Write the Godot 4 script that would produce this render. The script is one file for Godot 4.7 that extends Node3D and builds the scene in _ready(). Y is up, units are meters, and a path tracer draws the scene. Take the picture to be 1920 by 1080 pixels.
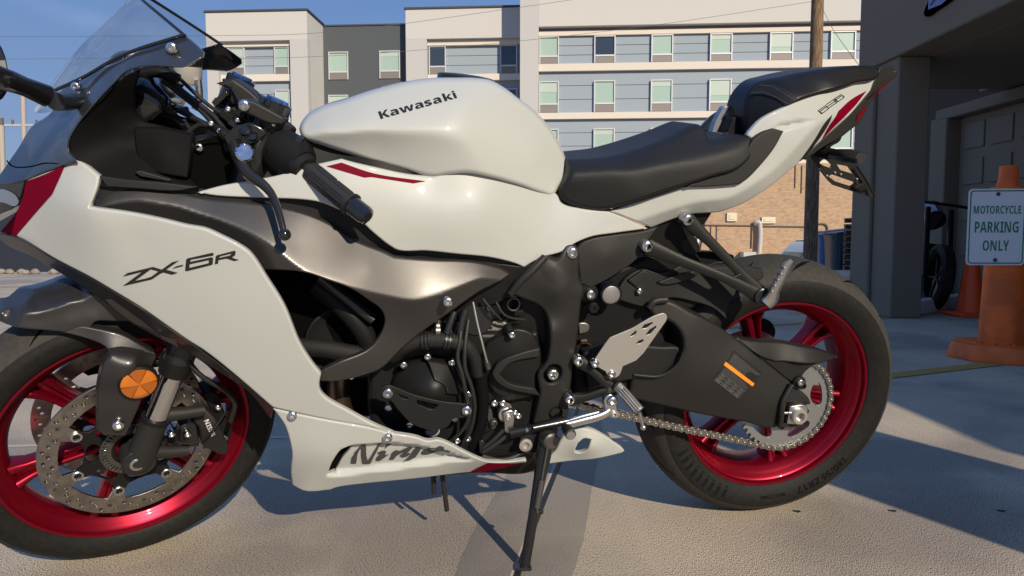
extends Node3D
# A white and grey sport motorcycle on its side stand, seen from its left on a concrete lot; a hotel behind, a shaded canopy to the right.

var M := {}
var bike: Node3D
var STEER: Transform3D
var rng := RandomNumberGenerator.new()

func _ready() -> void:
	rng.seed = 7
	var cam := Camera3D.new()
	cam.name = "camera"
	add_child(cam)
	cam.position = Vector3(0, 0.6592, 0)
	cam.rotation = Vector3(-0.0696, 0, 0)
	cam.fov = 44.52
	cam.near = 0.05
	cam.far = 600.0
	cam.current = true
	var sky_mat := ProceduralSkyMaterial.new()
	sky_mat.sky_top_color = Color(0.405, 0.59, 0.865)
	sky_mat.sky_horizon_color = Color(0.70, 0.79, 0.90)
	sky_mat.sky_curve = 0.14
	sky_mat.ground_bottom_color = Color(0.30, 0.28, 0.25)
	sky_mat.ground_horizon_color = Color(0.50, 0.49, 0.46)
	sky_mat.sun_angle_max = 2.0
	sky_mat.sky_cover = cloud_cover()
	sky_mat.sky_cover_modulate = Color(1, 1, 1, 0.55)
	var env := Environment.new()
	env.background_mode = Environment.BG_SKY
	env.sky = Sky.new()
	env.sky.sky_material = sky_mat
	env.background_energy_multiplier = 0.77
	env.tonemap_mode = Environment.TONE_MAPPER_LINEAR
	env.tonemap_exposure = 0.97
	env.sdfgi_enabled = true
	env.ssao_enabled = true
	env.ssil_enabled = true
	var we := WorldEnvironment.new()
	we.name = "world_environment"
	we.environment = env
	add_child(we)
	var sun := DirectionalLight3D.new()
	sun.name = "sun"
	add_child(sun)
	sun.look_at_from_position(Vector3.ZERO, Vector3(-0.42, -0.446, -0.79), Vector3.UP)
	sun.light_color = Color(1.0, 0.94, 0.84)
	sun.light_energy = 1.6
	sun.light_angular_distance = 0.5
	sun.shadow_enabled = true
	materials()
	build_place()
	build_bike()

func cloud_cover() -> ImageTexture:
	# thin streaks of high cloud
	var f := FastNoiseLite.new()
	f.seed = 12
	f.frequency = 1.0
	f.fractal_octaves = 5
	var w := 1024
	var h := 512
	var img := Image.create(w, h, false, Image.FORMAT_RGBA8)
	for y in h:
		var el := (0.5 - (y + 0.5) / h) * PI
		for x in w:
			var az := (x + 0.5) / w * TAU
			var d := Vector3(cos(az) * cos(el), sin(el), sin(az) * cos(el))
			var n := f.get_noise_3d(d.x * 2.2, d.y * 9.0, d.z * 2.2)
			var v := smoothstep(0.02, 0.6, n) * smoothstep(-0.02, 0.06, d.y)
			img.set_pixel(x, y, Color(0.9, 0.93, 1.0, v * 0.35))
	return ImageTexture.create_from_image(img)

func noise_tex(freq: float, seed_: int, oct := 4, size := 512, normal := 0.0, ramp := []) -> NoiseTexture2D:
	var f := FastNoiseLite.new()
	f.noise_type = FastNoiseLite.TYPE_SIMPLEX_SMOOTH
	f.frequency = freq
	f.seed = seed_
	f.fractal_octaves = oct
	var t := NoiseTexture2D.new()
	t.width = size; t.height = size
	t.seamless = true
	t.noise = f
	if normal > 0.0:
		t.as_normal_map = true
		t.bump_strength = normal
	if ramp:
		var g := Gradient.new()
		g.offsets = PackedFloat32Array(ramp[0])
		var cols := PackedColorArray()
		for c in ramp[1]: cols.append(c)
		g.colors = cols
		t.color_ramp = g
	return t

func lin(r: float, g: float, b: float, a := 1.0) -> Color:
	var c := Color(r, g, b).linear_to_srgb()
	c.a = a
	return c

func pm(c: Color, rough: float, metal := 0.0, coat := 0.0, o := {}) -> StandardMaterial3D:
	var m := StandardMaterial3D.new()
	m.albedo_color = c
	m.roughness = rough
	m.metallic = metal
	if coat > 0.0:
		m.clearcoat_enabled = true
		m.clearcoat = coat
		m.clearcoat_roughness = o.get("cr", 0.05)
	if o.has("scale"):
		m.uv1_triplanar = true
		m.uv1_scale = Vector3.ONE * o.scale
	if o.has("n"):
		m.normal_enabled = true
		m.normal_texture = o.n
		m.normal_scale = o.get("ns", 1.0)
	if o.has("sp"): m.metallic_specular = o.sp
	if o.has("tex"): m.albedo_texture = o.tex
	if o.has("rt"): m.roughness_texture = o.rt
	return m

func materials() -> void:
	var grain := noise_tex(0.09, 3, 3, 512, 6.0)
	var fine := noise_tex(0.22, 5, 2, 512, 5.0)
	var mott := noise_tex(0.012, 11, 5, 512, 0.0, [[0.25, 0.75], [Color(0.86, 0.86, 0.86), Color(1, 1, 1)]])
	var flake := noise_tex(0.35, 9, 1, 512, 3.0)
	M.white = pm(lin(0.44, 0.455, 0.435), 0.40, 0.0, 1.0, {scale = 60.0, n = flake, ns = 0.03, sp = 0.3, cr = 0.03})
	M.grey = pm(lin(0.086, 0.082, 0.080), 0.40, 0.75, 0.2, {scale = 60.0, n = flake, ns = 0.25, cr = 0.2})
	M.nose = pm(lin(0.050, 0.054, 0.062), 0.30, 0.55, 1.0, {scale = 14.0, n = flake, ns = 0.1})
	M.plastic = pm(lin(0.010, 0.010, 0.0105), 0.5, 0.0, 0.0, {scale = 24.0, n = grain, ns = 0.2, sp = 0.28})
	M.trim = pm(lin(0.012, 0.012, 0.012), 0.55, 0.0, 0.0, {scale = 24.0, n = grain, ns = 0.25, sp = 0.4})
	M.cast = pm(lin(0.024, 0.023, 0.022), 0.48, 0.2, 0.0, {scale = 24.0, n = grain, ns = 0.3, sp = 0.4})
	M.engine = pm(lin(0.012, 0.012, 0.012), 0.42, 0.1, 0.0, {scale = 24.0, n = grain, ns = 0.2, sp = 0.35})
	M.gloss = pm(lin(0.010, 0.010, 0.011), 0.16, 0.0, 0.6)
	M.hole = pm(lin(0.004, 0.004, 0.004), 0.8, 0.0, 0.0, {sp = 0.1})  # near black: shade of openings and recesses put into the colour
	M.vinyl = pm(lin(0.012, 0.012, 0.013), 0.5, 0.0, 0.0, {scale = 30.0, n = grain, ns = 0.55, sp = 0.4})
	M.vinyl_smooth = pm(lin(0.008, 0.008, 0.009), 0.42, 0.0, 0.0, {scale = 12.0, n = grain, ns = 0.2, sp = 0.4})
	M.rubber = pm(lin(0.016, 0.0155, 0.015), 0.6, 0.0, 0.0, {scale = 9.0, n = grain, ns = 0.3, tex = mott, sp = 0.3})
	M.tread = pm(lin(0.055, 0.051, 0.046), 0.75, 0.0, 0.0, {scale = 9.0, n = grain, ns = 0.5, tex = mott, sp = 0.3})
	M.print_black = pm(lin(0.014, 0.014, 0.015), 0.35)
	M.print_grey = pm(lin(0.05, 0.05, 0.05), 0.4)
	M.red = pm(lin(0.15, 0.001, 0.014), 0.5, 0.0, 0.0, {sp = 0.12})
	M.rim = pm(lin(0.25, 0.003, 0.019), 0.36, 0.75, 0.2)
	M.steel = pm(lin(0.50, 0.48, 0.45), 0.34, 1.0)
	M.disc = pm(lin(0.40, 0.375, 0.34), 0.38, 1.0, 0.0, {scale = 5.0, tex = mott})
	M.chrome = pm(lin(0.72, 0.72, 0.73), 0.08, 1.0)
	M.alu = pm(lin(0.62, 0.62, 0.61), 0.32, 1.0, 0.0, {scale = 9.0, n = fine, ns = 0.1})
	M.silver = pm(lin(0.44, 0.42, 0.39), 0.42, 0.6)
	M.bolt = pm(lin(0.66, 0.66, 0.66), 0.22, 1.0)
	M.dark_bolt = pm(lin(0.05, 0.05, 0.05), 0.3, 0.8)
	M.hose = pm(lin(0.014, 0.014, 0.014), 0.5, 0.0, 0.0, {scale = 22.0, n = fine, ns = 0.8, sp = 0.4})
	M.amber = pm(lin(0.55, 0.15, 0.006), 0.15, 0.0, 1.0)
	M.amber.emission_enabled = false
	M.glass = pm(Color(0.36, 0.41, 0.46, 0.15), 0.02)
	M.glass.transparency = BaseMaterial3D.TRANSPARENCY_ALPHA
	M.lens = pm(Color(0.35, 0.30, 0.30, 0.55), 0.05)
	M.lens.transparency = BaseMaterial3D.TRANSPARENCY_ALPHA
	M.chain = pm(lin(0.30, 0.275, 0.25), 0.4, 0.9)
	M.sprocket = pm(lin(0.36, 0.37, 0.38), 0.45, 0.8)
	M.pot = pm(lin(0.42, 0.40, 0.37), 0.5)
	M.mirror = pm(lin(0.85, 0.85, 0.85), 0.03, 1.0)
	M.gloss_brown = pm(lin(0.022, 0.014, 0.012), 0.06, 0.0, 1.0)
	M.mirror_dark = pm(lin(0.012, 0.013, 0.015), 0.04, 0.0, 1.0)
	M.blue_ano = pm(lin(0.10, 0.22, 0.55), 0.25, 0.9)
	M.blue_chrome = pm(lin(0.55, 0.60, 0.70), 0.08, 1.0)
	M.satin = pm(lin(0.014, 0.014, 0.015), 0.33, 0.0, 0.2)
	M.sat_black = pm(lin(0.010, 0.010, 0.011), 0.4, 0.1, 0.0, {sp = 0.35})
	M.rubber_black = pm(lin(0.014, 0.014, 0.014), 0.55, 0.0, 0.0, {scale = 16.0, n = grain, ns = 0.4})
	M.rubber_dark = pm(lin(0.005, 0.005, 0.005), 0.6, 0.0, 0.0, {sp = 0.2})
	M.silver_dark = pm(lin(0.12, 0.115, 0.11), 0.45, 0.8)
	M.print_white = pm(lin(0.6, 0.6, 0.6), 0.5)
	M.print_orange = pm(lin(0.85, 0.25, 0.01), 0.5)
	M.nose_grey = pm(lin(0.045, 0.043, 0.043), 0.38, 0.6, 0.4, {scale = 60.0, n = flake, ns = 0.18, cr = 0.12})
	M.heat = pm(lin(0.20, 0.14, 0.11), 0.35, 0.9)
	M.foil = pm(lin(0.5, 0.47, 0.42), 0.4, 0.8, 0.0, {scale = 20.0, n = fine, ns = 1.5})
	M.heat_dull = pm(lin(0.10, 0.09, 0.085), 0.5, 0.5)
	M.satin_grey = pm(lin(0.014, 0.014, 0.014), 0.42, 0.1, 0.0, {scale = 7.0, n = grain, ns = 0.12, sp = 0.4})
	M.satin_metal = pm(lin(0.030, 0.030, 0.031), 0.28, 0.6)
	M.bolt_big = pm(lin(0.50, 0.52, 0.56), 0.25, 1.0)
	M.alu_bright = pm(lin(0.72, 0.71, 0.69), 0.26, 1.0)
	M.alu_dull = pm(lin(0.30, 0.29, 0.28), 0.45, 0.9)
	M.brushed = pm(lin(0.62, 0.62, 0.62), 0.30, 1.0)
	M.red_lens = pm(lin(0.14, 0.003, 0.006), 0.08, 0.0, 1.0)
	M.lens_clear = pm(lin(0.05, 0.045, 0.04), 0.1, 0.0, 0.8)
	M.label_ink = pm(lin(0.13, 0.13, 0.13), 0.5)
	M.amber_dark = pm(lin(0.36, 0.09, 0.004), 0.2, 0.0, 0.8)
	M.seat_sky_tint = pm(lin(0.25, 0.27, 0.30), 0.15, 0.2, 0.6)  # pale blue of the reflected sky put into the base colour
	M.liner = pm(lin(0.007, 0.007, 0.0075), 0.55, 0.0, 0.0, {scale = 9.0, n = grain, ns = 0.25, sp = 0.15})
	M.edge = pm(lin(0.018, 0.018, 0.019), 0.32, 0.3, 0.3)
	M.rubber_mark = pm(lin(0.009, 0.009, 0.009), 0.6, 0.0, 0.0, {sp = 0.2})

var nose_surf: Surf
func build_bike() -> void:
	bike = node(self, "motorcycle", Transform3D(Basis(Vector3.UP, 0.1896) * Basis(Vector3.RIGHT, 0.2093) * Basis(Vector3.BACK, 0.0096), Vector3(-0.1034, 0, -1.596)))
	tag(bike, "white and grey sport motorcycle with red wheels leaning on its side stand", "motorcycle")
	var ax := Vector3(0.3987, 0.9171, 0)
	var a0 := Vector3(-0.6752, 0.2862, 0)
	var sb := Basis(ax, 0.4689)
	STEER = Transform3D(sb, a0 - sb * a0)
	body_panels()
	nose_parts()
	cockpit()
	front_end()
	engine()
	rear_end()
	wheels()

func body_panels() -> void:
	# side fairing, white
	var s := Surf.new([-0.8269, 0.7103, 0.085, -0.7712, 0.7739, 0.115, -0.6794, 0.8359, 0.165, -0.622, 0.8188, 0.195, -0.7236, 0.6837, 0.15, -0.6343, 0.7762, 0.21, -0.6242, 0.6307, 0.19, -0.5764, 0.7234, 0.215, -0.5293, 0.7603, 0.228, -0.5135, 0.5424, 0.2, -0.4623, 0.7463, 0.238, -0.3871, 0.6886, 0.24, -0.4612, 0.6249, 0.225, -0.3426, 0.5881, 0.238, -0.2936, 0.4844, 0.228, -0.3834, 0.4098, 0.2, -0.1695, 0.3483, 0.205, -0.3002, 0.4044, 0.21], [], 5e-4)
	for right in [false, true]:
		var f := shell(bike, "side_fairing", s, [-0.8265, 0.7113, 1, -0.7854, 0.7521, 0, -0.7709, 0.774, 0, -0.7582, 0.806, 1, -0.7186, 0.8214, 0, -0.6794, 0.8359, 0, -0.6611, 0.846, 1, -0.6475, 0.8402, 0, -0.6218, 0.8229, 1, -0.624, 0.8068, 0, -0.6357, 0.7759, 1, -0.5836, 0.7698, 0, -0.5294, 0.7603, 0, -0.4891, 0.751, 0, -0.4623, 0.7463, 0, -0.4356, 0.7335, 0, -0.4097, 0.7185, 0, -0.3957, 0.7068, 0, -0.372, 0.6639, 0, -0.347, 0.6143, 0, -0.3253, 0.5428, 0, -0.3062, 0.5029, 0, -0.2937, 0.4833, 1, -0.2982, 0.4531, 0, -0.2926, 0.4382, 0, -0.2503, 0.4029, 0, -0.2034, 0.368, 0, -0.1695, 0.3482, 1, -0.219, 0.3649, 0, -0.2985, 0.3862, 0, -0.3834, 0.4098, 1, -0.4391, 0.4739, 0, -0.4897, 0.5246, 0, -0.5135, 0.5424, 0, -0.55, 0.5739, 0, -0.5813, 0.6007, 0, -0.6243, 0.6307, 0, -0.6624, 0.6535, 0, -0.7247, 0.6789, 0, -0.7964, 0.7064, 0], M.white, {t = 0.012, r = 0.005, right = right})
		decal(f, "stripe", s, [[-0.7584, 0.8042, 1, -0.7188, 0.8188, 0, -0.6794, 0.8363, 1, -0.6898, 0.8162, 0, -0.7062, 0.7889, 1, -0.7562, 0.7447, 0, -0.7973, 0.7072, 1, -0.8262, 0.7132, 1, -0.788, 0.75, 0, -0.7708, 0.7749, 0]], M.red, 0.0008, {right = right})
		if not right: decal(f, "lettering", s, [{o = [-0.6027, 0.6599, 1, -0.5942, 0.6665, 1, -0.5509, 0.6789, 1, -0.5376, 0.6746, 1, -0.5192, 0.6881, 1, -0.5076, 0.6914, 1, -0.5306, 0.6748, 1, -0.5124, 0.6698, 1, -0.5227, 0.6663, 1, -0.5371, 0.6702, 1, -0.5539, 0.6584, 1, -0.5563, 0.6568, 1, -0.6058, 0.6427, 1, -0.57, 0.6695, 1], h = [[-0.5553, 0.6745, 1, -0.5434, 0.6713, 1, -0.5579, 0.6602, 1, -0.5845, 0.653, 1]]}, [-0.52, 0.6768, 1, -0.5138, 0.6812, 1, -0.5022, 0.6844, 1, -0.5025, 0.682, 1], {o = [-0.5002, 0.6749, 1, -0.4963, 0.6932, 1, -0.4934, 0.6955, 1, -0.4535, 0.7059, 1, -0.4519, 0.7045, 1, -0.4522, 0.7013, 1, -0.4889, 0.6934, 1, -0.4904, 0.6896, 1, -0.4554, 0.6982, 1, -0.4534, 0.6968, 1, -0.455, 0.6868, 1, -0.4573, 0.6848, 1, -0.4972, 0.6735, 1, -0.4998, 0.6735, 1], h = [[-0.4915, 0.6855, 1, -0.4606, 0.6932, 1, -0.4615, 0.6878, 1, -0.4928, 0.6791, 1]]}, {o = [-0.4519, 0.686, 1, -0.4492, 0.6995, 1, -0.4466, 0.7018, 1, -0.4188, 0.7096, 1, -0.4171, 0.7085, 1, -0.4182, 0.7026, 1, -0.4202, 0.7003, 1, -0.4266, 0.6985, 1, -0.4132, 0.6938, 1, -0.421, 0.6919, 1, -0.4326, 0.6962, 1, -0.4454, 0.6934, 1, -0.4465, 0.6875, 1], h = [[-0.4448, 0.697, 1, -0.444, 0.6995, 1, -0.4229, 0.705, 1, -0.4235, 0.7023, 1]]}], M.print_black)
	# grey wing panel
	s = Surf.new([-0.6515, 0.7687, 0.186, -0.5925, 0.8022, 0.178, -0.5732, 0.8056, 0.177, -0.515, 0.7953, 0.177, -0.4581, 0.783, 0.177, -0.416, 0.7796, 0.178, -0.3736, 0.7751, 0.178, -0.3021, 0.7552, 0.18, -0.2346, 0.7161, 0.183, -0.1618, 0.6828, 0.184, -0.0881, 0.6729, 0.172, -0.0255, 0.6665, 0.162, 0.0544, 0.6368, 0.152, -0.6157, 0.7773, 0.196, -0.5703, 0.7856, 0.194, -0.5122, 0.7755, 0.196, -0.4551, 0.757, 0.202, -0.413, 0.7409, 0.212, -0.3622, 0.7133, 0.228, -0.3149, 0.6692, 0.24, -0.27, 0.6548, 0.238, -0.2001, 0.6286, 0.228, -0.133, 0.6094, 0.215, -0.0732, 0.6193, 0.2, -0.0074, 0.6378, 0.178, -0.2082, 0.6711, 0.208, -0.3213, 0.7116, 0.214], [], 5e-4)
	s.cut = Surf.new([-0.6157, 0.7773, 0.196, -0.5703, 0.7856, 0.194, -0.5122, 0.7755, 0.196, -0.4551, 0.757, 0.202, -0.413, 0.7409, 0.212, -0.3622, 0.7133, 0.228, -0.3153, 0.6681, 0.236, -0.27, 0.6548, 0.238, -0.2001, 0.6286, 0.228, -0.133, 0.6094, 0.215, -0.0732, 0.6193, 0.2, -0.0074, 0.6378, 0.178, -0.5433, 0.7389, 0.184, -0.4773, 0.7258, 0.188, -0.4272, 0.6996, 0.196, -0.3933, 0.6738, 0.206, -0.1894, 0.5704, 0.2, -0.1997, 0.5265, 0.198, -0.1717, 0.4911, 0.19, -0.295, 0.4676, 0.205, -0.2597, 0.4855, 0.21, -0.28, 0.4554, 0.2, -0.2165, 0.4641, 0.196, -0.1059, 0.5455, 0.186, -0.0568, 0.5794, 0.184, -0.2075, 0.6833, 0.256, -0.076, 0.6739, 0.228, -0.2817, 0.7323, 0.27, -0.559, 0.8143, 0.222, -0.4463, 0.7908, 0.232, -0.0111, 0.6706, 0.2, -0.145, 0.5237, 0.188], [], 1e-3)
	pass
	for right in [false, true]:
		shell(bike, "wing_panel", s, [-0.6513, 0.7688, 1, -0.6186, 0.7931, 0, -0.5924, 0.8022, 0, -0.5733, 0.8055, 0, -0.5524, 0.8031, 0, -0.5126, 0.7953, 0, -0.458, 0.7831, 0, -0.4161, 0.7796, 0, -0.3736, 0.7751, 0, -0.3307, 0.7661, 0, -0.3022, 0.7568, 0, -0.2726, 0.7427, 0, -0.2346, 0.7161, 0, -0.2139, 0.7066, 0, -0.1829, 0.6937, 0, -0.1618, 0.6828, 1, -0.1363, 0.6784, 0, -0.0881, 0.6729, 0, -0.0385, 0.6691, 0, -0.0051, 0.6634, 0, 0.0367, 0.6495, 0, 0.0556, 0.6376, 1, 0.0428, 0.631, 0, -0.0057, 0.6097, 0, -0.0567, 0.5792, 0, -0.1059, 0.5455, 0, -0.152, 0.5081, 0, -0.1914, 0.4716, 0, -0.2165, 0.4641, 0, -0.2489, 0.4581, 0, -0.28, 0.4557, 0, -0.3003, 0.458, 1, -0.297, 0.4812, 1, -0.262, 0.4982, 0, -0.2151, 0.514, 0, -0.1997, 0.5265, 0, -0.185, 0.5521, 0, -0.1818, 0.5736, 0, -0.1889, 0.5936, 0, -0.2095, 0.6143, 0, -0.2356, 0.6374, 0, -0.2727, 0.6545, 0, -0.3153, 0.6699, 0, -0.3599, 0.6701, 0, -0.3939, 0.667, 1, -0.4272, 0.6996, 0, -0.4774, 0.7257, 0, -0.5435, 0.7388, 0], M.grey, {t = 0.014, r = 0.004, right = right, cell = 0.012 if right else 0.004})
	# lower fairing
	s = Surf.new([-0.3811, 0.4056, 0.198, -0.2983, 0.3874, 0.208, -0.1695, 0.3483, 0.205, -0.07, 0.3187, 0.2, 0.0005, 0.2711, 0.19, 0.0967, 0.2473, 0.165, -0.3658, 0.3723, 0.195, -0.3595, 0.3072, 0.182, -0.3667, 0.2115, 0.135, -0.344, 0.2027, 0.145, -0.2928, 0.2038, 0.15, -0.2235, 0.2153, 0.155, -0.1188, 0.2204, 0.158, -0.0297, 0.2241, 0.156, 0.0624, 0.228, 0.15, -0.3054, 0.3104, 0.195, -0.2082, 0.2903, 0.192, -0.1074, 0.2958, 0.195], [["dish", [-0.298, 0.2457, -0.2874, 0.2863, -0.269, 0.319, -0.2463, 0.3288, -0.1806, 0.3293, -0.1208, 0.3179, -0.0694, 0.2985, -0.0096, 0.2676, -0.0855, 0.2593, -0.1888, 0.2495, -0.2701, 0.2436], -0.016, 0.014]], 4e-4)
	var hole := [-0.2956, 0.2519, 1, -0.2834, 0.2876, 0, -0.2663, 0.315, 0, -0.2464, 0.325, 1, -0.252, 0.3074, 0, -0.2679, 0.2837, 0, -0.2815, 0.2527, 1]
	for right in [false, true]:
		var f := shell(bike, "lower_fairing", s, [-0.3838, 0.4078, 1, -0.2983, 0.3862, 0, -0.2189, 0.3657, 0, -0.1695, 0.3471, 0, -0.1279, 0.3362, 0, -0.1048, 0.3257, 0, -0.0875, 0.3269, 0, -0.07, 0.3188, 0, -0.0354, 0.295, 0, 0.0007, 0.2703, 0, 0.0207, 0.2582, 0, 0.059, 0.2479, 0, 0.0961, 0.251, 1, 0.099, 0.2409, 1, 0.0623, 0.2283, 0, 0.0256, 0.2234, 0, -0.0297, 0.2241, 0, -0.1188, 0.2203, 0, -0.2235, 0.2153, 0, -0.2822, 0.2095, 0, -0.2928, 0.2039, 1, -0.3441, 0.202, 0, -0.3666, 0.2123, 1, -0.3648, 0.2569, 0, -0.3576, 0.3072, 0, -0.359, 0.3367, 0, -0.3658, 0.3723, 0, -0.3765, 0.3941, 0], M.white, {t = 0.012, r = 0.004, right = right, hole_flats = [hole], cell = 0.007})
		if not right: decal(f, "lettering", s, [[-0.2516, 0.2715, 1, -0.2494, 0.287, 1, -0.2452, 0.2933, 1, -0.2435, 0.2996, 1, -0.2322, 0.3152, 1, -0.2289, 0.32, 1, -0.2236, 0.3195, 1, -0.2211, 0.3143, 1, -0.2214, 0.2891, 1, -0.2195, 0.2763, 1, -0.2146, 0.284, 1, -0.208, 0.2987, 1, -0.1999, 0.3144, 1, -0.1966, 0.323, 1, -0.1912, 0.3215, 1, -0.1913, 0.3175, 1, -0.196, 0.314, 1, -0.2001, 0.3021, 1, -0.2084, 0.2834, 1, -0.2134, 0.2685, 1, -0.2167, 0.2656, 1, -0.2299, 0.267, 1, -0.2306, 0.2785, 1, -0.2315, 0.2899, 1, -0.2309, 0.307, 1, -0.2324, 0.3091, 1, -0.2383, 0.2927, 1, -0.2395, 0.2816, 1, -0.2416, 0.2688, 1, -0.2509, 0.2697, 1], [-0.1869, 0.3049, 1, -0.1828, 0.3187, 1, -0.1789, 0.3204, 1, -0.1743, 0.317, 1, -0.1743, 0.313, 1, -0.1829, 0.3076, 1, -0.1853, 0.3044, 1], [-0.2046, 0.276, 1, -0.2021, 0.2838, 1, -0.1965, 0.2911, 1, -0.2011, 0.2937, 1, -0.2003, 0.2958, 1, -0.1916, 0.3002, 1, -0.1854, 0.2996, 1, -0.1839, 0.2962, 1, -0.1863, 0.2878, 1, -0.1785, 0.2892, 1, -0.1928, 0.2759, 1, -0.196, 0.2727, 1, -0.2023, 0.2734, 1], [-0.1786, 0.2755, 1, -0.1746, 0.2854, 1, -0.1753, 0.2888, 1, -0.169, 0.2969, 1, -0.1643, 0.2987, 1, -0.158, 0.296, 1, -0.1501, 0.3008, 1, -0.1415, 0.3051, 1, -0.1344, 0.304, 1, -0.1344, 0.3009, 1, -0.1438, 0.2896, 1, -0.1382, 0.2903, 1, -0.1382, 0.2858, 1, -0.1453, 0.2795, 1, -0.1533, 0.2778, 1, -0.1572, 0.2816, 1, -0.158, 0.2839, 1, -0.1501, 0.2922, 1, -0.1533, 0.2913, 1, -0.1643, 0.2834, 1, -0.1699, 0.2735, 1, -0.1779, 0.2736, 1], [-0.1548, 0.2631, 1, -0.1469, 0.2714, 1, -0.1398, 0.2813, 1, -0.1359, 0.289, 1, -0.1327, 0.2965, 1, -0.1257, 0.3046, 1, -0.1146, 0.3043, 1, -0.1177, 0.2977, 1, -0.1216, 0.2891, 1, -0.1277, 0.2769, 1, -0.1388, 0.269, 1], {o = [-0.1175, 0.2866, 1, -0.1153, 0.2932, 1, -0.0995, 0.3035, 1, -0.0899, 0.3034, 1, -0.0884, 0.3106, 1, -0.0821, 0.3135, 1, -0.0732, 0.3081, 1, -0.0761, 0.2977, 1, -0.0673, 0.2992, 1, -0.0596, 0.2989, 1, -0.0734, 0.2898, 1, -0.083, 0.2873, 1, -0.0847, 0.2902, 1, -0.1022, 0.2827, 1, -0.1135, 0.2827, 1], h = [[-0.1056, 0.29, 1, -0.0961, 0.2967, 1, -0.0835, 0.3038, 1, -0.0873, 0.2956, 1, -0.1024, 0.2908, 1]]}], M.print_grey, 0.0016, {cell = 0.004})
		decal(f, "accent", s, [[-0.0211, 0.2249, 1, 0.0003, 0.2465, 0, 0.0153, 0.2576, 1, 0.0678, 0.2421, 0, 0.0952, 0.2432, 1, 0.0619, 0.2304, 0, 0.0253, 0.2255, 0]], M.red, 0.0008, {right = right})
	s = Surf.new([0.1302, 0.2178, 0.135, 0.1727, 0.2835, 0.15, 0.1928, 0.3054, 0.155, 0.2416, 0.3035, 0.16, 0.3106, 0.2453, 0.15, 0.2095, 0.2259, 0.14, 0.2215, 0.2751, 0.168])
	for right in [false, true]:
		shell(bike, "lower_fairing_tail", s, [0.1304, 0.2164, 1, 0.1611, 0.2513, 0, 0.1727, 0.2835, 0, 0.1928, 0.3054, 0, 0.2253, 0.3082, 0, 0.2606, 0.2904, 0, 0.2865, 0.2706, 0, 0.3071, 0.2527, 0, 0.3131, 0.245, 1, 0.3066, 0.2402, 1, 0.2098, 0.2242, 0], M.white, {t = 0.012, r = 0.004, right = right, hole_flats = [[0.2039, 0.253, 0, 0.2048, 0.277, 1, 0.217, 0.2885, 0, 0.2305, 0.2857, 1, 0.2257, 0.263, 1, 0.2147, 0.2523, 0]]})
	# tank
	s = Surf.new([-0.311, 0.9183, 0.09, -0.2487, 0.9463, 0.085, -0.1923, 0.9662, 0.08, -0.0967, 0.9885, 0.075, -0.0377, 0.9914, 0.07, 0.0762, 0.9601, 0.055, 0.1536, 0.8919, 0.055, 0.1785, 0.8387, 0.065, -0.2741, 0.8996, 0.15, -0.2114, 0.9134, 0.152, -0.1392, 0.9169, 0.156, -0.1033, 0.9056, 0.166, -0.045, 0.9419, 0.138, -0.0084, 0.8791, 0.156, 0.0454, 0.9058, 0.12, 0.0975, 0.8485, 0.12, -0.2822, 0.8764, 0.175, -0.1948, 0.8528, 0.195, -0.0937, 0.8249, 0.195, -0.0092, 0.824, 0.168, 0.0693, 0.8028, 0.142, 0.1417, 0.7802, 0.116], [], 8e-4)
	s.cut = Surf.new([-0.314, 0.9003, 0.145, -0.2827, 0.8979, 0.155, -0.1938, 0.8974, 0.163, -0.1034, 0.8949, 0.168, -0.0287, 0.875, 0.166, -0.285, 0.8716, 0.138, -0.1951, 0.8442, 0.137, -0.1396, 0.8312, 0.142, -0.0901, 0.8193, 0.15, -0.008, 0.8211, 0.16, 0.0685, 0.8033, 0.146, 0.1401, 0.7811, 0.122, -0.2433, 0.9475, 0.21, -0.15, 0.971, 0.23, -0.0546, 0.978, 0.22, 0.0503, 0.9458, 0.19, 0.13, 0.8902, 0.15, 0.161, 0.8404, 0.13, 0.0909, 0.8515, 0.15, -0.1945, 0.8709, 0.146], [], 8e-4)
	pass
	s.cut_k = 0.009
	var tank := shell(bike, "fuel_tank", s, [-0.3211, 0.8959, 0, -0.3109, 0.9184, 0, -0.2861, 0.9343, 0, -0.2459, 0.9473, 0, -0.199, 0.9642, 0, -0.1352, 0.9817, 0, -0.0967, 0.9885, 0, -0.0477, 0.992, 0, 0.0214, 0.9905, 0, 0.0452, 0.9806, 0, 0.0773, 0.9601, 0, 0.1195, 0.9304, 0, 0.1536, 0.8919, 0, 0.1787, 0.8417, 0, 0.1795, 0.824, 0, 0.1552, 0.7935, 0, 0.1423, 0.7798, 0, 0.1179, 0.7853, 0, 0.0699, 0.8024, 0, 0.0091, 0.8198, 0, -0.029, 0.8264, 0, -0.0657, 0.8228, 0, -0.0901, 0.8183, 0, -0.1396, 0.8292, 0, -0.2016, 0.8439, 0, -0.2469, 0.8583, 0, -0.2852, 0.8706, 0, -0.3091, 0.879, 0], M.white, {r = 0.010, bridge = true, cell = 0.006})
	letters(tank, "lettering", s, "Kawasaki", Vector2(-0.1807, 0.9177), Vector2(-0.0455, 0.9561) - Vector2(-0.1807, 0.9177), Vector2(-0.1854, 0.9298) - Vector2(-0.1807, 0.9177), M.print_black, 0.001, 1.0)
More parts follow.
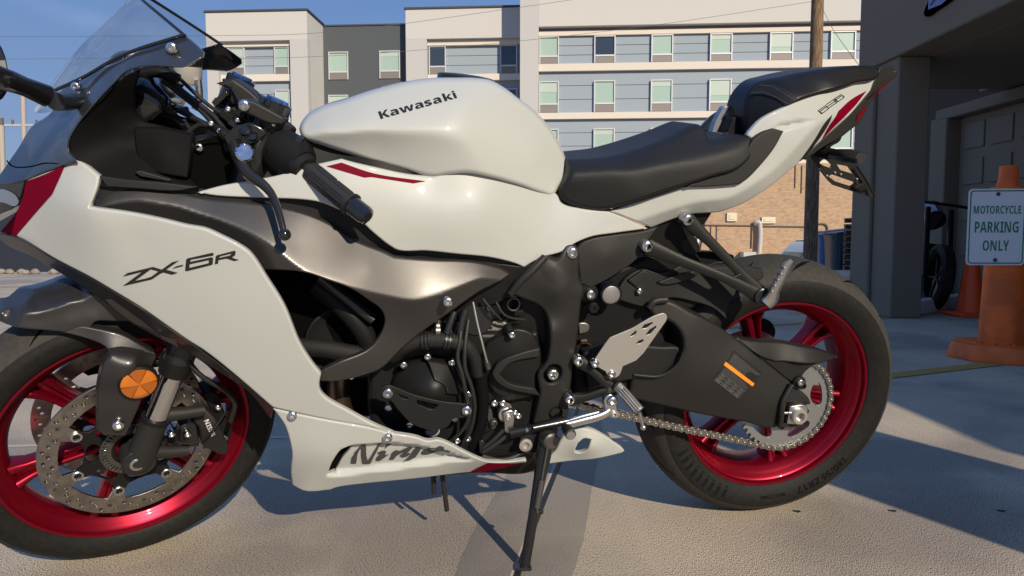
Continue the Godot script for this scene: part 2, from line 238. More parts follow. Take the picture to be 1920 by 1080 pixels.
	# side cover below the tank
	s = Surf.new([-0.4823, 0.7953, 0.176, -0.4161, 0.8075, 0.166, -0.249, 0.8487, 0.16, -0.0897, 0.8157, 0.144, -0.0253, 0.8248, 0.144, 0.0722, 0.8009, 0.128, 0.1447, 0.779, 0.108, 0.2473, 0.7541, 0.12, 0.3391, 0.7151, 0.112, 0.0811, 0.6504, 0.15, 0.0112, 0.673, 0.162, -0.1043, 0.6885, 0.17, -0.1613, 0.6926, 0.172, -0.1979, 0.725, 0.182, -0.2568, 0.7675, 0.188, -0.3149, 0.7827, 0.18, -0.3732, 0.8035, 0.168, -0.0764, 0.7589, 0.178, -0.1417, 0.7681, 0.176, -0.1958, 0.8132, 0.166, -0.0088, 0.7673, 0.172, 0.0977, 0.7315, 0.14, 0.185, 0.7082, 0.13], [], 6e-3)
	for right in [false, true]:
		var f := shell(bike, "side_cover", s, [-0.4841, 0.7943, 1, -0.4436, 0.8051, 0, -0.4158, 0.8102, 0, -0.3578, 0.8212, 0, -0.296, 0.8396, 0, -0.2489, 0.8504, 1, -0.2374, 0.847, 0, -0.1953, 0.8372, 0, -0.1336, 0.8241, 0, -0.09, 0.82, 1, -0.0541, 0.832, 0, -0.0249, 0.8339, 0, 0.0118, 0.8281, 0, 0.0724, 0.8114, 0, 0.1195, 0.7942, 0, 0.1492, 0.7825, 0, 0.1575, 0.7677, 0, 0.1945, 0.7567, 0, 0.2481, 0.7527, 1, 0.2832, 0.7398, 0, 0.3389, 0.7152, 1, 0.262, 0.7086, 0, 0.2188, 0.7035, 0, 0.1851, 0.692, 0, 0.1559, 0.6757, 0, 0.1181, 0.6671, 0, 0.0925, 0.6562, 0, 0.0809, 0.6496, 1, 0.0637, 0.6578, 0, 0.0111, 0.6733, 0, -0.0484, 0.6821, 0, -0.1044, 0.689, 0, -0.1548, 0.6911, 0, -0.1678, 0.6985, 0, -0.1979, 0.7249, 0, -0.2218, 0.7482, 0, -0.257, 0.7671, 0, -0.2859, 0.7786, 0, -0.3149, 0.7827, 0, -0.3736, 0.7844, 0, -0.4581, 0.7889, 0], M.white, {t = 0.010, r = 0.004, right = right})
		decal(f, "stripe", s, [[-0.274, 0.8381, 1, -0.249, 0.8443, 1, -0.1955, 0.8266, 0, -0.1046, 0.812, 1, -0.1265, 0.8088, 1, -0.1984, 0.8204, 1, -0.2111, 0.8196, 1]], M.red, 0.0008, {right = right})
	# seats
	s = Surf.new([0.1723, 0.81, 0.125, 0.2504, 0.812, 0.137, 0.331, 0.8134, 0.144, 0.4127, 0.8345, 0.146, 0.5177, 0.8753, 0.135, 0.4511, 0.8217, 0.147, 0.3467, 0.7878, 0.143, 0.2403, 0.7555, 0.128, 0.1522, 0.7832, 0.115, 0.5508, 0.8848, 0.12, 0.5266, 0.8552, 0.138, 0.3023, 0.7931, 0.145], [], 1e-3)
	s.cut = Surf.new([0.1727, 0.8458, 0.085, 0.2631, 0.8546, 0.09, 0.3484, 0.8799, 0.085, 0.4433, 0.9179, 0.07, 0.4557, 0.8931, 0.1, 0.1731, 0.8292, 0.118, 0.2495, 0.8338, 0.135, 0.3281, 0.8407, 0.145, 0.4101, 0.8538, 0.147, 0.4683, 0.8675, 0.146, 0.5276, 0.8856, 0.135], [], 1e-3)
	pass
	s.cut_k = 0.014
	var seat := shell(bike, "rider_seat", s, [0.1523, 0.7832, 0, 0.1647, 0.8145, 0, 0.1707, 0.8304, 0, 0.1729, 0.8458, 1, 0.2205, 0.8492, 0, 0.2628, 0.8546, 0, 0.3051, 0.8653, 0, 0.3487, 0.8799, 0, 0.3941, 0.8976, 0, 0.4311, 0.9144, 0, 0.4444, 0.9178, 0, 0.4534, 0.9122, 0, 0.455, 0.8903, 1, 0.4949, 0.8954, 0, 0.5274, 0.8992, 0, 0.5452, 0.8967, 0, 0.5514, 0.8847, 0, 0.5466, 0.8747, 0, 0.5277, 0.855, 0, 0.4992, 0.835, 0, 0.4515, 0.8216, 0, 0.4019, 0.8058, 0, 0.334, 0.7847, 0, 0.2745, 0.764, 0, 0.2405, 0.7544, 0, 0.1977, 0.7573, 0, 0.1686, 0.7669, 0], M.vinyl, {r = 0.010, bridge = true, cell = 0.006})
	s = Surf.new([0.5577, 0.9242, 0.045, 0.5597, 0.975, 0.04, 0.5776, 0.9996, 0.038, 0.6281, 1.0167, 0.055, 0.5652, 0.9388, 0.058, 0.5704, 0.9703, 0.058, 0.6994, 1.0313, 0.065, 0.7859, 1.0417, 0.055, 0.8478, 1.0367, 0.045, 0.5887, 0.9917, 0.062, 0.5956, 0.9889, 0.075, 0.6315, 0.971, 0.112, 0.6187, 0.9927, 0.09, 0.583, 0.9382, 0.085, 0.5604, 0.8981, 0.055, 0.6834, 0.9875, 0.1, 0.7736, 1.0097, 0.08, 0.698, 1.0104, 0.09], [], 8e-4)
	var pill := shell(bike, "passenger_seat", s, [0.5582, 0.9032, 0, 0.5549, 0.9241, 0, 0.554, 0.9506, 0, 0.56, 0.9771, 0, 0.5773, 1.0006, 0, 0.6271, 1.0166, 0, 0.6989, 1.0313, 0, 0.7861, 1.0418, 0, 0.8252, 1.0433, 0, 0.8481, 1.0388, 0, 0.8452, 1.0258, 0, 0.7719, 1.0065, 0, 0.6811, 0.9834, 0, 0.6314, 0.969, 0, 0.6125, 0.9582, 0, 0.5836, 0.9361, 0, 0.5762, 0.925, 0, 0.5604, 0.897, 1], M.vinyl_smooth, {r = 0.008, bridge = true})
	decal(pill, "strap", s, [[0.5597, 0.975, 1, 0.5687, 0.9899, 0, 0.5831, 1.0008, 1, 0.599, 0.9972, 0, 0.6144, 0.9855, 0, 0.6279, 0.9709, 1, 0.6077, 0.958, 1, 0.5946, 0.9705, 0, 0.5785, 0.9779, 0]], M.vinyl, 0.0025)
	strokes(pill, "stitching", s, [[0.5787, 0.9955, 0.5946, 0.9929, 0.6073, 0.9802, 0.62, 0.9676], [0.5653, 0.9804, 0.5807, 0.9821, 0.5963, 0.9726, 0.611, 0.9612]], 0.0007, M.print_grey, 0.0032)
	# tail
	s = Surf.new([0.2568, 0.7516, 0.118, 0.4179, 0.8014, 0.128, 0.5157, 0.806, 0.128, 0.5267, 0.9013, 0.112, 0.5599, 0.8435, 0.122, 0.6049, 0.957, 0.108, 0.7349, 0.996, 0.08, 0.8471, 1.0206, 0.05, 0.6609, 0.9328, 0.112, 0.6021, 0.8961, 0.122, 0.494, 0.7785, 0.128, 0.5527, 0.8126, 0.128, 0.6171, 0.8653, 0.124, 0.6938, 0.9363, 0.106, 0.7614, 0.939, 0.086, 0.8362, 1.0042, 0.052, 0.3376, 0.7476, 0.12], [["dish", [0.5744, 0.9158, 0.5904, 0.9283, 0.6364, 0.9374, 0.6739, 0.934, 0.6742, 0.9258, 0.6134, 0.9105, 0.5999, 0.9062], -0.010, 0.020]], 2e-3)
	s.cut = Surf.new([0.3484, 0.7137, 0.1, 0.4352, 0.7423, 0.104, 0.5163, 0.7559, 0.108, 0.5909, 0.7959, 0.106, 0.6564, 0.8451, 0.098, 0.7062, 0.8902, 0.09, 0.7628, 0.939, 0.084, 0.494, 0.7785, 0.128, 0.5527, 0.8126, 0.128, 0.6171, 0.8653, 0.124, 0.6925, 0.9364, 0.108, 0.4086, 0.7941, 0.15, 0.5021, 0.858, 0.168, 0.5683, 0.9287, 0.17, 0.6933, 0.9952, 0.14, 0.8066, 1.0086, 0.09, 0.333, 0.7546, 0.13], [], 2e-3)
	pass
	for right in [false, true]:
		var f := shell(bike, "tail_cowl", s, [0.5264, 0.9014, 1, 0.5543, 0.9315, 0, 0.6048, 0.957, 0, 0.6525, 0.9744, 0, 0.7347, 0.995, 0, 0.8476, 1.0206, 0, 0.8497, 1.0153, 0, 0.8169, 0.9855, 0, 0.7637, 0.9389, 0, 0.7063, 0.8902, 0, 0.6739, 0.8634, 0, 0.6562, 0.8451, 0, 0.6279, 0.8238, 0, 0.5909, 0.7959, 0, 0.5436, 0.7666, 0, 0.5165, 0.7558, 0, 0.4952, 0.7479, 0, 0.469, 0.7446, 0, 0.4345, 0.7426, 0, 0.4043, 0.7362, 0, 0.3484, 0.7137, 1, 0.3308, 0.7221, 0, 0.2824, 0.7412, 0, 0.2525, 0.7516, 1, 0.2813, 0.7609, 0, 0.3433, 0.7812, 0, 0.4157, 0.8064, 0, 0.4844, 0.8223, 0, 0.5284, 0.8534, 0, 0.5494, 0.8794, 0], M.white, {t = 0.01, r = 0.004, right = right, cell = 0.012 if right else 0.005})
		decal(f, "stripe", s, [[0.8135, 0.9929, 1, 0.7682, 0.9739, 0, 0.7335, 0.9513, 1, 0.715, 0.9226, 0, 0.7052, 0.8924, 1, 0.7482, 0.9367, 0, 0.7839, 0.9647, 0]], M.red, 0.0008, {right = right})
		if not right: strokes(f, "lettering", s, [[0.6991, 0.9619, 0.6791, 0.9509, 0.6874, 0.945, 0.706, 0.9556, 0.7009, 0.9596, 0.6834, 0.9493], [0.7, 0.9632, 0.7192, 0.973, 0.7278, 0.9674, 0.7083, 0.9577], [0.7046, 0.9606, 0.7225, 0.9696], [0.7408, 0.9837, 0.7221, 0.9747, 0.7316, 0.9692, 0.7491, 0.9783, 0.7432, 0.9819, 0.7263, 0.9731]], 0.0009, M.print_black)
		decal(f, "pinstripe", s, [[0.7158, 0.9438, 1, 0.7003, 0.9301, 0, 0.6824, 0.8938, 0, 0.6544, 0.8485, 1, 0.6687, 0.8569, 0, 0.6909, 0.8872, 0, 0.7074, 0.9151, 0]], M.print_black, 0.0008, {right = right})
		shell(bike, "seat_trim", Surf.new([0.4058, 0.8036, 0.137, 0.5099, 0.8135, 0.137, 0.5631, 0.9111, 0.126, 0.5949, 0.9087, 0.127, 0.5436, 0.855, 0.134]), [0.3971, 0.8015, 1, 0.4456, 0.8252, 0, 0.4889, 0.844, 0, 0.5152, 0.8647, 0, 0.5325, 0.8933, 0, 0.5543, 0.9079, 0, 0.5764, 0.9154, 1, 0.5971, 0.9107, 1, 0.5796, 0.8789, 0, 0.5522, 0.8449, 0, 0.5221, 0.8147, 0, 0.5081, 0.8073, 1, 0.4502, 0.8028, 0], M.trim, {t = 0.012, r = 0.003, right = right})
	# nose
	nose_surf = Surf.new([-0.8252, 0.8067, 0.06, -0.7913, 0.8532, 0.06, -0.7708, 0.8877, 0.05, -0.7254, 0.9315, 0.06, -0.6593, 0.9706, 0.1, -0.5536, 1.0207, 0.13, -0.4874, 1.0415, 0.14, -0.4549, 1.0163, 0.17, -0.4868, 0.9915, 0.185, -0.5447, 0.9912, 0.18, -0.5891, 0.9643, 0.18, -0.6238, 0.9288, 0.18, -0.6659, 0.8668, 0.18, -0.6662, 0.8497, 0.175, -0.7585, 0.8084, 0.12, -0.7177, 0.8739, 0.12, -0.6531, 0.9353, 0.145, -0.5557, 1.0075, 0.155], [], 1e-3)
	for right in [false, true]:
		shell(bike, "nose_cowl", nose_surf, [-0.8396, 0.791, 1, -0.8074, 0.8323, 0, -0.791, 0.8532, 0, -0.7698, 0.8879, 0, -0.7225, 0.9173, 0, -0.715, 0.9466, 0, -0.6585, 0.9706, 0, -0.6336, 0.9829, 0, -0.5813, 1.003, 0, -0.5525, 1.0206, 0, -0.4878, 1.0424, 1, -0.4698, 1.0293, 0, -0.4548, 1.0163, 1, -0.4555, 1.008, 1, -0.4764, 0.995, 0, -0.4865, 0.9915, 1, -0.5451, 0.9912, 0, -0.5737, 0.9808, 0, -0.5893, 0.9643, 0, -0.6239, 0.9288, 0, -0.6554, 0.8929, 0, -0.6678, 0.8704, 0, -0.6667, 0.8582, 0, -0.6537, 0.848, 1, -0.6759, 0.8377, 0, -0.7181, 0.8232, 0, -0.758, 0.806, 1, -0.7947, 0.7961, 0], M.nose, {t = 0.008, r = 0.003, right = right})


func nose_parts() -> void:
	# dark moulding along the leading edge of the side fairing, turn signal lens set in it
	var s := Surf.new([-0.8285, 0.7061, 0.083, -0.7257, 0.6766, 0.147, -0.6255, 0.628, 0.187, -0.552, 0.5699, 0.192, -0.4407, 0.469, 0.196, -0.3841, 0.4069, 0.196, -0.84, 0.694, 0.065, -0.7299, 0.6478, 0.125, -0.6537, 0.6041, 0.155, -0.5687, 0.5347, 0.165, -0.4969, 0.4884, 0.17, -0.4243, 0.4277, 0.17, -0.3923, 0.3745, 0.17])
	for right in [false, true]:
		var e := shell(bike, "fairing_edge", s, [-0.833, 0.7089, 1, -0.79, 0.7092, 0, -0.7244, 0.679, 0, -0.6632, 0.653, 0, -0.6248, 0.6303, 0, -0.5818, 0.6001, 0, -0.5515, 0.5723, 0, -0.5144, 0.5411, 0, -0.4403, 0.4716, 0, -0.3815, 0.4108, 1, -0.3926, 0.3726, 1, -0.4248, 0.4257, 0, -0.4493, 0.453, 0, -0.4966, 0.4897, 0, -0.5293, 0.5169, 0, -0.5684, 0.5359, 0, -0.6199, 0.5681, 0, -0.6543, 0.6028, 0, -0.6921, 0.6302, 0, -0.7288, 0.6493, 0, -0.7755, 0.6731, 0, -0.8377, 0.695, 0], M.edge, {t = 0.008, r = 0.002, right = right})
		shell(e, "turn_signal_lens", Surf.new([-0.6493, 0.6102, 0.166, -0.5981, 0.6087, 0.184, -0.5509, 0.5814, 0.192, -0.54, 0.5274, 0.178, -0.5669, 0.5394, 0.17, -0.6162, 0.5726, 0.165]), [-0.6484, 0.6103, 1, -0.6106, 0.6148, 0, -0.5979, 0.6097, 0, -0.5507, 0.5824, 1, -0.5417, 0.5671, 0, -0.537, 0.5233, 1, -0.5672, 0.5382, 0, -0.6082, 0.5666, 0, -0.6353, 0.5913, 0], M.gloss_brown, {t = 0.006, r = 0.002, right = right})
	# cockpit side of the fairing
	s = Surf.new([-0.6681, 0.8552, 0.172, -0.6545, 0.8952, 0.172, -0.6251, 0.9286, 0.172, -0.5901, 0.9643, 0.172, -0.5525, 0.9872, 0.168, -0.6197, 0.8859, 0.145, -0.5863, 0.8935, 0.12, -0.5763, 0.9091, 0.115, -0.5452, 0.8516, 0.135, -0.5031, 0.8156, 0.15, -0.6269, 0.8202, 0.18, -0.6106, 0.8095, 0.188, -0.5694, 0.8045, 0.182, -0.4985, 0.8833, 0.1, -0.4825, 0.8011, 0.18], [["ridge", [-0.5863, 0.8935, -0.5485, 0.8909, -0.4985, 0.8833], 0.010, 0.03]])
	for right in [false, true]:
		var p := shell(bike, "inner_fairing", s, [-0.6663, 0.8519, 1, -0.6665, 0.8702, 0, -0.6522, 0.8969, 0, -0.623, 0.9294, 0, -0.5894, 0.9627, 0, -0.5718, 0.9777, 0, -0.5525, 0.9872, 1, -0.5724, 0.9457, 0, -0.5762, 0.9091, 0, -0.5482, 0.8988, 0, -0.4985, 0.8851, 1, -0.4992, 0.8746, 0, -0.5013, 0.8157, 1, -0.4792, 0.802, 1, -0.5135, 0.7981, 0, -0.5692, 0.803, 0, -0.6099, 0.8041, 0, -0.6299, 0.8095, 0, -0.6269, 0.8202, 1, -0.6501, 0.8386, 0, -0.6609, 0.8453, 0], M.liner, {t = 0.006, r = 0.002, right = right})
		if not right:
			bolt(p, Vector3(-0.6239, 0.835, 0.16), 0.004, M.dark_bolt)
			bolt(p, Vector3(-0.5901, 0.8832, 0.122), 0.004, M.dark_bolt)
	shell(bike, "duct_panel", Surf.new([-0.5835, 0.8975, 0.128, -0.4943, 0.8846, 0.118, -0.4978, 0.8175, 0.165, -0.5697, 0.8283, 0.15, -0.5406, 0.8575, 0.15], [], 5e-4), [-0.5835, 0.8958, 1, -0.5431, 0.8956, 0, -0.4941, 0.8847, 1, -0.4959, 0.8447, 0, -0.4986, 0.8167, 1, -0.5414, 0.8227, 0, -0.5695, 0.8284, 1, -0.5801, 0.8605, 0], M.liner, {t = 0.02, r = 0.004})
	shell(bike, "lower_trim", Surf.new([-0.6232, 0.8224, 0.19, -0.5659, 0.8102, 0.192, -0.481, 0.8037, 0.186, -0.5343, 0.8127, 0.19, -0.6097, 0.8057, 0.192]), [-0.6247, 0.8232, 1, -0.5891, 0.8176, 0, -0.5343, 0.8127, 0, -0.4777, 0.8046, 1, -0.5092, 0.7988, 0, -0.5665, 0.8026, 0, -0.6137, 0.8057, 1], M.trim, {t = 0.012, r = 0.002})
	plate(bike, "trim_facet", [-0.5745, 0.8281, 1, -0.5663, 0.8299, 1, -0.5194, 0.8155, 1, -0.5246, 0.812, 1, -0.5673, 0.8204, 1], .178, M.cast, {t = 0.01, r = 0.002})
	# strips that close the gaps between the panels
	s = Surf.new([-0.6413, 0.7877, 0.186, -0.5707, 0.804, 0.178, -0.4596, 0.787, 0.168, -0.3231, 0.7753, 0.162, -0.1981, 0.7172, 0.158, -0.1562, 0.6818, 0.155, -0.0439, 0.671, 0.15, 0.0699, 0.6439, 0.14])
	for right in [false, true]:
		shell(bike, "frame_cover", s, [-0.6261, 0.8216, 1, -0.57, 0.81, 0, -0.513, 0.8034, 0, -0.4588, 0.7977, 0, -0.3222, 0.7937, 0, -0.2518, 0.7703, 0, -0.1978, 0.7317, 0, -0.156, 0.6947, 0, -0.044, 0.6842, 0, 0.0852, 0.657, 1, 0.0651, 0.6282, 1, -0.0437, 0.6535, 0, -0.1613, 0.6649, 0, -0.2451, 0.6987, 0, -0.3246, 0.7455, 0, -0.4612, 0.7672, 0, -0.6272, 0.7788, 1], M.trim, {t = 0.006, r = 0.001, right = right})
	s = Surf.new([-0.3586, 0.8181, 0.14, -0.3216, 0.8851, 0.12, -0.2502, 0.8572, 0.125, -0.0866, 0.8149, 0.13, -0.1955, 0.8292, 0.145])
	for right in [false, true]:
		shell(bike, "tank_skirt", s, [-0.3938, 0.8005, 1, -0.3396, 0.8733, 1, -0.286, 0.8792, 0, -0.1391, 0.8424, 0, -0.0717, 0.8203, 1, -0.0868, 0.8076, 1, -0.1957, 0.8203, 0, -0.2507, 0.8279, 0, -0.2962, 0.8185, 0], M.plastic, {t = 0.006, r = 0.001, right = right})
	# headlight and intake, seen at the very edge of the picture
	s = Surf.new([-0.8425, 0.7879, 0.05, -0.7977, 0.8073, 0.085, -0.7648, 0.8047, 0.112, -0.7843, 0.7722, 0.098, -0.8308, 0.755, 0.065, -0.8544, 0.71, 0.05])
	var hl := shell(bike, "headlight", s, [-0.8665, 0.7808, 1, -0.8241, 0.8, 0, -0.7973, 0.8074, 0, -0.7634, 0.8049, 1, -0.7815, 0.7726, 0, -0.7986, 0.7545, 0, -0.8328, 0.7393, 0, -0.8776, 0.7115, 1], M.gloss, {bridge = true, r = 0.003})
	decal(hl, "reflector", s, [[-0.8406, 0.7765, 1, -0.8165, 0.7838, 0, -0.7846, 0.7687, 0, -0.7932, 0.7587, 0, -0.8196, 0.761, 0, -0.8426, 0.76, 1]], M.alu, 0.001)
	decal(bike.get_node("nose_cowl"), "seam", nose_surf, [[-0.8116, 0.8319, 1, -0.7986, 0.8248, 0, -0.7744, 0.8248, 0, -0.7494, 0.829, 0, -0.7195, 0.8369, 0, -0.6905, 0.8388, 1, -0.6904, 0.8372, 1, -0.7194, 0.8352, 0, -0.7492, 0.8274, 0, -0.7741, 0.8232, 0, -0.7995, 0.823, 0, -0.8139, 0.8299, 1]], M.hole, 0.0006)
	# windscreen
	var left := [Vector3(-0.7013, 0.9484, 0.11), Vector3(-0.6503, 0.9707, 0.125), Vector3(-0.5838, 1.0062, 0.14), Vector3(-0.4863, 1.0412, 0.145), Vector3(-0.526, 1.0704, 0.11), Vector3(-0.5651, 1.0985, 0.07), Vector3(-0.5949, 1.1209, 0.02)]
	var mid := [Vector3(-0.7673, 0.9089, 0), Vector3(-0.7217, 0.9756, 0), Vector3(-0.6862, 1.0197, 0), Vector3(-0.6443, 1.0628, 0), Vector3(-0.6203, 1.0857, 0), Vector3(-0.6056, 1.102, 0), Vector3(-0.5971, 1.1249, 0)]
	var rings := []
	var lc := curve3(left, 0.02)
	var mb := MB.new()
	var rows := []
	var per := 8
	for k in left.size() - 1:
		for j in per:
			var t := float(j) / per
			rows.append([lc_at(left, k + t), lc_at(mid, k + t)])
	rows.append([left[left.size() - 1], mid[mid.size() - 1]])
	var cols := 24
	for r in rows:
		var row := []
		for c in cols + 1:
			var th := lerpf(-PI / 2, PI / 2, float(c) / cols)
			var q: Vector3 = r[1].lerp(r[0], 1.0 - cos(th))
			row.append(Vector3(q.x, q.y, r[0].z * sin(th)))
		rings.append(row)
	for k in rings.size():
		for c in cols + 1:
			var du: Vector3 = rings[k][mini(c + 1, cols)] - rings[k][maxi(c - 1, 0)]
			var dv: Vector3 = rings[mini(k + 1, rings.size() - 1)][c] - rings[maxi(k - 1, 0)][c]
			mb.vert(rings[k][c], du.cross(dv).normalized())
	for k in rings.size() - 1:
		for c in cols: mb.quad(k * (cols + 1) + c, k * (cols + 1) + c + 1, (k + 1) * (cols + 1) + c + 1, (k + 1) * (cols + 1) + c)
	var ws := put(bike, "windscreen", mb, M.glass)
	for sg in [1.0, -1.0]:
		var pts := []
		for k in range(3, 7): pts.append(left[k] * Vector3(1, 1, sg))
		tube(ws, "edge_trim", pts, 0.0028, M.gloss, {sides = 8})
		pts = []
		for k in 4: pts.append((left[k] + Vector3(0, 0.002, 0)) * Vector3(1, 1, sg))
		tube(ws, "edge_trim", pts, 0.0028, M.gloss, {sides = 8})
	bolt(ws, Vector3(-0.5028, 1.021, 0.166), 0.0075)
	bolt(ws, Vector3(-0.6615, 0.958, 0.131), 0.006)
	# mirrors
	for sg in [1.0, -1.0]:
		var m := node(bike, "mirror")
		var pts := [Vector3(-0.6589, 0.9323, 0.13), Vector3(-0.6702, 0.9354, 0.165), Vector3(-0.6779, 0.9438, 0.2), Vector3(-0.6881, 0.9576, 0.245), Vector3(-0.6963, 0.9675, 0.285), Vector3(-0.7178, 0.9747, 0.32)]
		for k in pts.size(): pts[k].z *= sg
		var base := [Vector3(-0.6488, 0.9394, 0.138), Vector3(-0.663, 0.9354, 0.16), Vector3(-0.673, 0.9357, 0.185)]
		for k in base.size(): base[k].z *= sg
		tube(m, "base", base, [0.013, 0.017, 0.018], M.gloss, {flat = Vector2(1, 0.8)})
		tube(m, "arm", pts.slice(2), [0.017, 0.014, 0.016, 0.022], M.gloss, {flat = Vector2(0.6, 1.0), up = Vector3(0.3, 1, 0)})
		var c: Vector3 = Vector3(-0.7211, 0.9824, 0.335) * Vector3(1, 1, sg)
		var head := []
		for k in 9:
			var t := k / 8.0
			var ring := []
			var rr := sqrt(maxf(0.02, 1.0 - pow(1.0 - t, 2.2)))
			for a in 28:
				var an := TAU * a / 28
				var cz := signf(cos(an)) * pow(absf(cos(an)), 0.75) * 0.092 * rr
				var cy := signf(sin(an)) * pow(absf(sin(an)), 0.8) * 0.050 * rr
				ring.append(c + Vector3(-0.035 + 0.05 * t, cy, cz * sg))
			head.append(ring)
		put(m, "housing", loft_mb(head), M.gloss)
		var gl := MB.new()
		var gp := []
		for a in 28:
			var an := TAU * a / 28
			gp.append(c + Vector3(0.0165, signf(sin(an)) * pow(absf(sin(an)), 0.8) * 0.043, signf(cos(an)) * pow(absf(cos(an)), 0.75) * 0.085 * sg))
		gl.flat(gp, Vector3.RIGHT)
		put(m, "glass", gl, M.mirror)

func lc_at(p: Array, t: float) -> Vector3:
	var k := clampi(int(t), 0, p.size() - 2)
	var f := t - k
	var a: Vector3 = p[k]
	var b: Vector3 = p[k + 1]
	var m0: Vector3 = (b - a) if k == 0 else (b - p[k - 1]) * 0.5
	var m1: Vector3 = (b - a) if k + 2 >= p.size() else (p[k + 2] - a) * 0.5
	if k == 3: m0 = b - a
	if k == 2: m1 = b - a
	return a * (2 * f * f * f - 3 * f * f + 1) + m0 * (f * f * f - 2 * f * f + f) + b * (-2 * f * f * f + 3 * f * f) + m1 * (f * f * f - f * f)

func cockpit() -> void:
	var d := Vector3(0.3987, 0.9171, 0)
	var g := node(bike, "instrument_cluster")
	put(g, "housing", loft_mb(ring_stack(Vector3(-0.6107, 0.9446, 0.02), Vector3(0.55, -0.6, 0).normalized(), Vector3(0.6, 0.8, 0), [[0, .050, .075], [.012, .056, .085], [.05, .054, .082], [.058, .048, .076]])), M.gloss)
	put(g, "screen", loft_mb(ring_stack(Vector3(-0.6107, 0.9446, 0.02) + Vector3(0.55, -0.6, 0).normalized() * 0.0585, Vector3(0.55, -0.6, 0).normalized(), Vector3(0.6, 0.8, 0), [[0, .044, .07], [.001, .044, .07]])), M.mirror_dark)
	tube(g, "bracket", [Vector3(-0.5908, 0.9792, 0.06), Vector3(-0.552, 0.9848, 0.06), Vector3(-0.5231, 0.9725, 0.06)], 0.010, M.plastic)
	# far reservoir
	var r := node(bike, "fluid_reservoir")
	lathe(r, "pot", [[-.026, 0], [-.026, .022], [-.02, .026], [.012, .027], [.014, .027]], Vector3(-0.5514, 0.9907, -0.13), Vector3(0.1, 1, 0.1), M.pot)
	lathe(r, "lid", [[.012, .029], [.022, .029], [.025, .026], [.025, 0]], Vector3(-0.5514, 0.9907, -0.13), Vector3(0.1, 1, 0.1), M.plastic)
	tube(r, "bracket", [Vector3(-0.5287, 0.9731, -0.11), Vector3(-0.5298, 0.9378, -0.11), Vector3(-0.5405, 0.9171, -0.11)], 0.007, M.alu)
	# cables
	for c in [[Vector3(-0.5545, 0.9866, 0.05), Vector3(-0.5244, 0.9591, 0.06), Vector3(-0.4922, 0.9333, 0.07), Vector3(-0.4621, 0.9102, 0.085), Vector3(-0.4444, 0.8879, 0.1)], [Vector3(-0.549, 0.9717, 0.06), Vector3(-0.5211, 0.9476, 0.06), Vector3(-0.4813, 0.9157, 0.075), Vector3(-0.4489, 0.8752, 0.1)], [Vector3(-0.5346, 0.9226, 0.05), Vector3(-0.5154, 0.9143, 0.06), Vector3(-0.4857, 0.9023, 0.08), Vector3(-0.4525, 0.8842, 0.1), Vector3(-0.4415, 0.8552, 0.11)], [Vector3(-0.5118, 0.8836, 0.08), Vector3(-0.4931, 0.8976, 0.08), Vector3(-0.4668, 0.8941, 0.09), Vector3(-0.4508, 0.8744, 0.09)]]:
		tube(bike, "cable", c, 0.0048, M.hose)
	tube(bike, "cable_boot", [Vector3(-0.4611, 0.8966, 0.1), Vector3(-0.4474, 0.8868, 0.112), Vector3(-0.4367, 0.8767, 0.118)], [.006, .010, .009], M.plastic, {rib = 600.0, step = 0.002})
	# triple clamp, fork caps
	var t := node(bike, "triple_clamp", STEER)
	var axis := Vector3(-0.6752, 0.2862, 0)
	var top := axis + d * 0.690
	put(t, "top_clamp", loft_mb(clamp_rings(top, d)), M.cast)
	for sg in [1.0, -1.0]:
		var f0 := Vector3(-0.6933, 0.2901, 0.105 * sg) + d * 0.700
		put_mesh(t, "fork_cap", lathe_mb([[-.03, .0285], [.012, .0285], [.014, .027], [.030, .027], [.032, .025], [.032, .014], [.036, .013], [.036, 0]], 28).mesh(M.gloss), at_axis(f0, d))
		put_mesh(t, "preload_adjuster", lathe_mb([[.03, .019], [.0365, .019], [.0368, 0]], 24).mesh(M.blue_ano), at_axis(f0, d))
		bolt(t, f0 + Vector3(-0.03, -0.022, 0.024 * sg), 0.0085, M.bolt, Vector3(-0.3, 0.1, sg))
	put(t, "lower_clamp", loft_mb(clamp_rings(axis + d * 0.50, d)), M.cast)
	tube(t, "steering_stem", [axis + d * 0.46, axis + d * 0.72], 0.02, M.cast)
	plate(bike, "clip_on_clamp", [-0.4104, 0.9366, 0, -0.4065, 0.9436, 0, -0.3955, 0.9447, 0, -0.3677, 0.9317, 0, -0.3404, 0.9167, 1, -0.3427, 0.9053, 1, -0.365, 0.9066, 0, -0.3939, 0.9198, 0, -0.4086, 0.9264, 0], .150, M.cast, {t = 0.05, r = 0.004})
	bolt(bike, Vector3(-0.4024, 0.9352, 0.153), 0.0085, M.bolt)
	# riser block
	plate(bike, "ignition_housing", [-0.4653, 0.9689, 1, -0.4353, 0.978, 1, -0.402, 0.9526, 0, -0.3905, 0.9344, 0, -0.4092, 0.9275, 1, -0.4362, 0.9296, 0, -0.4445, 0.9386, 0, -0.4412, 0.9588, 1], .05, M.cast, {t = 0.07, r = 0.006})
	plate(bike, "switch_box", [-0.4699, 0.9367, 1, -0.4454, 0.9589, 1, -0.4389, 0.9519, 1, -0.4627, 0.9288, 1], .075, M.gloss, {t = 0.04, r = 0.002})
	plate(bike, "wiring_connector", [-0.464, 0.925, 1, -0.4326, 0.9303, 1, -0.4235, 0.9076, 0, -0.4356, 0.8889, 1, -0.4594, 0.9041, 0], .07, M.plastic, {t = 0.05, r = 0.004})
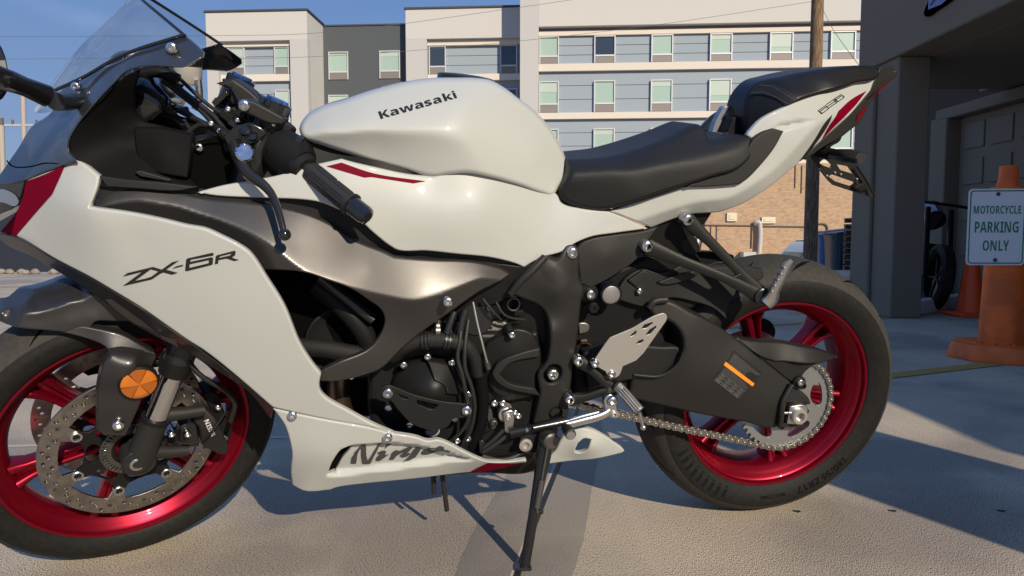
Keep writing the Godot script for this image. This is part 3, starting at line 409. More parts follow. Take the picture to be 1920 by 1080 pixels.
	# small parts crowded behind the screen
	for q in [[Vector3(-0.5436, 0.9918, 0.03), Vector3(-0.5133, 0.9639, 0.05), Vector3(-0.4724, 0.9293, 0.07), Vector3(-0.4375, 0.911, 0.09)], [Vector3(-0.5214, 0.9229, 0.05), Vector3(-0.4909, 0.9055, 0.075), Vector3(-0.4648, 0.8978, 0.09), Vector3(-0.4322, 0.887, 0.11)], [Vector3(-0.567, 0.9147, 0.03), Vector3(-0.5361, 0.907, 0.05), Vector3(-0.513, 0.8957, 0.07), Vector3(-0.4999, 0.8736, 0.09)], [Vector3(-0.4564, 0.9748, 0.02), Vector3(-0.4359, 0.9571, 0.05), Vector3(-0.4199, 0.9345, 0.08), Vector3(-0.4032, 0.8996, 0.1)]]: tube(bike, "cable", q, 0.0034, M.rubber_black, {sides = 8})
	tube(bike, "stay", [Vector3(-0.557, 0.935, 0.02), Vector3(-0.5326, 0.9232, 0.04), Vector3(-0.5171, 0.9221, 0.05)], 0.006, M.alu_dull)
	tube(bike, "stay", [Vector3(-0.5871, 0.9617, 0.07), Vector3(-0.568, 0.9534, 0.06), Vector3(-0.5592, 0.9392, 0.05)], 0.005, M.satin_grey)
	for q in [Vector3(-0.5338, 0.9226, 0.05), Vector3(-0.521, 0.9014, 0.06), Vector3(-0.5008, 0.941, 0.06), Vector3(-0.4676, 0.9019, 0.1), Vector3(-0.4398, 0.9262, 0.09), Vector3(-0.4236, 0.9082, 0.1), Vector3(-0.4517, 0.8905, 0.115)]: bolt(bike, q, 0.0045, M.bolt, Vector3(0.2, 0.2, 1))
	box(bike, "connector", Vector3(-0.4424, 0.9147, 0.095), Vector3(0.022, 0.014, 0.012), M.plastic, 0.002, Basis(Vector3.BACK, -0.7))
	box(bike, "connector", Vector3(-0.4294, 0.9008, 0.1), Vector3(0.020, 0.012, 0.012), M.gloss, 0.002, Basis(Vector3.BACK, -0.7))
	box(bike, "connector", Vector3(-0.4176, 0.919, 0.1), Vector3(0.018, 0.014, 0.012), M.plastic, 0.002, Basis(Vector3.BACK, -0.7))
	# left bar
	var hb := node(bike, "handlebar")
	var a := Vector3(-0.3709, 0.8764, 0.1)
	var b := Vector3(-0.2055, 0.7639, 0.245)
	var u := (b - a).normalized()
	tube(hb, "bar", [a - u * 0.03, b - u * 0.02], 0.011, M.cast)
	var sw := Vector3(-0.3572, 0.865, 0.115)
	var sw2 := Vector3(-0.3161, 0.8358, 0.148)
	tube(hb, "switch_housing", [sw - u * 0.012, sw + u * 0.004, sw + u * 0.03, sw2 - u * 0.012, sw2 + u * 0.002], [.022, .034, .037, .035, .028], M.plastic, {sides = 28, smooth = false, box = 0.8, flat = Vector2(0.95, 1.08), up = Vector3(0.4, 1, 0)})
	tube(hb, "switch_collar", [sw2 - u * 0.004, sw2 + u * 0.004, sw2 + u * 0.012], [.030, .0265, .022], M.trim, {smooth = false, sides = 28})
	var g0 := Vector3(-0.3004, 0.8282, 0.16)
	var g1 := Vector3(-0.2314, 0.7805, 0.222)
	tube(hb, "grip", [g0, g0 + u * 0.004, g0.lerp(g1, 0.2), g0.lerp(g1, 0.8), g1 - u * 0.006, g1 - u * 0.004, g1], [.018, .0185, .0178, .0175, .018, .0205, .0205], M.rubber_black, {smooth = false, sides = 28})
	for k in 10:
		var an := TAU * k / 10
		var side := u.cross(Vector3.UP).normalized().rotated(u, an)
		tube(hb, "grip_rib", [g0.lerp(g1, 0.12) + side * .0175, g0.lerp(g1, 0.50) + side * .0174], 0.0016, M.rubber_black, {sides = 6, smooth = false})
		tube(hb, "grip_rib", [g0.lerp(g1, 0.55) + side * .0172, g0.lerp(g1, 0.90) + side * .0174], 0.0016, M.rubber_black, {sides = 6, smooth = false})
	tube(hb, "bar_end", [g1, g1 + u * 0.003, b - u * 0.006, b - u * 0.002, b], [.015, .0168, .0165, .0145, .010], M.gloss, {smooth = false, sides = 28})
	# switch details
	tube(hb, "turn_signal_switch", [Vector3(-0.3536, 0.8467, 0.152), Vector3(-0.3464, 0.8393, 0.158)], 0.007, M.gloss)
	tube(hb, "horn_button", [Vector3(-0.3674, 0.8607, 0.14), Vector3(-0.3619, 0.858, 0.15)], 0.008, M.gloss)
	tube(hb, "dimmer_switch", [Vector3(-0.3224, 0.8809, 0.15), Vector3(-0.3137, 0.8759, 0.152)], 0.008, M.gloss)
	# clutch lever
	plate(hb, "lever_perch", [-0.4423, 0.8835, 1, -0.4224, 0.8996, 0, -0.3963, 0.908, 1, -0.378, 0.8987, 0, -0.3699, 0.8901, 1, -0.3827, 0.8792, 0, -0.3953, 0.8719, 0, -0.4251, 0.8634, 0, -0.435, 0.8677, 0], .140, M.gloss, {t = 0.03, r = 0.004})
	tube(hb, "clutch_lever", [Vector3(-0.4245, 0.8705, 0.15), Vector3(-0.4139, 0.8513, 0.17), Vector3(-0.3988, 0.8283, 0.19), Vector3(-0.3742, 0.8129, 0.205), Vector3(-0.3606, 0.7993, 0.213), Vector3(-0.349, 0.7783, 0.235), Vector3(-0.3398, 0.7517, 0.256), Vector3(-0.3372, 0.7416, 0.262)], [.012, .013, .0115, .009, .008, .007, .0062, .006], M.satin, {flat = Vector2(0.8, 1.0)})
	var sm := SphereMesh.new(); sm.radius = 0.0098; sm.height = 0.0196; sm.material = M.gloss
	put_mesh(hb, "lever_tip", sm, Transform3D(Basis.IDENTITY, Vector3(-0.3365, 0.7398, 0.262)))
	lathe(hb, "cable_adjuster", [[-.02, .0155], [.0, .0155], [.002, .0150], [.010, .0150], [.013, .012], [.0135, 0]], Vector3(-0.4041, 0.8589, 0.175), Vector3(0.25, 0.25, 1), M.blue_chrome)
	lathe(hb, "pivot_bolt", [[0, .010], [.006, .010], [.008, .007], [.008, 0]], Vector3(-0.4045, 0.8923, 0.143), Vector3(-0.1, 0.6, 0.7), M.gloss)
	lathe(hb, "pivot_nut", [[0, .0075], [.006, .0075], [.007, .005], [.007, 0]], Vector3(-0.3937, 0.8821, 0.146), Vector3(-0.1, 0.6, 0.7), M.gloss)
	tube(hb, "clamp_bolt", [Vector3(-0.386, 0.8888, 0.125), Vector3(-0.362, 0.9037, 0.128)], 0.0065, M.gloss)
	tube(hb, "clamp_bolt_tip", [Vector3(-0.362, 0.9037, 0.128), Vector3(-0.3583, 0.906, 0.1285)], 0.007, M.bolt)
	bolt(bike, Vector3(-0.4882, 0.8619, 0.112), 0.007, M.bolt)
	# right bar, mirrored about the steering axis, mostly hidden
	var rb := node(bike, "handlebar")
	var ra := axis + d * 0.63 + Vector3(0.02, 0, -0.105)
	ra = STEER * ra
	var rd := (STEER.basis * Vector3(0.42, -0.20, -0.88)).normalized()
	tube(rb, "bar", [ra, ra + rd * 0.26], 0.011, M.cast)
	tube(rb, "grip", [ra + rd * 0.12, ra + rd * 0.24], 0.018, M.rubber_black)
	tube(rb, "switch_housing", [ra + rd * 0.05, ra + rd * 0.11], 0.036, M.plastic)
	# intake duct inside the fairing
	plate(bike, "air_duct", [-0.5103, 0.8734, 0, -0.4925, 0.8792, 0, -0.4684, 0.8741, 0, -0.4439, 0.8487, 0, -0.4513, 0.8113, 1, -0.5166, 0.8033, 1], .09, M.plastic, {t = 0.05, r = 0.008})
	lathe(bike, "duct_mesh", [[0, .055], [.006, .055], [.006, .047], [.001, .046], [.001, 0]], Vector3(-0.4624, 0.8241, 0.105), Vector3(0.1, 0, 1), M.hole)

func ring_stack(c: Vector3, dir: Vector3, upv: Vector3, st: Array) -> Array:
	# rounded-rectangle rings: [distance along dir, half height, half width]
	var side := dir.cross(upv).normalized()
	var up := side.cross(dir).normalized()
	var out := []
	for q in st:
		var ring := []
		for a in 28:
			var an := TAU * a / 28
			ring.append(c + dir * q[0] + up * signf(sin(an)) * pow(absf(sin(an)), 0.45) * q[1] + side * signf(cos(an)) * pow(absf(cos(an)), 0.45) * q[2])
		out.append(ring)
	return out

func clamp_rings(c: Vector3, d: Vector3) -> Array:
	var f := Vector3(0.9171, -0.3987, 0)
	var out := []
	for q in [[-.138, .018, .010], [-.128, .032, .013], [-.085, .034, .013], [-.045, .026, .011], [0, .034, .012], [.045, .026, .011], [.085, .034, .013], [.128, .032, .013], [.138, .018, .010]]:
		var ring := []
		for a in 16:
			var an := TAU * a / 16
			ring.append(c + Vector3(0, 0, q[0]) + f * (signf(cos(an)) * pow(absf(cos(an)), 0.5) * q[1] - 0.010 * absf(q[0]) / 0.138) + d * signf(sin(an)) * pow(absf(sin(an)), 0.5) * q[2])
		out.append(ring)
	return out

func front_end() -> void:
	var d := Vector3(0.3987, 0.9171, 0)
	var fk := node(bike, "front_fork", STEER)
	for sg in [1.0, -1.0]:
		var a := Vector3(-0.6933, 0.2901, 0.105 * sg)
		tube(fk, "lower_leg", [a - d * 0.012, a + d * 0.015, a + d * 0.07, a + d * 0.092], [.022, .0265, .0245, .0245], M.cast, {smooth = false, sides = 24})
		tube(fk, "lower_collar", [a + d * 0.088, a + d * 0.095], 0.0262, M.plastic, {sides = 28, smooth = false})
		tube(fk, "stanchion", [a + d * 0.07, a + d * 0.26], 0.0205, M.chrome, {sides = 32, smooth = false})
		tube(fk, "dust_seal", [a + d * 0.190, a + d * 0.205, a + d * 0.22], [.026, .0285, .0285], M.plastic, {sides = 28, smooth = false})
		tube(fk, "upper_tube", [a + d * 0.22, a + d * 0.70], 0.0275, M.satin, {sides = 28, smooth = false})
		lathe(fk, "axle_clamp", [[-.03, .030], [.012, .030], [.016, .027], [.016, .017], [.010, .0165]], a + Vector3(-0.002, 0.002, 0), Vector3(0, 0, sg), M.cast, 36)
		# caliper mounts and caliper
		var back := Vector3(0.9171, -0.3987, 0)
		for h in [0.020, 0.098]:
			tube(fk, "caliper_mount", [a + d * h, a + d * h + back * 0.045 + d * (0.0 if h < 0.05 else 0.01), a + d * h + back * 0.082 + d * (0.006 if h < 0.05 else 0.02)], [.017, .0125, .0115], M.cast, {sides = 16, smooth = false})
	var cal := node(bike, "brake_caliper", STEER)
	var cs := Surf.new([-0.5876, 0.3359, 0.092, -0.5542, 0.3766, 0.092, -0.5357, 0.3104, 0.1, -0.5251, 0.2366, 0.088, -0.5588, 0.2465, 0.09, -0.5554, 0.3226, 0.108])
	shell(cal, "body", cs, [-0.5903, 0.3361, 0, -0.5833, 0.3496, 0, -0.57, 0.3661, 1, -0.5513, 0.3386, 0, -0.5425, 0.3153, 0, -0.5326, 0.2709, 0, -0.527, 0.2421, 0, -0.5329, 0.2308, 0, -0.5467, 0.2336, 0, -0.5608, 0.2506, 0, -0.5765, 0.2693, 0, -0.5807, 0.3052, 0, -0.5827, 0.3245, 0], M.cast, {t = 0.035, r = 0.005, back = true})
	plate(cal, "bridge", [-0.563, 0.3789, 1, -0.5445, 0.3822, 0, -0.5308, 0.3454, 0, -0.5245, 0.3167, 0, -0.515, 0.2698, 0, -0.5293, 0.2499, 0, -0.5454, 0.317, 1], .075, M.plastic, {t = 0.05, r = 0.003})
	letters(cal, "lettering", cs, "NISSIN", Vector2(-0.5714, 0.337), Vector2(-0.5618, 0.2962) - Vector2(-0.5714, 0.337), Vector2(-0.5635, 0.3408) - Vector2(-0.5714, 0.337), M.print_white, 0.0012, 1.0)
	for q in [Vector3(-0.5336, 0.2709, 0.085), Vector3(-0.5306, 0.258, 0.07), Vector3(-0.5403, 0.3496, 0.085), Vector3(-0.6323, 0.3246, 0.1), Vector3(-0.6034, 0.3108, 0.095)]: bolt(cal, q, 0.006, M.bolt)
	plate(cal, "piston_bridge", [-0.6135, 0.3271, 1, -0.5893, 0.3319, 0, -0.582, 0.3004, 0, -0.583, 0.2657, 1, -0.6113, 0.2762, 0], .085, M.satin, {t = 0.03, r = 0.004})
	tube(cal, "sensor_wire", [Vector3(-0.6278, 0.3131, 0.11), Vector3(-0.6103, 0.305, 0.115), Vector3(-0.5833, 0.3052, 0.118), Vector3(-0.5598, 0.3231, 0.118), Vector3(-0.5314, 0.342, 0.1), Vector3(-0.496, 0.3508, 0.08)], 0.0025, M.plastic, {sides = 8})
	var cal2 := node(bike, "brake_caliper", STEER)
	var far := shell(cal2, "body", cs, [-0.5903, 0.3361, 0, -0.5833, 0.3496, 0, -0.57, 0.3661, 1, -0.5513, 0.3386, 0, -0.5425, 0.3153, 0, -0.5326, 0.2709, 0, -0.527, 0.2421, 0, -0.5329, 0.2308, 0, -0.5467, 0.2336, 0, -0.5608, 0.2506, 0, -0.5765, 0.2693, 0, -0.5807, 0.3052, 0, -0.5827, 0.3245, 0], M.cast, {t = 0.035, r = 0.005, back = true, right = true})
	# fender with fork guards
	var fe := node(bike, "front_fender", STEER)
	var fs := Surf.new([-0.8622, 0.5958, 0.01, -0.8395, 0.6064, 0.01, -0.8069, 0.6202, 0.012, -0.7748, 0.6262, 0.012, -0.734, 0.6319, 0.014, -0.6853, 0.6276, 0.02, -0.8557, 0.6072, 0.05, -0.8258, 0.6127, 0.056, -0.7882, 0.6146, 0.06, -0.7562, 0.6232, 0.062, -0.7268, 0.6358, 0.062, -0.6747, 0.6301, 0.065, -0.8146, 0.6057, 0.095, -0.7696, 0.61, 0.1, -0.7216, 0.6199, 0.1, -0.6673, 0.5977, 0.1], [], 5e-4)
	fs.cut = Surf.new([-0.8557, 0.6072, 0.05, -0.8258, 0.6127, 0.056, -0.7882, 0.6146, 0.06, -0.7562, 0.6232, 0.062, -0.7269, 0.6367, 0.064, -0.675, 0.6315, 0.068, -0.85, 0.6009, 0.06, -0.8161, 0.585, 0.066, -0.7798, 0.5744, 0.07, -0.7622, 0.5886, 0.071, -0.7321, 0.578, 0.074, -0.7245, 0.5873, 0.075, -0.6659, 0.5737, 0.074, -0.8361, 0.6467, 0.085, -0.7839, 0.6579, 0.09, -0.7293, 0.6691, 0.09], [], 5e-4)
	pass
	fs.cut_k = 0.008
	shell(fe, "shell", fs, [-0.8672, 0.5936, 1, -0.855, 0.6074, 0, -0.839, 0.6125, 0, -0.8068, 0.6218, 0, -0.7748, 0.6273, 0, -0.7345, 0.6367, 0, -0.6941, 0.6357, 0, -0.6477, 0.6306, 1, -0.6565, 0.5661, 1, -0.6954, 0.5762, 0, -0.7253, 0.581, 0, -0.7318, 0.5701, 1, -0.7652, 0.5693, 0, -0.78, 0.5734, 0, -0.8163, 0.5835, 0, -0.8442, 0.5895, 0, -0.8566, 0.5899, 0], M.nose_grey, {r = 0.004, bridge = true, cell = 0.003})
	for sg in [false, true]:
		var gs := Surf.new([-0.7264, 0.5776, 0.08, -0.687, 0.5562, 0.092, -0.6609, 0.5342, 0.104, -0.6415, 0.5169, 0.112, -0.7108, 0.547, 0.122, -0.6762, 0.5338, 0.134, -0.7409, 0.4731, 0.122, -0.6972, 0.471, 0.14, -0.6545, 0.4967, 0.128, -0.7071, 0.3755, 0.13, -0.7505, 0.3908, 0.118, -0.722, 0.4328, 0.134], [["ridge", [-0.7212, 0.5469, -0.6963, 0.5384, -0.6722, 0.5294, -0.6424, 0.5172], 0.006, 0.02]])
		var gd := shell(fe, "fork_guard", gs, [-0.7127, 0.546, 1, -0.69, 0.5432, 0, -0.6623, 0.5315, 1, -0.6406, 0.5165, 1, -0.6545, 0.4967, 0, -0.6766, 0.4479, 0, -0.707, 0.3767, 1, -0.7112, 0.3688, 1, -0.7437, 0.3744, 1, -0.7526, 0.3875, 1, -0.7416, 0.4732, 0, -0.7246, 0.5328, 0], M.nose_grey, {t = 0.02, r = 0.004, right = sg})
		shell(fe, "guard_stay", Surf.new([-0.7657, 0.5673, 0.075, -0.7265, 0.5786, 0.082, -0.6875, 0.5595, 0.098, -0.6615, 0.5376, 0.11, -0.642, 0.5192, 0.116, -0.71, 0.5401, 0.11, -0.7328, 0.5555, 0.088], [], 5e-4), [-0.7741, 0.5716, 1, -0.748, 0.5796, 0, -0.7271, 0.575, 1, -0.7107, 0.5703, 0, -0.6874, 0.5605, 0, -0.6613, 0.5384, 0, -0.6405, 0.5181, 1, -0.6777, 0.53, 0, -0.7121, 0.5364, 1, -0.7187, 0.5464, 0, -0.7367, 0.5563, 0], M.nose_grey, {t = 0.02, r = 0.003, right = sg})
		if not sg:
			var rc := Vector3(-0.6793, 0.485, 0.144)
			lathe(gd, "reflector_bezel", [[-.012, .0330], [.002, .0330], [.004, .0310], [.004, .0285]], rc, Vector3(0, 0, 1), M.plastic, 40)
			for k in 6: put_mesh(gd, "reflector_sector", lathe_mb([[.0035, .0295], [.0055, .0285], [.0065 - 0.0006 * (k % 2), .02], [.0068, 0.0002]], 8, 60.0, TAU * (k + 0.03) / 6, TAU * (k + 0.97) / 6).mesh(M.amber if k % 2 == 0 else M.amber_dark), at_axis(rc, Vector3(0, 0, 1)))
			lathe(gd, "reflector_back", [[.0030, .0295], [.0040, 0.0002]], rc, Vector3(0, 0, 1), M.amber_dark, 40)
			bolt(gd, Vector3(-0.7202, 0.4013, 0.135), 0.009)
	# brake line
	tube(bike, "brake_hose", [Vector3(-0.5585, 0.5111, 0.11), Vector3(-0.5229, 0.4503, 0.12), Vector3(-0.4808, 0.4014, 0.1), Vector3(-0.4702, 0.3739, 0.09), Vector3(-0.4831, 0.33, 0.08)], 0.005, M.hose)

func wheels() -> void:
	var w := node(bike, "rear_wheel", Transform3D(Basis.IDENTITY, Vector3(0.7, 0.314, 0)))
	put(w, "rim", lathe_mb([[.071, .2265], [.0745, .2285], [.076, .2275], [.0755, .2225], [.072, .2205], [.066, .2195], [.0635, .2150], [.055, .212], [.052, .2075], [.045, .204], [.04, .199], [.03, .195], [0, .192], [-.03, .195], [-.04, .199], [-.045, .204], [-.052, .2075], [-.055, .212], [-.0635, .2150], [-.066, .2195], [-.072, .2205], [-.0755, .2225], [-.076, .2275], [-.0745, .2285]], 120, 50), M.rim)
	put(w, "sidewall", lathe_mb([[0.072, 0.2272], [0.0775, 0.229], [0.079, 0.2325], [0.0795, 0.2335], [0.085, 0.244], [0.0885, 0.257], [0.0888, 0.266], [0.0868, 0.2755], [0.0862, 0.2765], [0.085, 0.279]], 160, 50), M.rubber)
	put(w, "sidewall", lathe_mb([[-0.085, 0.279], [-0.0885, 0.266], [-0.0885, 0.257], [-0.085, 0.244], [-0.078, 0.23], [-0.072, 0.2272]], 160, 50), M.rubber)
	put(w, "tread", lathe_mb([[0.085, 0.279], [0.076, 0.2915], [0.06, 0.3025], [0.04, 0.3095], [0.02, 0.313], [0, 0.3142], [-0.02, 0.313], [-0.04, 0.3095], [-0.06, 0.3025], [-0.076, 0.2915], [-0.085, 0.279]], 160, 50), M.tread)
	tyre_marks(w, 0.0)
	tread_groove_shading(w, true)
	for k in 6: spoke(w, deg_to_rad(47 + 60 * k), 0.045, 0.196, 0.05, M.rim)
	put(w, "hub", lathe_mb([[.085, .03], [.085, .062], [.06, .066], [.05, .052], [-.05, .052], [-.06, .05], [-.075, .046], [-.075, .02]], 40), M.rim)
	put_mesh(w, "brake_disc", disc_mesh(.110, .085, M.disc, 6, 44), Transform3D(Basis(Vector3.UP, PI), Vector3(0, 0, -.082)))
	# sprocket on the left
	var spk := PackedVector2Array()
	var teeth := 43
	for k in teeth:
		for q in [[-0.32, .1035], [-0.16, .1105], [0.16, .1105], [0.32, .1035]]:
			spk.append(Vector2.from_angle(TAU * (k + q[0]) / teeth) * q[1])
	var hs := []
	for k in 5:
		var a := TAU * (k + 0.2) / 5
		var f := []
		for q in [[-.20, .064], [-.34, .084], [0, .089], [.34, .084], [.20, .064]]:
			var p: Vector2 = Vector2.from_angle(a + q[0] * 1.05) * q[1]
			f.append_array([p.x, p.y, 0])
		hs.append(f)
	var sp := MB.new()
	sp = shell_mb(const_surf(.111), spk, {t = 0.006, r = 0.0006, back = true, cell = 0.012, holes = [circle2(Vector2.ZERO, .04, 32)] + hs.map(func(q): return spline(q, 0.006))})
	var spn := node(bike, "rear_sprocket", Transform3D(Basis.IDENTITY, Vector3(0.7, 0.314, 0)))
	put(spn, "toothed_ring", sp, M.sprocket)
	lathe(spn, "carrier", [[.06, .06], [.105, .058], [.105, .03]], Vector3.ZERO, Vector3(0, 0, 1), M.sat_black, 40)
	for k in 5: bolt(spn, Vector3(cos(TAU * (k + 0.7) / 5) * .055, sin(TAU * (k + 0.7) / 5) * .055, .113), 0.006, M.dark_bolt)
	chain_links()
	# front
	w = node(bike, "front_wheel", STEER * Transform3D(Basis.IDENTITY, Vector3(-0.7, 0.297, 0)))
	put(w, "rim", lathe_mb([[.046, .2265], [.0485, .2285], [.05, .2275], [.0495, .2225], [.046, .2205], [.040, .2190], [.0375, .2145], [.031, .2115], [.028, .2065], [.02, .2], [.012, .195], [0, .193], [-.012, .195], [-.02, .2], [-.028, .2065], [-.031, .2115], [-.0375, .2145], [-.040, .2190], [-.046, .2205], [-.0495, .2225], [-.05, .2275], [-.0485, .2285]], 120, 50), M.rim)
	put(w, "sidewall", lathe_mb([[0.047, 0.2272], [0.0515, 0.229], [0.0528, 0.2325], [0.0535, 0.2335], [0.057, 0.2425], [0.0592, 0.253], [0.0585, 0.2615], [0.057, 0.2645], [0.053, 0.273]], 160, 50), M.rubber)
	put(w, "sidewall", lathe_mb([[-0.053, 0.273], [-0.058, 0.263], [-0.0592, 0.253], [-0.057, 0.2425], [-0.052, 0.23], [-0.047, 0.2272]], 160, 50), M.rubber)
	put(w, "tread", lathe_mb([[0.053, 0.273], [0.043, 0.284], [0.03, 0.291], [0.015, 0.2955], [0, 0.2968], [-0.015, 0.2955], [-0.03, 0.291], [-0.043, 0.284], [-0.053, 0.273]], 160, 50), M.tread)
	tread_groove_shading(w, false)
	for k in 6: spoke(w, deg_to_rad(131 + 60 * k), 0.035, 0.198, 0.036, M.rim)
	put(w, "hub", lathe_mb([[.055, .02], [.055, .036], [.035, .042], [-.035, .042], [-.055, .036], [-.055, .02]], 40), M.rim)
	for sg in [1.0, -1.0]:
		var tf := Transform3D(Basis.IDENTITY if sg > 0 else Basis(Vector3.UP, PI), Vector3(0, 0, .065 * sg))
		var bd := node(w, "brake_disc", tf)
		put_mesh(bd, "rotor", disc_mesh(.155, .1215, M.disc, 7, 70))
		# carrier: ring with arms to the buttons
		var car := PackedVector2Array()
		for k in 7:
			var a := TAU * k / 7 + deg_to_rad(147.5)
			for q in [[-.36, .080], [-.16, .086], [-.10, .100], [-.06, .108], [.06, .108], [.10, .100], [.16, .086], [.36, .080]]: car.append(Vector2.from_angle(a + q[0]) * q[1])
		var ch := [circle2(Vector2.ZERO, .030, 28)]
		for k in 7:
			var a := TAU * (k + 0.5) / 7 + deg_to_rad(147.5)
			var f := []
			for q in [[-.26, .058], [-.30, .072], [.30, .072], [.26, .058]]:
				var p: Vector2 = Vector2.from_angle(a + q[0]) * q[1]
				f.append_array([p.x, p.y, 0])
			ch.append(spline(f, .005))
		put(bd, "carrier", shell_mb(const_surf(.003), car, {t = .006, r = .0008, back = true, cell = .01, holes = ch}), M.sat_black)
		for k in 7:
			var a := TAU * k / 7 + deg_to_rad(147.5)
			put_mesh(bd, "button", lathe_mb([[-.006, .0105], [.0045, .0105], [.0055, .0095], [.0055, .0068], [.004, .006], [-.006, .006]], 20).mesh(M.alu), Transform3D(Basis.IDENTITY, Vector3(cos(a) * .1012, sin(a) * .1012, .001)))
		for k in 5:
			var a := TAU * k / 5 + 0.5
			bolt(bd, Vector3(cos(a) * .045, sin(a) * .045, .004), 0.006, M.bolt)
		# tone ring
		if sg > 0:
			var tr := shell_mb(const_surf(.010), circle2(Vector2.ZERO, .056, 60), {t = .002, r = .0004, back = true, cell = .012, holes = [circle2(Vector2.ZERO, .036, 40)] + slots(44, .049, .0045, .0014)})
			put(bd, "tone_ring", tr, M.silver_dark)
	lathe(w, "axle", [[.09, .0135], [.127, .0135], [.1285, .0125], [.1285, .0085], [.118, .0085], [.118, 0]], Vector3.ZERO, Vector3(0, 0, 1), M.alu, 32)
	lathe(w, "axle_recess", [[.1205, .022], [.1225, .022], [.1225, .0136]], Vector3.ZERO, Vector3(0, 0, 1), M.gloss, 32)

func slots(n: int, r: float, hl: float, hw: float) -> Array:
	var out := []
	for k in n:
		var a := TAU * k / n
		var e := Vector2.from_angle(a)
		var t := Vector2(-e.y, e.x)
		out.append(PackedVector2Array([e * (r - hl) - t * hw, e * (r + hl) - t * hw, e * (r + hl) + t * hw, e * (r - hl) + t * hw]))
	return out

func disc_mesh(ro: float, ri: float, mat: Material, tabs: int, holes: int) -> ArrayMesh:
	var inner := PackedVector2Array()
	for k in tabs:
		var a := TAU * k / tabs + deg_to_rad(147.5)
		for q in [[-.13, ri], [-.10, .1000 * ro / .155], [.10, .1000 * ro / .155], [.13, ri]]: inner.append(Vector2.from_angle(a + q[0]) * q[1])
		for j in range(1, 6):
			inner.append(Vector2.from_angle(a + lerpf(.13, TAU / tabs - .13, j / 6.0)) * ri)
	var hs := [inner]
	var w := ro - ri
	for k in holes:
		var a := TAU * k / holes
		var rr: float = ri + w * [0.30, 0.52, 0.76, 0.45, 0.68][k % 5]
		hs.append(circle2(Vector2.from_angle(a) * rr, 0.0036 * ro / .155, 9))
	return shell_mb(const_surf(.0025), circle2(Vector2.ZERO, ro, 110), {t = .005, r = .0007, back = true, cell = .012, holes = hs}).mesh(mat)

func spoke(w: Node3D, a: float, r0: float, r1: float, half: float, mat: Material) -> void:
	var e := Vector3(cos(a), sin(a), 0)
	var t := Vector3(-sin(a), cos(a), 0)
	var n := node(w, "spoke")
	for sd in [-1.0, 1.0]:
		var rings := []
		for k in 7:
			var f := k / 6.0
			var r := lerpf(r0, r1, f)
			var hw := lerpf(0.0065, 0.0048, f) + (0.006 * pow(f, 8))
			var hz := lerpf(half * 0.62, half * 0.36, smoothstep(0.0, 0.9, f)) + half * 0.30 * pow(f, 6)
			var c: Vector3 = e * r + t * sd * (lerpf(0.0115, 0.0095, f) + 0.010 * pow(f, 5))
			var ring := []
			for q in 12:
				var an := TAU * q / 12
				ring.append(c + t * signf(cos(an)) * pow(absf(cos(an)), 0.6) * hw + Vector3(0, 0, signf(sin(an)) * pow(absf(sin(an)), 0.6) * hz))
			rings.append(ring)
		put(n, "bar", loft_mb(rings), mat)
	var web := []
	for k in 5:
		var f := k / 4.0
		var r := lerpf(r0, r1 - 0.004, f)
		var ring := []
		for q in 8:
			var an := TAU * q / 8
			ring.append(e * r + t * cos(an) * 0.010 + Vector3(0, 0, sin(an) * lerpf(half * 0.35, half * 0.2, f)))
		web.append(ring)
	put(n, "web", loft_mb(web), mat)

func polar_text(parent: Node, txt: String, rad: float, ang: float, size: float, z: float, width: float, mat: Material, tilt := 0.0) -> void:
	var mb := text_mb(txt, 1.0)
	for k in mb.v.size():
		var p := mb.v[k]
		var r := rad + p.y * size
		var a := ang - p.x * width / rad
		mb.v[k] = Vector3(cos(a) * r, sin(a) * r, z + tilt * (p.y - 0.5) * size)
	put(parent, "lettering", mb, mat)

func tyre_marks(w: Node3D, _a: float) -> void:
	# raised sidewall lettering on the flat band, letters' feet towards the rim... read from outside
	var n := node(w, "sidewall_marking")
	polar_text_out(n, "ZR17", deg_to_rad(-58), .060, .0155)
	polar_text_out(n, "180/55", deg_to_rad(-40), .072, .0150)
	polar_text_out(n, "M/C (73W)", deg_to_rad(-79), .062, .0095)
	for k in 9:
		var a := deg_to_rad(-152 + 4.6 * k)
		var mb := MB.new()
		var e0 := Vector2.from_angle(a - 0.018)
		var e1 := Vector2.from_angle(a + 0.018)
		mb.flat([Vector3(e0.x * .240, e0.y * .240, sidewall(.240)), Vector3(e1.x * .240, e1.y * .240, sidewall(.240)), Vector3(e1.x * .2555, e1.y * .2555, sidewall(.2555)), Vector3(e0.x * .2555, e0.y * .2555, sidewall(.2555)), ], Vector3.BACK)
		mb.flat([Vector3(e0.x * .2555, e0.y * .2555, sidewall(.2555)), Vector3(e1.x * .2555, e1.y * .2555, sidewall(.2555)), Vector3(e1.x * .268, e1.y * .268, sidewall(.268)), Vector3(e0.x * .268, e0.y * .268, sidewall(.268)), ], Vector3.BACK)
		put(n, "bar_mark", mb, M.rubber_mark)

func sidewall(r: float) -> float:
	var p := [[.2335, .0795], [.244, .085], [.257, .0885], [.266, .0888], [.2765, .0862]]
	for k in p.size() - 1:
		if r <= p[k + 1][0]: return lerpf(p[k][1], p[k + 1][1], (r - p[k][0]) / (p[k + 1][0] - p[k][0])) + 0.0006
	return .0862

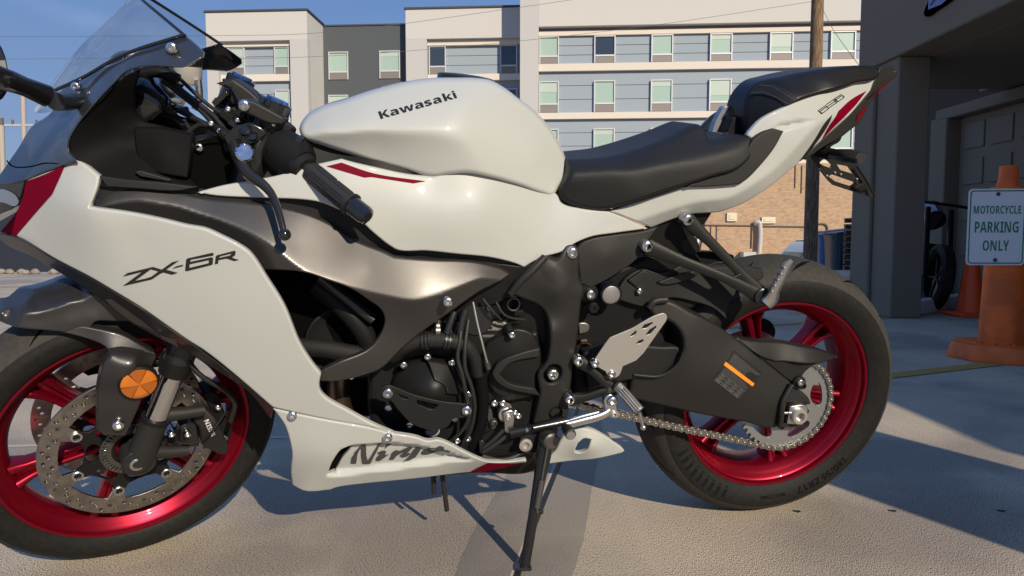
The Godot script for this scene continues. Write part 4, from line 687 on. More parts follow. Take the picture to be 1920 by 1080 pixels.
func polar_text_out(parent: Node, txt: String, ang: float, width: float, size: float) -> void:
	# letters stand on the outer edge of the band, as seen at the bottom of the wheel they read left to right
	var mb := text_mb(txt, 1.0)
	var fix := MB.new()
	for k in mb.v.size():
		var p := mb.v[k]
		var r := .2475 + p.y * size
		var a := ang - p.x * width / .25
		fix.v.append(Vector3(cos(a) * r, sin(a) * r, sidewall(r))); fix.n.append(Vector3(0, 0, 1))
	for k in mb.i.size() / 3: fix.tri(mb.i[3 * k], mb.i[3 * k + 1], mb.i[3 * k + 2])
	put(parent, "lettering", fix, M.rubber_dark)

func chain_links() -> void:
	var ch := node(bike, "chain")
	var c := Vector2(0.7, 0.314)
	var rr := 0.1087
	var start := Vector2(0.2249, 0.3388)
	# tangent from START to the underside of the sprocket
	var v := start - c
	var dist := v.length()
	var ang := v.angle() + acos(rr / dist)
	var tp := c + Vector2.from_angle(ang) * rr
	var dirv := (tp - start).normalized()
	var fc := start - dirv * 0.10
	var fr := 0.0407
	var fcen := fc + Vector2(-dirv.y, dirv.x) * fr
	# upper run: tangent on top of both
	var path := PackedVector2Array()
	var step := 0.015875
	var l1 := fc.distance_to(tp)
	var n1 := int(round(l1 / step))
	for k in n1:
		var t := k * l1 / n1
		path.append(fc + dirv * t + Vector2(0, -0.004 * sin(PI * t / l1)))
	var dl := c.distance_to(fcen)
	var base := (fcen - c).angle()
	var off := acos((rr - fr) / dl)
	var atop := base - off
	var abot := ang
	var sweep := fposmod(atop - abot, TAU)
	var n2 := int(round(sweep * rr / step))
	for k in n2: path.append(c + Vector2.from_angle(abot + sweep * k / n2) * rr)
	var ta := c + Vector2.from_angle(atop) * rr
	var tb := fcen + Vector2.from_angle(atop) * fr
	var n3 := int(round(ta.distance_to(tb) / step))
	for k in n3 + 1: path.append(ta.lerp(tb, float(k) / n3))
	var meshes := []
	for kind in 2:
		var ol := PackedVector2Array()
		var h := step * 0.5
		var pr := 0.0072
		for k in 9: ol.append(Vector2(h, 0) + Vector2.from_angle(lerpf(-1.25, 1.25, k / 8.0)) * pr)
		ol.append(Vector2(0, pr * 0.62))
		for k in 9: ol.append(Vector2(-h, 0) + Vector2.from_angle(lerpf(PI - 1.25, PI + 1.25, k / 8.0)) * pr)
		ol.append(Vector2(0, -pr * 0.62))
		var mb := MB.new()
		var zo := 0.0082 if kind == 0 else 0.0060
		for sg in [1.0, -1.0]:
			var q := shell_mb(const_surf(zo), ol.duplicate(), {t = 0.002, r = 0.0005, back = true, cell = 0.02})
			if sg < 0: q.flip_z()
			mb.add(q)
		for x in [-h, h]:
			var pin := lathe_mb([[-.0095, 0], [-.0095, .0026], [.0092, .0026], [.0098, .0018], [.0098, 0]], 10) if kind == 0 else lathe_mb([[-.005, .005], [.005, .005]], 10)
			pin.xf(Transform3D(Basis.IDENTITY, Vector3(x, 0, 0)))
			mb.add(pin)
		meshes.append(mb.mesh(M.chain))
	for k in path.size() - 1:
		var a := path[k]
		var b := path[k + 1]
		put_mesh(ch, "link", meshes[k % 2], Transform3D(Basis(Vector3.BACK, (b - a).angle()), Vector3((a.x + b.x) / 2, (a.y + b.y) / 2, .108)))
	var fs := circle2(Vector2.ZERO, .041, 32)
	put_mesh(bike, "front_sprocket", shell_mb(const_surf(.003), fs, {t = .006, back = true, cell = .02}).mesh(M.sprocket), Transform3D(Basis.IDENTITY, Vector3(fcen.x, fcen.y, .108)))

func tread_groove_shading(w: Node3D, rear: bool) -> void:
	var prof := [[.02, .3130], [.04, .3095], [.06, .3025], [.076, .2915], [.085, .279]] if rear else [[.015, .2955], [.03, .291], [.043, .284], [.053, .273], [.0570, .2645]]
	var n := node(w, "groove_shading")  # dark ribbons just above the tread, painting the shade of its cuts
	for k in 14:
		for sd in [1.0, -1.0]:
			var mb := MB.new()
			var a0 := TAU * k / 14 + (0.11 if sd < 0 else 0.0)
			var row := []
			for j in 9:
				var f := j / 8.0
				var u := f * 2.6
				var i0 := mini(int(u), 3)
				var p0: Array = prof[i0]
				var p1: Array = prof[i0 + 1]
				var z: float = lerpf(p0[0], p1[0], u - i0) * sd
				var r: float = lerpf(p0[1], p1[1], u - i0) + 0.0006
				var a := a0 + f * 0.24
				var hw := 0.0075 * sin(PI * clampf(f, 0.06, 0.94))
				for e in [-1.0, 1.0]:
					var aa: float = a + e * hw / 0.3
					mb.vert(Vector3(cos(aa) * r, sin(aa) * r, z), Vector3(cos(aa), sin(aa), sd * 0.4).normalized())
			for j in 8: mb.quad(2 * j, 2 * j + 1, 2 * j + 3, 2 * j + 2)
			put(n, "shade_ribbon", mb, M.rubber_dark)

func engine() -> void:
	var e := node(bike, "engine")
	# crankcase and cylinder block behind everything
	var s := Surf.new([-0.2852, 0.4388, 0.12, -0.2088, 0.2674, 0.13, -0.0498, 0.2491, 0.14, 0.1213, 0.2376, 0.12, 0.1703, 0.4168, 0.12, 0.0539, 0.5391, 0.13, -0.0506, 0.5208, 0.13, -0.1629, 0.4994, 0.12])
	shell(e, "crankcase", s, [-0.2147, 0.4468, 1, -0.1628, 0.5103, 0, -0.0507, 0.5423, 0, -0.0094, 0.5458, 1, 0.0067, 0.5137, 1, 0.1202, 0.5111, 1, 0.1587, 0.4178, 0, 0.1767, 0.3064, 0, 0.1213, 0.2376, 1, -0.0498, 0.2467, 0, -0.1457, 0.2771, 0, -0.2075, 0.3248, 0], M.engine, {r = 0.012, bridge = true})
	s = Surf.new([-0.3749, 0.6263, 0.1, -0.2013, 0.5865, 0.12, -0.1832, 0.5002, 0.12, -0.3439, 0.4882, 0.1])
	shell(e, "radiator", s, [-0.4114, 0.6514, 1, -0.2969, 0.6427, 0, -0.2107, 0.6022, 0, -0.1673, 0.544, 0, -0.1836, 0.4781, 1, -0.2656, 0.4442, 0, -0.3362, 0.4439, 0, -0.3802, 0.5422, 0], M.hole, {r = 0.008, bridge = true})
	shell(e, "oil_pan", Surf.new([-0.2081, 0.3006, 0.08, 0.0104, 0.2596, 0.1, 0.1314, 0.2018, 0.08, -0.0984, 0.1822, 0.06]), [-0.2172, 0.3571, 1, -0.1007, 0.3038, 0, 0.1273, 0.2349, 1, 0.1473, 0.1677, 0, 0.0173, 0.162, 0, -0.1885, 0.181, 0], M.engine, {r = 0.012, bridge = true})
	tube(e, "exhaust_header", [Vector3(-0.269, 0.4204, 0.05), Vector3(-0.2764, 0.3783, 0.06), Vector3(-0.2619, 0.3061, 0.06), Vector3(-0.2103, 0.2122, 0.03)], 0.022, M.heat)
	tube(e, "exhaust_header", [Vector3(-0.3152, 0.402, 0), Vector3(-0.3198, 0.3628, 0.02), Vector3(-0.2865, 0.2753, 0.02), Vector3(-0.2111, 0.1826, 0)], 0.022, M.heat)
	# radiator side: end tank and fan housing in the opening
	tube(e, "radiator_tank", [Vector3(-0.3061, 0.6178, 0.13), Vector3(-0.2594, 0.5786, 0.14), Vector3(-0.2221, 0.5321, 0.145), Vector3(-0.2082, 0.4997, 0.145)], [.016, .018, .02, .02], M.plastic)
	tube(e, "radiator_frame", [Vector3(-0.2943, 0.6381, 0.15), Vector3(-0.2484, 0.5998, 0.16), Vector3(-0.2019, 0.5591, 0.165)], 0.010, M.satin)
	lathe(e, "fan_housing", [[0, .07], [.012, .07], [.014, .066], [.006, .05], [.006, 0]], Vector3(-0.2641, 0.496, 0.1), Vector3(0.2, 0.1, 1), M.engine)
	# coolant hoses
	tube(e, "coolant_hose", [Vector3(-0.3392, 0.5031, 0.14), Vector3(-0.2907, 0.5007, 0.15), Vector3(-0.2425, 0.4911, 0.155), Vector3(-0.184, 0.4769, 0.15)], 0.0165, M.hose, {rib = 900.0, step = 0.0016, sides = 20})
	var h := [Vector3(-0.169, 0.4806, 0.15), Vector3(-0.1423, 0.5067, 0.165), Vector3(-0.1149, 0.5188, 0.172), Vector3(-0.0903, 0.52, 0.175), Vector3(-0.0607, 0.5179, 0.178), Vector3(-0.0335, 0.5072, 0.178), Vector3(-0.0161, 0.4826, 0.172), Vector3(-0.0063, 0.4442, 0.165)]
	tube(e, "coolant_hose", h, 0.0148, M.hose, {rib = 900.0, step = 0.0016, sides = 20})
	tube(e, "hose_joint", [Vector3(-0.0993, 0.5193, 0.175), Vector3(-0.0737, 0.5184, 0.178)], 0.0135, M.gloss, {sides = 20})
	for q in [[Vector3(-0.1081, 0.5193, 0.174), Vector3(-0.1022, 0.5199, 0.175)], [Vector3(-0.0677, 0.5181, 0.178), Vector3(-0.0617, 0.5168, 0.178)]]:
		var dd: Vector3 = (q[1] - q[0]).normalized()
		tube(e, "hose_clamp", [q[0] - dd * 0.007, q[0] + dd * 0.007], 0.0168, M.sat_black, {sides = 24, smooth = false})
		tube(e, "hose_clamp_band", [q[0] - dd * 0.004, q[0] - dd * 0.003], 0.0173, M.silver_dark, {sides = 24, smooth = false})
		tube(e, "hose_clamp_band", [q[0] + dd * 0.003, q[0] + dd * 0.004], 0.0173, M.silver_dark, {sides = 24, smooth = false})
	tube(e, "coolant_hose", [Vector3(-0.0065, 0.4553, 0.165), Vector3(0.0011, 0.4193, 0.16), Vector3(0.0059, 0.3712, 0.155), Vector3(0.0021, 0.3224, 0.15), Vector3(-0.0174, 0.2709, 0.14)], [.015, .013, .012, .012, .012], M.liner, {rib = 900.0, step = 0.0016, sides = 20})
	# cables and small hoses over the engine
	for q in [[Vector3(-0.0365, 0.5591, 0.165), Vector3(-0.0451, 0.5206, 0.19), Vector3(-0.0493, 0.4888, 0.195), Vector3(-0.0414, 0.4597, 0.198), Vector3(-0.0328, 0.4158, 0.198), Vector3(-0.0254, 0.3737, 0.192), Vector3(-0.0359, 0.3344, 0.18), Vector3(-0.0639, 0.2999, 0.17)], [Vector3(-0.027, 0.5551, 0.17), Vector3(-0.0356, 0.5115, 0.195), Vector3(-0.0355, 0.4701, 0.198), Vector3(-0.0225, 0.4303, 0.195), Vector3(-0.0151, 0.3889, 0.19), Vector3(-0.0192, 0.339, 0.18), Vector3(-0.0358, 0.2917, 0.165)]]:
		tube(e, "cable", q, 0.0040, M.rubber_black, {sides = 10})
	for q in [[Vector3(-0.0532, 0.5717, 0.17), Vector3(-0.0596, 0.5579, 0.175), Vector3(-0.068, 0.5336, 0.18)], [Vector3(-0.0323, 0.5763, 0.17), Vector3(-0.0396, 0.552, 0.175), Vector3(-0.044, 0.5275, 0.18)], [Vector3(-0.083, 0.5569, 0.17), Vector3(-0.0854, 0.543, 0.175), Vector3(-0.0856, 0.5262, 0.178)]]:
		tube(e, "breather_pipe", q, 0.0068, M.satin, {sides = 12})
	tube(e, "dipstick_cable", [Vector3(-0.0185, 0.5905, 0.17), Vector3(-0.0101, 0.5474, 0.18), Vector3(0.0014, 0.4996, 0.19), Vector3(0.008, 0.4735, 0.19)], 0.0028, M.alu, {sides = 10})
	tube(e, "cable_end", [Vector3(0.0069, 0.4779, 0.19), Vector3(0.0103, 0.4636, 0.19)], 0.0055, M.silver_dark, {sides = 10})
	lathe(e, "throttle_cap", [[-.03, .034], [.0, .034], [.004, .031], [.004, 0]], Vector3(-0.0072, 0.5433, 0.13), Vector3(0, 0.05, 1), M.satin, 32)
	bolt(e, Vector3(0.0159, 0.5664, 0.14), 0.005, M.silver_dark)
	tube(e, "frame_tube_end", [Vector3(0.0677, 0.5674, 0.12), Vector3(0.0608, 0.58, 0.16)], 0.0125, M.satin, {open = true})
	lathe(e, "tube_rim", [[0, .0105], [.002, .0125], [0, .0130]], Vector3(0.0608, 0.58, 0.16), Vector3(0, 0, 1), M.silver_dark)
	plate(e, "heat_shield", [0.0243, 0.5613, 1, 0.0586, 0.5648, 0, 0.0894, 0.5505, 0, 0.0926, 0.5211, 1, 0.0602, 0.5063, 0, 0.0223, 0.502, 1], .10, M.heat_dull, {t = 0.01, r = 0.004})
	plate(e, "starter_shield", [0.0039, 0.508, 1, 0.0195, 0.5264, 0, 0.0569, 0.5274, 0, 0.0628, 0.5092, 1, 0.0255, 0.4971, 0], .115, M.foil, {t = 0.01, r = 0.003})
	# wiring tucked round the throttle bodies and the shock
	for q in [[Vector3(-0.0666, 0.5547, 0.165), Vector3(-0.0592, 0.5337, 0.172), Vector3(-0.0645, 0.5199, 0.186)], [Vector3(0.0026, 0.5902, 0.15), Vector3(0.0228, 0.5646, 0.155), Vector3(0.0397, 0.5463, 0.15)], [Vector3(0.0284, 0.5831, 0.15), Vector3(0.0437, 0.5586, 0.155), Vector3(0.0891, 0.5413, 0.14)]]: tube(e, "wire", q, 0.0026, M.rubber_black, {sides = 8})
	tube(e, "hose_band", [Vector3(-0.0873, 0.5459, 0.174), Vector3(-0.0813, 0.5457, 0.174)], 0.0085, M.alu_dull, {sides = 14, smooth = false})
	tube(e, "hose_band", [Vector3(-0.0885, 0.5386, 0.177), Vector3(-0.0806, 0.5383, 0.177)], 0.0085, M.alu_dull, {sides = 14, smooth = false})
	box(e, "connector", Vector3(0.0769, 0.5538, 0.13), Vector3(0.02, 0.012, 0.014), M.plastic, 0.002)
	box(e, "connector", Vector3(0.2209, 0.4791, 0.105), Vector3(0.016, 0.010, 0.012), M.heat, 0.002)
	tube(e, "wire", [Vector3(0.2094, 0.466, 0.1), Vector3(0.2218, 0.4771, 0.106), Vector3(0.2391, 0.4671, 0.1)], 0.003, M.heat, {sides = 8})
	# generator cover
	var gs := Surf.new([-0.1702, 0.4049, 0.145, -0.1594, 0.4432, 0.145, -0.1339, 0.464, 0.145, -0.0951, 0.4711, 0.145, -0.0518, 0.4559, 0.145, -0.0285, 0.42, 0.145, -0.0236, 0.3682, 0.145, -0.0509, 0.3292, 0.145, -0.0954, 0.3192, 0.145, -0.1403, 0.3349, 0.145, -0.1656, 0.3708, 0.145, -0.1359, 0.4178, 0.178, -0.098, 0.4449, 0.182, -0.0603, 0.4147, 0.18, -0.0979, 0.3779, 0.18, -0.0759, 0.4388, 0.183, -0.1255, 0.4407, 0.174])
	var gc := shell(e, "generator_cover", gs, [-0.1723, 0.3986, 0, -0.1678, 0.4269, 0, -0.1573, 0.4481, 0, -0.1359, 0.4638, 0, -0.1135, 0.4707, 1, -0.095, 0.4718, 0, -0.0726, 0.4673, 0, -0.0497, 0.4537, 0, -0.0328, 0.4305, 0, -0.0241, 0.4009, 0, -0.0213, 0.3674, 0, -0.0337, 0.3388, 0, -0.0561, 0.3231, 0, -0.0953, 0.3177, 0, -0.1351, 0.3282, 0, -0.1577, 0.3491, 0], M.engine, {t = 0.03, r = 0.006, cell = 0.006})
	shell(e, "cover_rib", Surf.new([-0.1086, 0.4766, 0.163, -0.0946, 0.4438, 0.19, -0.0726, 0.4301, 0.191, -0.0355, 0.4088, 0.17, -0.0537, 0.4566, 0.163, -0.0824, 0.4693, 0.164]), [-0.1045, 0.4754, 1, -0.0993, 0.4631, 0, -0.0925, 0.4436, 1, -0.0726, 0.4301, 0, -0.0689, 0.4162, 1, -0.0425, 0.4048, 1, -0.034, 0.4209, 0, -0.0453, 0.4492, 0, -0.0659, 0.4656, 0, -0.0893, 0.4732, 0], M.engine, {t = 0.02, r = 0.004})
	for q in [Vector3(-0.1476, 0.4663, 0.16), Vector3(-0.1023, 0.4806, 0.16), Vector3(-0.0565, 0.4665, 0.16), Vector3(-0.0248, 0.3992, 0.16), Vector3(-0.0495, 0.3482, 0.16), Vector3(-0.1027, 0.3332, 0.16), Vector3(-0.1378, 0.34, 0.16), Vector3(-0.178, 0.3787, 0.16)]: bolt(gc, q, 0.0062)
	var gd := plate(e, "engine_guard", [-0.1892, 0.4428, 0, -0.1776, 0.4464, 0, -0.1661, 0.4416, 0, -0.1293, 0.4236, 0, -0.0719, 0.4063, 0, -0.0417, 0.4013, 0, -0.0296, 0.3973, 0, -0.0223, 0.3858, 0, -0.0293, 0.3741, 0, -0.0414, 0.3715, 1, -0.0576, 0.3703, 0, -0.0677, 0.3554, 0, -0.0979, 0.3506, 0, -0.1328, 0.364, 0, -0.159, 0.394, 0, -0.1733, 0.4143, 0, -0.1858, 0.4214, 0], .206, M.satin_grey, {t = 0.005, r = 0.0012, hole_flats = [[-0.1624, 0.4297, 1, -0.1431, 0.4201, 1, -0.1412, 0.4146, 1, -0.1548, 0.4197, 1], [-0.1255, 0.4137, 1, -0.0849, 0.4016, 1, -0.0949, 0.3924, 1, -0.1038, 0.394, 1, -0.1255, 0.4051, 1]]})
	bolt(gd, Vector3(-0.1784, 0.4315, 0.208), 0.0088, M.bolt_big)
	bolt(gd, Vector3(-0.0327, 0.3885, 0.208), 0.0088, M.bolt_big)
	# sprocket cover
	var ss := Surf.new([0.0059, 0.4892, 0.14, 0.0412, 0.5206, 0.145, 0.1039, 0.5168, 0.15, 0.1193, 0.4546, 0.15, 0.1154, 0.3733, 0.148, 0.0551, 0.3825, 0.148, 0.0202, 0.4179, 0.146, 0.0617, 0.4604, 0.158, 0.0613, 0.4926, 0.155], [], 5e-4)
	var sc := shell(e, "sprocket_cover", ss, [0.0129, 0.4951, 0, 0.026, 0.5054, 0, 0.0462, 0.5157, 0, 0.0565, 0.5251, 1, 0.072, 0.5273, 0, 0.0878, 0.5248, 1, 0.1039, 0.5168, 1, 0.1189, 0.4865, 0, 0.1209, 0.4432, 0, 0.1135, 0.4324, 0, 0.1129, 0.3997, 1, 0.1238, 0.3823, 1, 0.0932, 0.3772, 0, 0.0554, 0.374, 0, 0.0282, 0.3946, 0, 0.015, 0.4178, 0, 0.008, 0.4571, 0], M.engine, {t = 0.04, r = 0.005, cell = 0.006})
	shell(e, "cover_chevron", Surf.new([0.0238, 0.4431, 0.166, 0.0438, 0.4697, 0.168, 0.1147, 0.4883, 0.164, 0.1198, 0.3879, 0.16, 0.051, 0.4103, 0.166, 0.0599, 0.4431, 0.17], [], 5e-4), [0.1157, 0.4905, 1, 0.0802, 0.4843, 0, 0.0437, 0.4719, 0, 0.0305, 0.4622, 1, 0.0218, 0.441, 0, 0.0305, 0.4249, 1, 0.0478, 0.4116, 0, 0.121, 0.3866, 1, 0.1088, 0.4046, 1, 0.0536, 0.4221, 0, 0.0363, 0.4398, 1, 0.0543, 0.4618, 0, 0.1142, 0.473, 1], M.cast, {t = 0.016, r = 0.003, cell = 0.006})
	shell(e, "gearbox_side", Surf.new([0.0565, 0.5767, 0.11, 0.141, 0.5664, 0.12, 0.1534, 0.4176, 0.12, 0.0481, 0.4876, 0.11]), [0.046, 0.5766, 1, 0.1089, 0.5772, 0, 0.1521, 0.5554, 0, 0.1655, 0.3939, 1, 0.116, 0.3943, 0, 0.0484, 0.4762, 1], M.engine, {t = 0.04, r = 0.004})
	for q in [Vector3(0.0585, 0.5205, 0.165), Vector3(0.0276, 0.3793, 0.165), Vector3(0.0767, 0.3486, 0.165), Vector3(0.0446, 0.3783, 0.165)]: bolt(sc, q, 0.0062)
	tube(sc, "cover_boss", [Vector3(0.0534, 0.5316, 0.14), Vector3(0.056, 0.524, 0.15), Vector3(0.0579, 0.5158, 0.158)], [.008, .009, .008], M.engine)
	bolt(e, Vector3(0.0284, 0.334, 0.16), 0.0062, M.silver_dark)
	bolt(e, Vector3(-0.0249, 0.3088, 0.17), 0.0062)
	bolt(e, Vector3(-0.046, 0.3045, 0.17), 0.0062)
	lathe(e, "oil_filler", [[0, .014], [.004, .014], [.005, .010], [.002, .008], [.002, 0]], Vector3(-0.0926, 0.3216, 0.15), Vector3(0, -0.2, 1), M.pot)
	# lower rear case pieces
	plate(e, "clutch_case", [-0.0203, 0.3933, 1, 0.0064, 0.3804, 0, 0.0288, 0.3384, 0, 0.0346, 0.3203, 0, 0.0079, 0.3043, 1, -0.0186, 0.2645, 0, -0.051, 0.2668, 1, -0.0301, 0.3245, 0], .15, M.engine, {t = 0.04, r = 0.004})
	plate(e, "bracket", [0.0059, 0.3712, 1, 0.0133, 0.3754, 0, 0.0292, 0.335, 0, 0.0338, 0.3206, 0, 0.0252, 0.3164, 1], .155, M.silver_dark, {t = 0.004, r = 0.001})
	plate(e, "foil_cover", [0.0056, 0.2857, 1, 0.0381, 0.3124, 0, 0.0445, 0.2793, 0, 0.0258, 0.2685, 0, 0.0059, 0.2711, 0], .13, M.foil, {t = 0.01, r = 0.003})
	for q in [[Vector3(0.0068, 0.28, 0.16), Vector3(0.0273, 0.2991, 0.165), Vector3(0.0483, 0.3212, 0.165)], [Vector3(0.007, 0.2705, 0.16), Vector3(0.0329, 0.2904, 0.165), Vector3(0.0594, 0.3122, 0.165)], [Vector3(0.0087, 0.2564, 0.15), Vector3(0.041, 0.2483, 0.155), Vector3(0.0696, 0.2482, 0.15), Vector3(0.0993, 0.2564, 0.14)]]: tube(e, "cable", q, 0.0048, M.rubber_black, {sides = 10})
	plate(e, "cable_guide", [-0.001, 0.2948, 1, 0.0076, 0.2966, 0, 0.0103, 0.2679, 1, 0.0006, 0.2662, 1], .16, M.satin, {t = 0.02, r = 0.002})
	# shift linkage
	var sl := node(bike, "shift_linkage")
	lathe(sl, "shift_shaft", [[-.02, .016], [.006, .016], [.008, .013], [.008, 0]], Vector3(0.0536, 0.3498, 0.155), Vector3(0, 0, 1), M.silver, 28)
	plate(sl, "shift_arm", [0.0439, 0.361, 1, 0.0641, 0.3644, 0, 0.0677, 0.3503, 0, 0.0663, 0.3271, 0, 0.0644, 0.3179, 0, 0.0515, 0.3164, 0, 0.0478, 0.3365, 0], .172, M.alu, {t = 0.012, r = 0.003})
	bolt(sl, Vector3(0.0685, 0.3606, 0.172), 0.005); bolt(sl, Vector3(0.0541, 0.3508, 0.176), 0.005, M.silver)
	tube(sl, "ball_joint", [Vector3(0.0574, 0.3175, 0.175), Vector3(0.0789, 0.3208, 0.175), Vector3(0.0897, 0.3224, 0.175)], [.011, .011, .008], M.plastic)
	tube(sl, "lock_nut", [Vector3(0.0876, 0.3214, 0.175), Vector3(0.0962, 0.3237, 0.175)], 0.0062, M.blue_chrome, {sides = 6})
	tube(sl, "quickshifter_sensor", [Vector3(0.0951, 0.3232, 0.175), Vector3(0.1165, 0.3282, 0.176), Vector3(0.1686, 0.339, 0.176)], [.006, .0095, .0095], M.plastic)
	tube(sl, "shift_rod", [Vector3(0.1032, 0.3318, 0.186), Vector3(0.1407, 0.338, 0.187), Vector3(0.1787, 0.3438, 0.187)], 0.0028, M.alu)
	tube(sl, "rod_end", [Vector3(0.1764, 0.3439, 0.187), Vector3(0.2003, 0.3506, 0.187), Vector3(0.2353, 0.3578, 0.187)], [.0045, .005, .0045], M.alu_bright, {sides = 8})
	tube(sl, "shift_lever", [Vector3(0.1681, 0.338, 0.195), Vector3(0.1984, 0.3442, 0.195), Vector3(0.2483, 0.3559, 0.192), Vector3(0.2574, 0.3614, 0.19)], [.0075, .0075, .008, .009], M.alu_bright, {flat = Vector2(0.8, 1.1)})
	plate(sl, "lever_hub", [0.2447, 0.3854, 0, 0.2517, 0.3954, 0, 0.2628, 0.3948, 0, 0.2705, 0.3816, 0, 0.2741, 0.3628, 0, 0.2826, 0.3541, 0, 0.2778, 0.3438, 0, 0.2642, 0.3446, 0, 0.2523, 0.3559, 0], .190, M.alu_bright, {t = 0.014, r = 0.003})
	bolt(sl, Vector3(0.2608, 0.3831, 0.192), 0.0095); bolt(sl, Vector3(0.2663, 0.3537, 0.192), 0.006, M.silver)
	tube(sl, "toe_peg", [Vector3(0.1672, 0.3334, 0.195), Vector3(0.1672, 0.3355, 0.215), Vector3(0.1668, 0.3363, 0.232)], [.0095, .0105, .0105], M.rubber_black, {rib = 900.0, step = 0.002})
	tube(sl, "toe_peg_cap", [Vector3(0.1663, 0.3364, 0.232), Vector3(0.166, 0.3367, 0.237)], 0.0088, M.alu)
	# side stand
	var st := node(bike, "side_stand")
	plate(st, "stand_bracket", [0.0838, 0.2935, 1, 0.1108, 0.312, 1, 0.1609, 0.3123, 0, 0.1589, 0.2835, 0, 0.151, 0.2609, 0, 0.1241, 0.2567, 0, 0.0961, 0.2588, 0], .155, M.satin, {t = 0.03, r = 0.004})
	lathe(st, "mount_washer", [[0, .0135], [.006, .0135], [.007, .011], [.007, .007], [.002, .006], [.002, 0]], Vector3(0.0942, 0.2822, 0.16), Vector3(0, 0, 1), M.silver, 28)
	var p0 := Vector3(0.1342, 0.2942, 0.172)
	var foot := Vector3(0.0835, 0.0525, 0.2425)
	var sd := (foot - p0).normalized()
	tube(st, "stand_leg", [p0, p0.lerp(foot, 0.12), p0.lerp(foot, 0.3), p0.lerp(foot, 0.6), foot], [.016, .0155, .0125, .0105, .0105], M.satin_metal, {sides = 20, smooth = false})
	lathe(st, "stand_pivot", [[-.016, .017], [.012, .017], [.015, .013], [.015, 0]], p0 + Vector3(0.004, 0.006, 0.008), Vector3(0.2, 0.1, 1), M.silver_dark, 28)
	var spa := p0.lerp(foot, 0.28) + Vector3(0.0, 0.0, 0.015)
	var spb := p0.lerp(foot, 0.50) + Vector3(0.0, 0.0, 0.013)
	tube(st, "spring", [spa, spb], 0.0062, M.silver_dark, {rib = 1500.0, step = 0.001, sides = 14})
	tube(st, "spring_hook", [p0 + Vector3(0, 0.01, 0.02), spa], 0.0025, M.silver_dark)
	tube(st, "spring_hook", [spb, p0.lerp(foot, 0.545) + Vector3(0.004, 0, 0.012)], 0.003, M.silver_dark)
	lathe(st, "spring_post", [[-.012, .0045], [.008, .0045], [.010, .003], [.010, 0]], p0.lerp(foot, 0.55) + Vector3(0.008, 0, 0.004), Vector3(1, -0.1, 0.4), M.satin)
	var fm := box_mb(Vector3.ZERO, Vector3(0.034, 0.007, 0.026), 0.003)
	fm.xf(Transform3D((bike.basis.inverse()).orthonormalized(), bike.transform.affine_inverse() * Vector3(0.022, 0.0036, -1.366)))
	put(st, "foot_plate", fm, M.satin)
	for right in [false, true]: shell(bike, "dark_backing", const_surf(.150), [-0.3121, 0.2279, 1, -0.2976, 0.285, 0, -0.2585, 0.3097, 0, 0.0032, 0.2629, 1, -0.0183, 0.2379, 0, -0.2098, 0.2254, 0], M.hole, {t = 0.02, r = 0.001, right = right})  # added dark backing, stands in for the shade behind the fairing openings
	# drain hoses below the fairing
	for q in [[Vector3(-0.0846, 0.1811, 0.06), Vector3(-0.0824, 0.1223, 0.06)], [Vector3(-0.0672, 0.1856, 0.07), Vector3(-0.0553, 0.0838, 0.07)]]: tube(bike, "drain_hose", q, 0.0055, M.rubber_black, {sides = 10, smooth = false})
	# fairing bolts
	for q in [Vector3(-0.3501, 0.3925, 0.201), Vector3(-0.1805, 0.3406, 0.208), Vector3(-0.0701, 0.6066, 0.218)]: bolt(bike, q, 0.0078, M.bolt, Vector3(0, 0.1, 1))

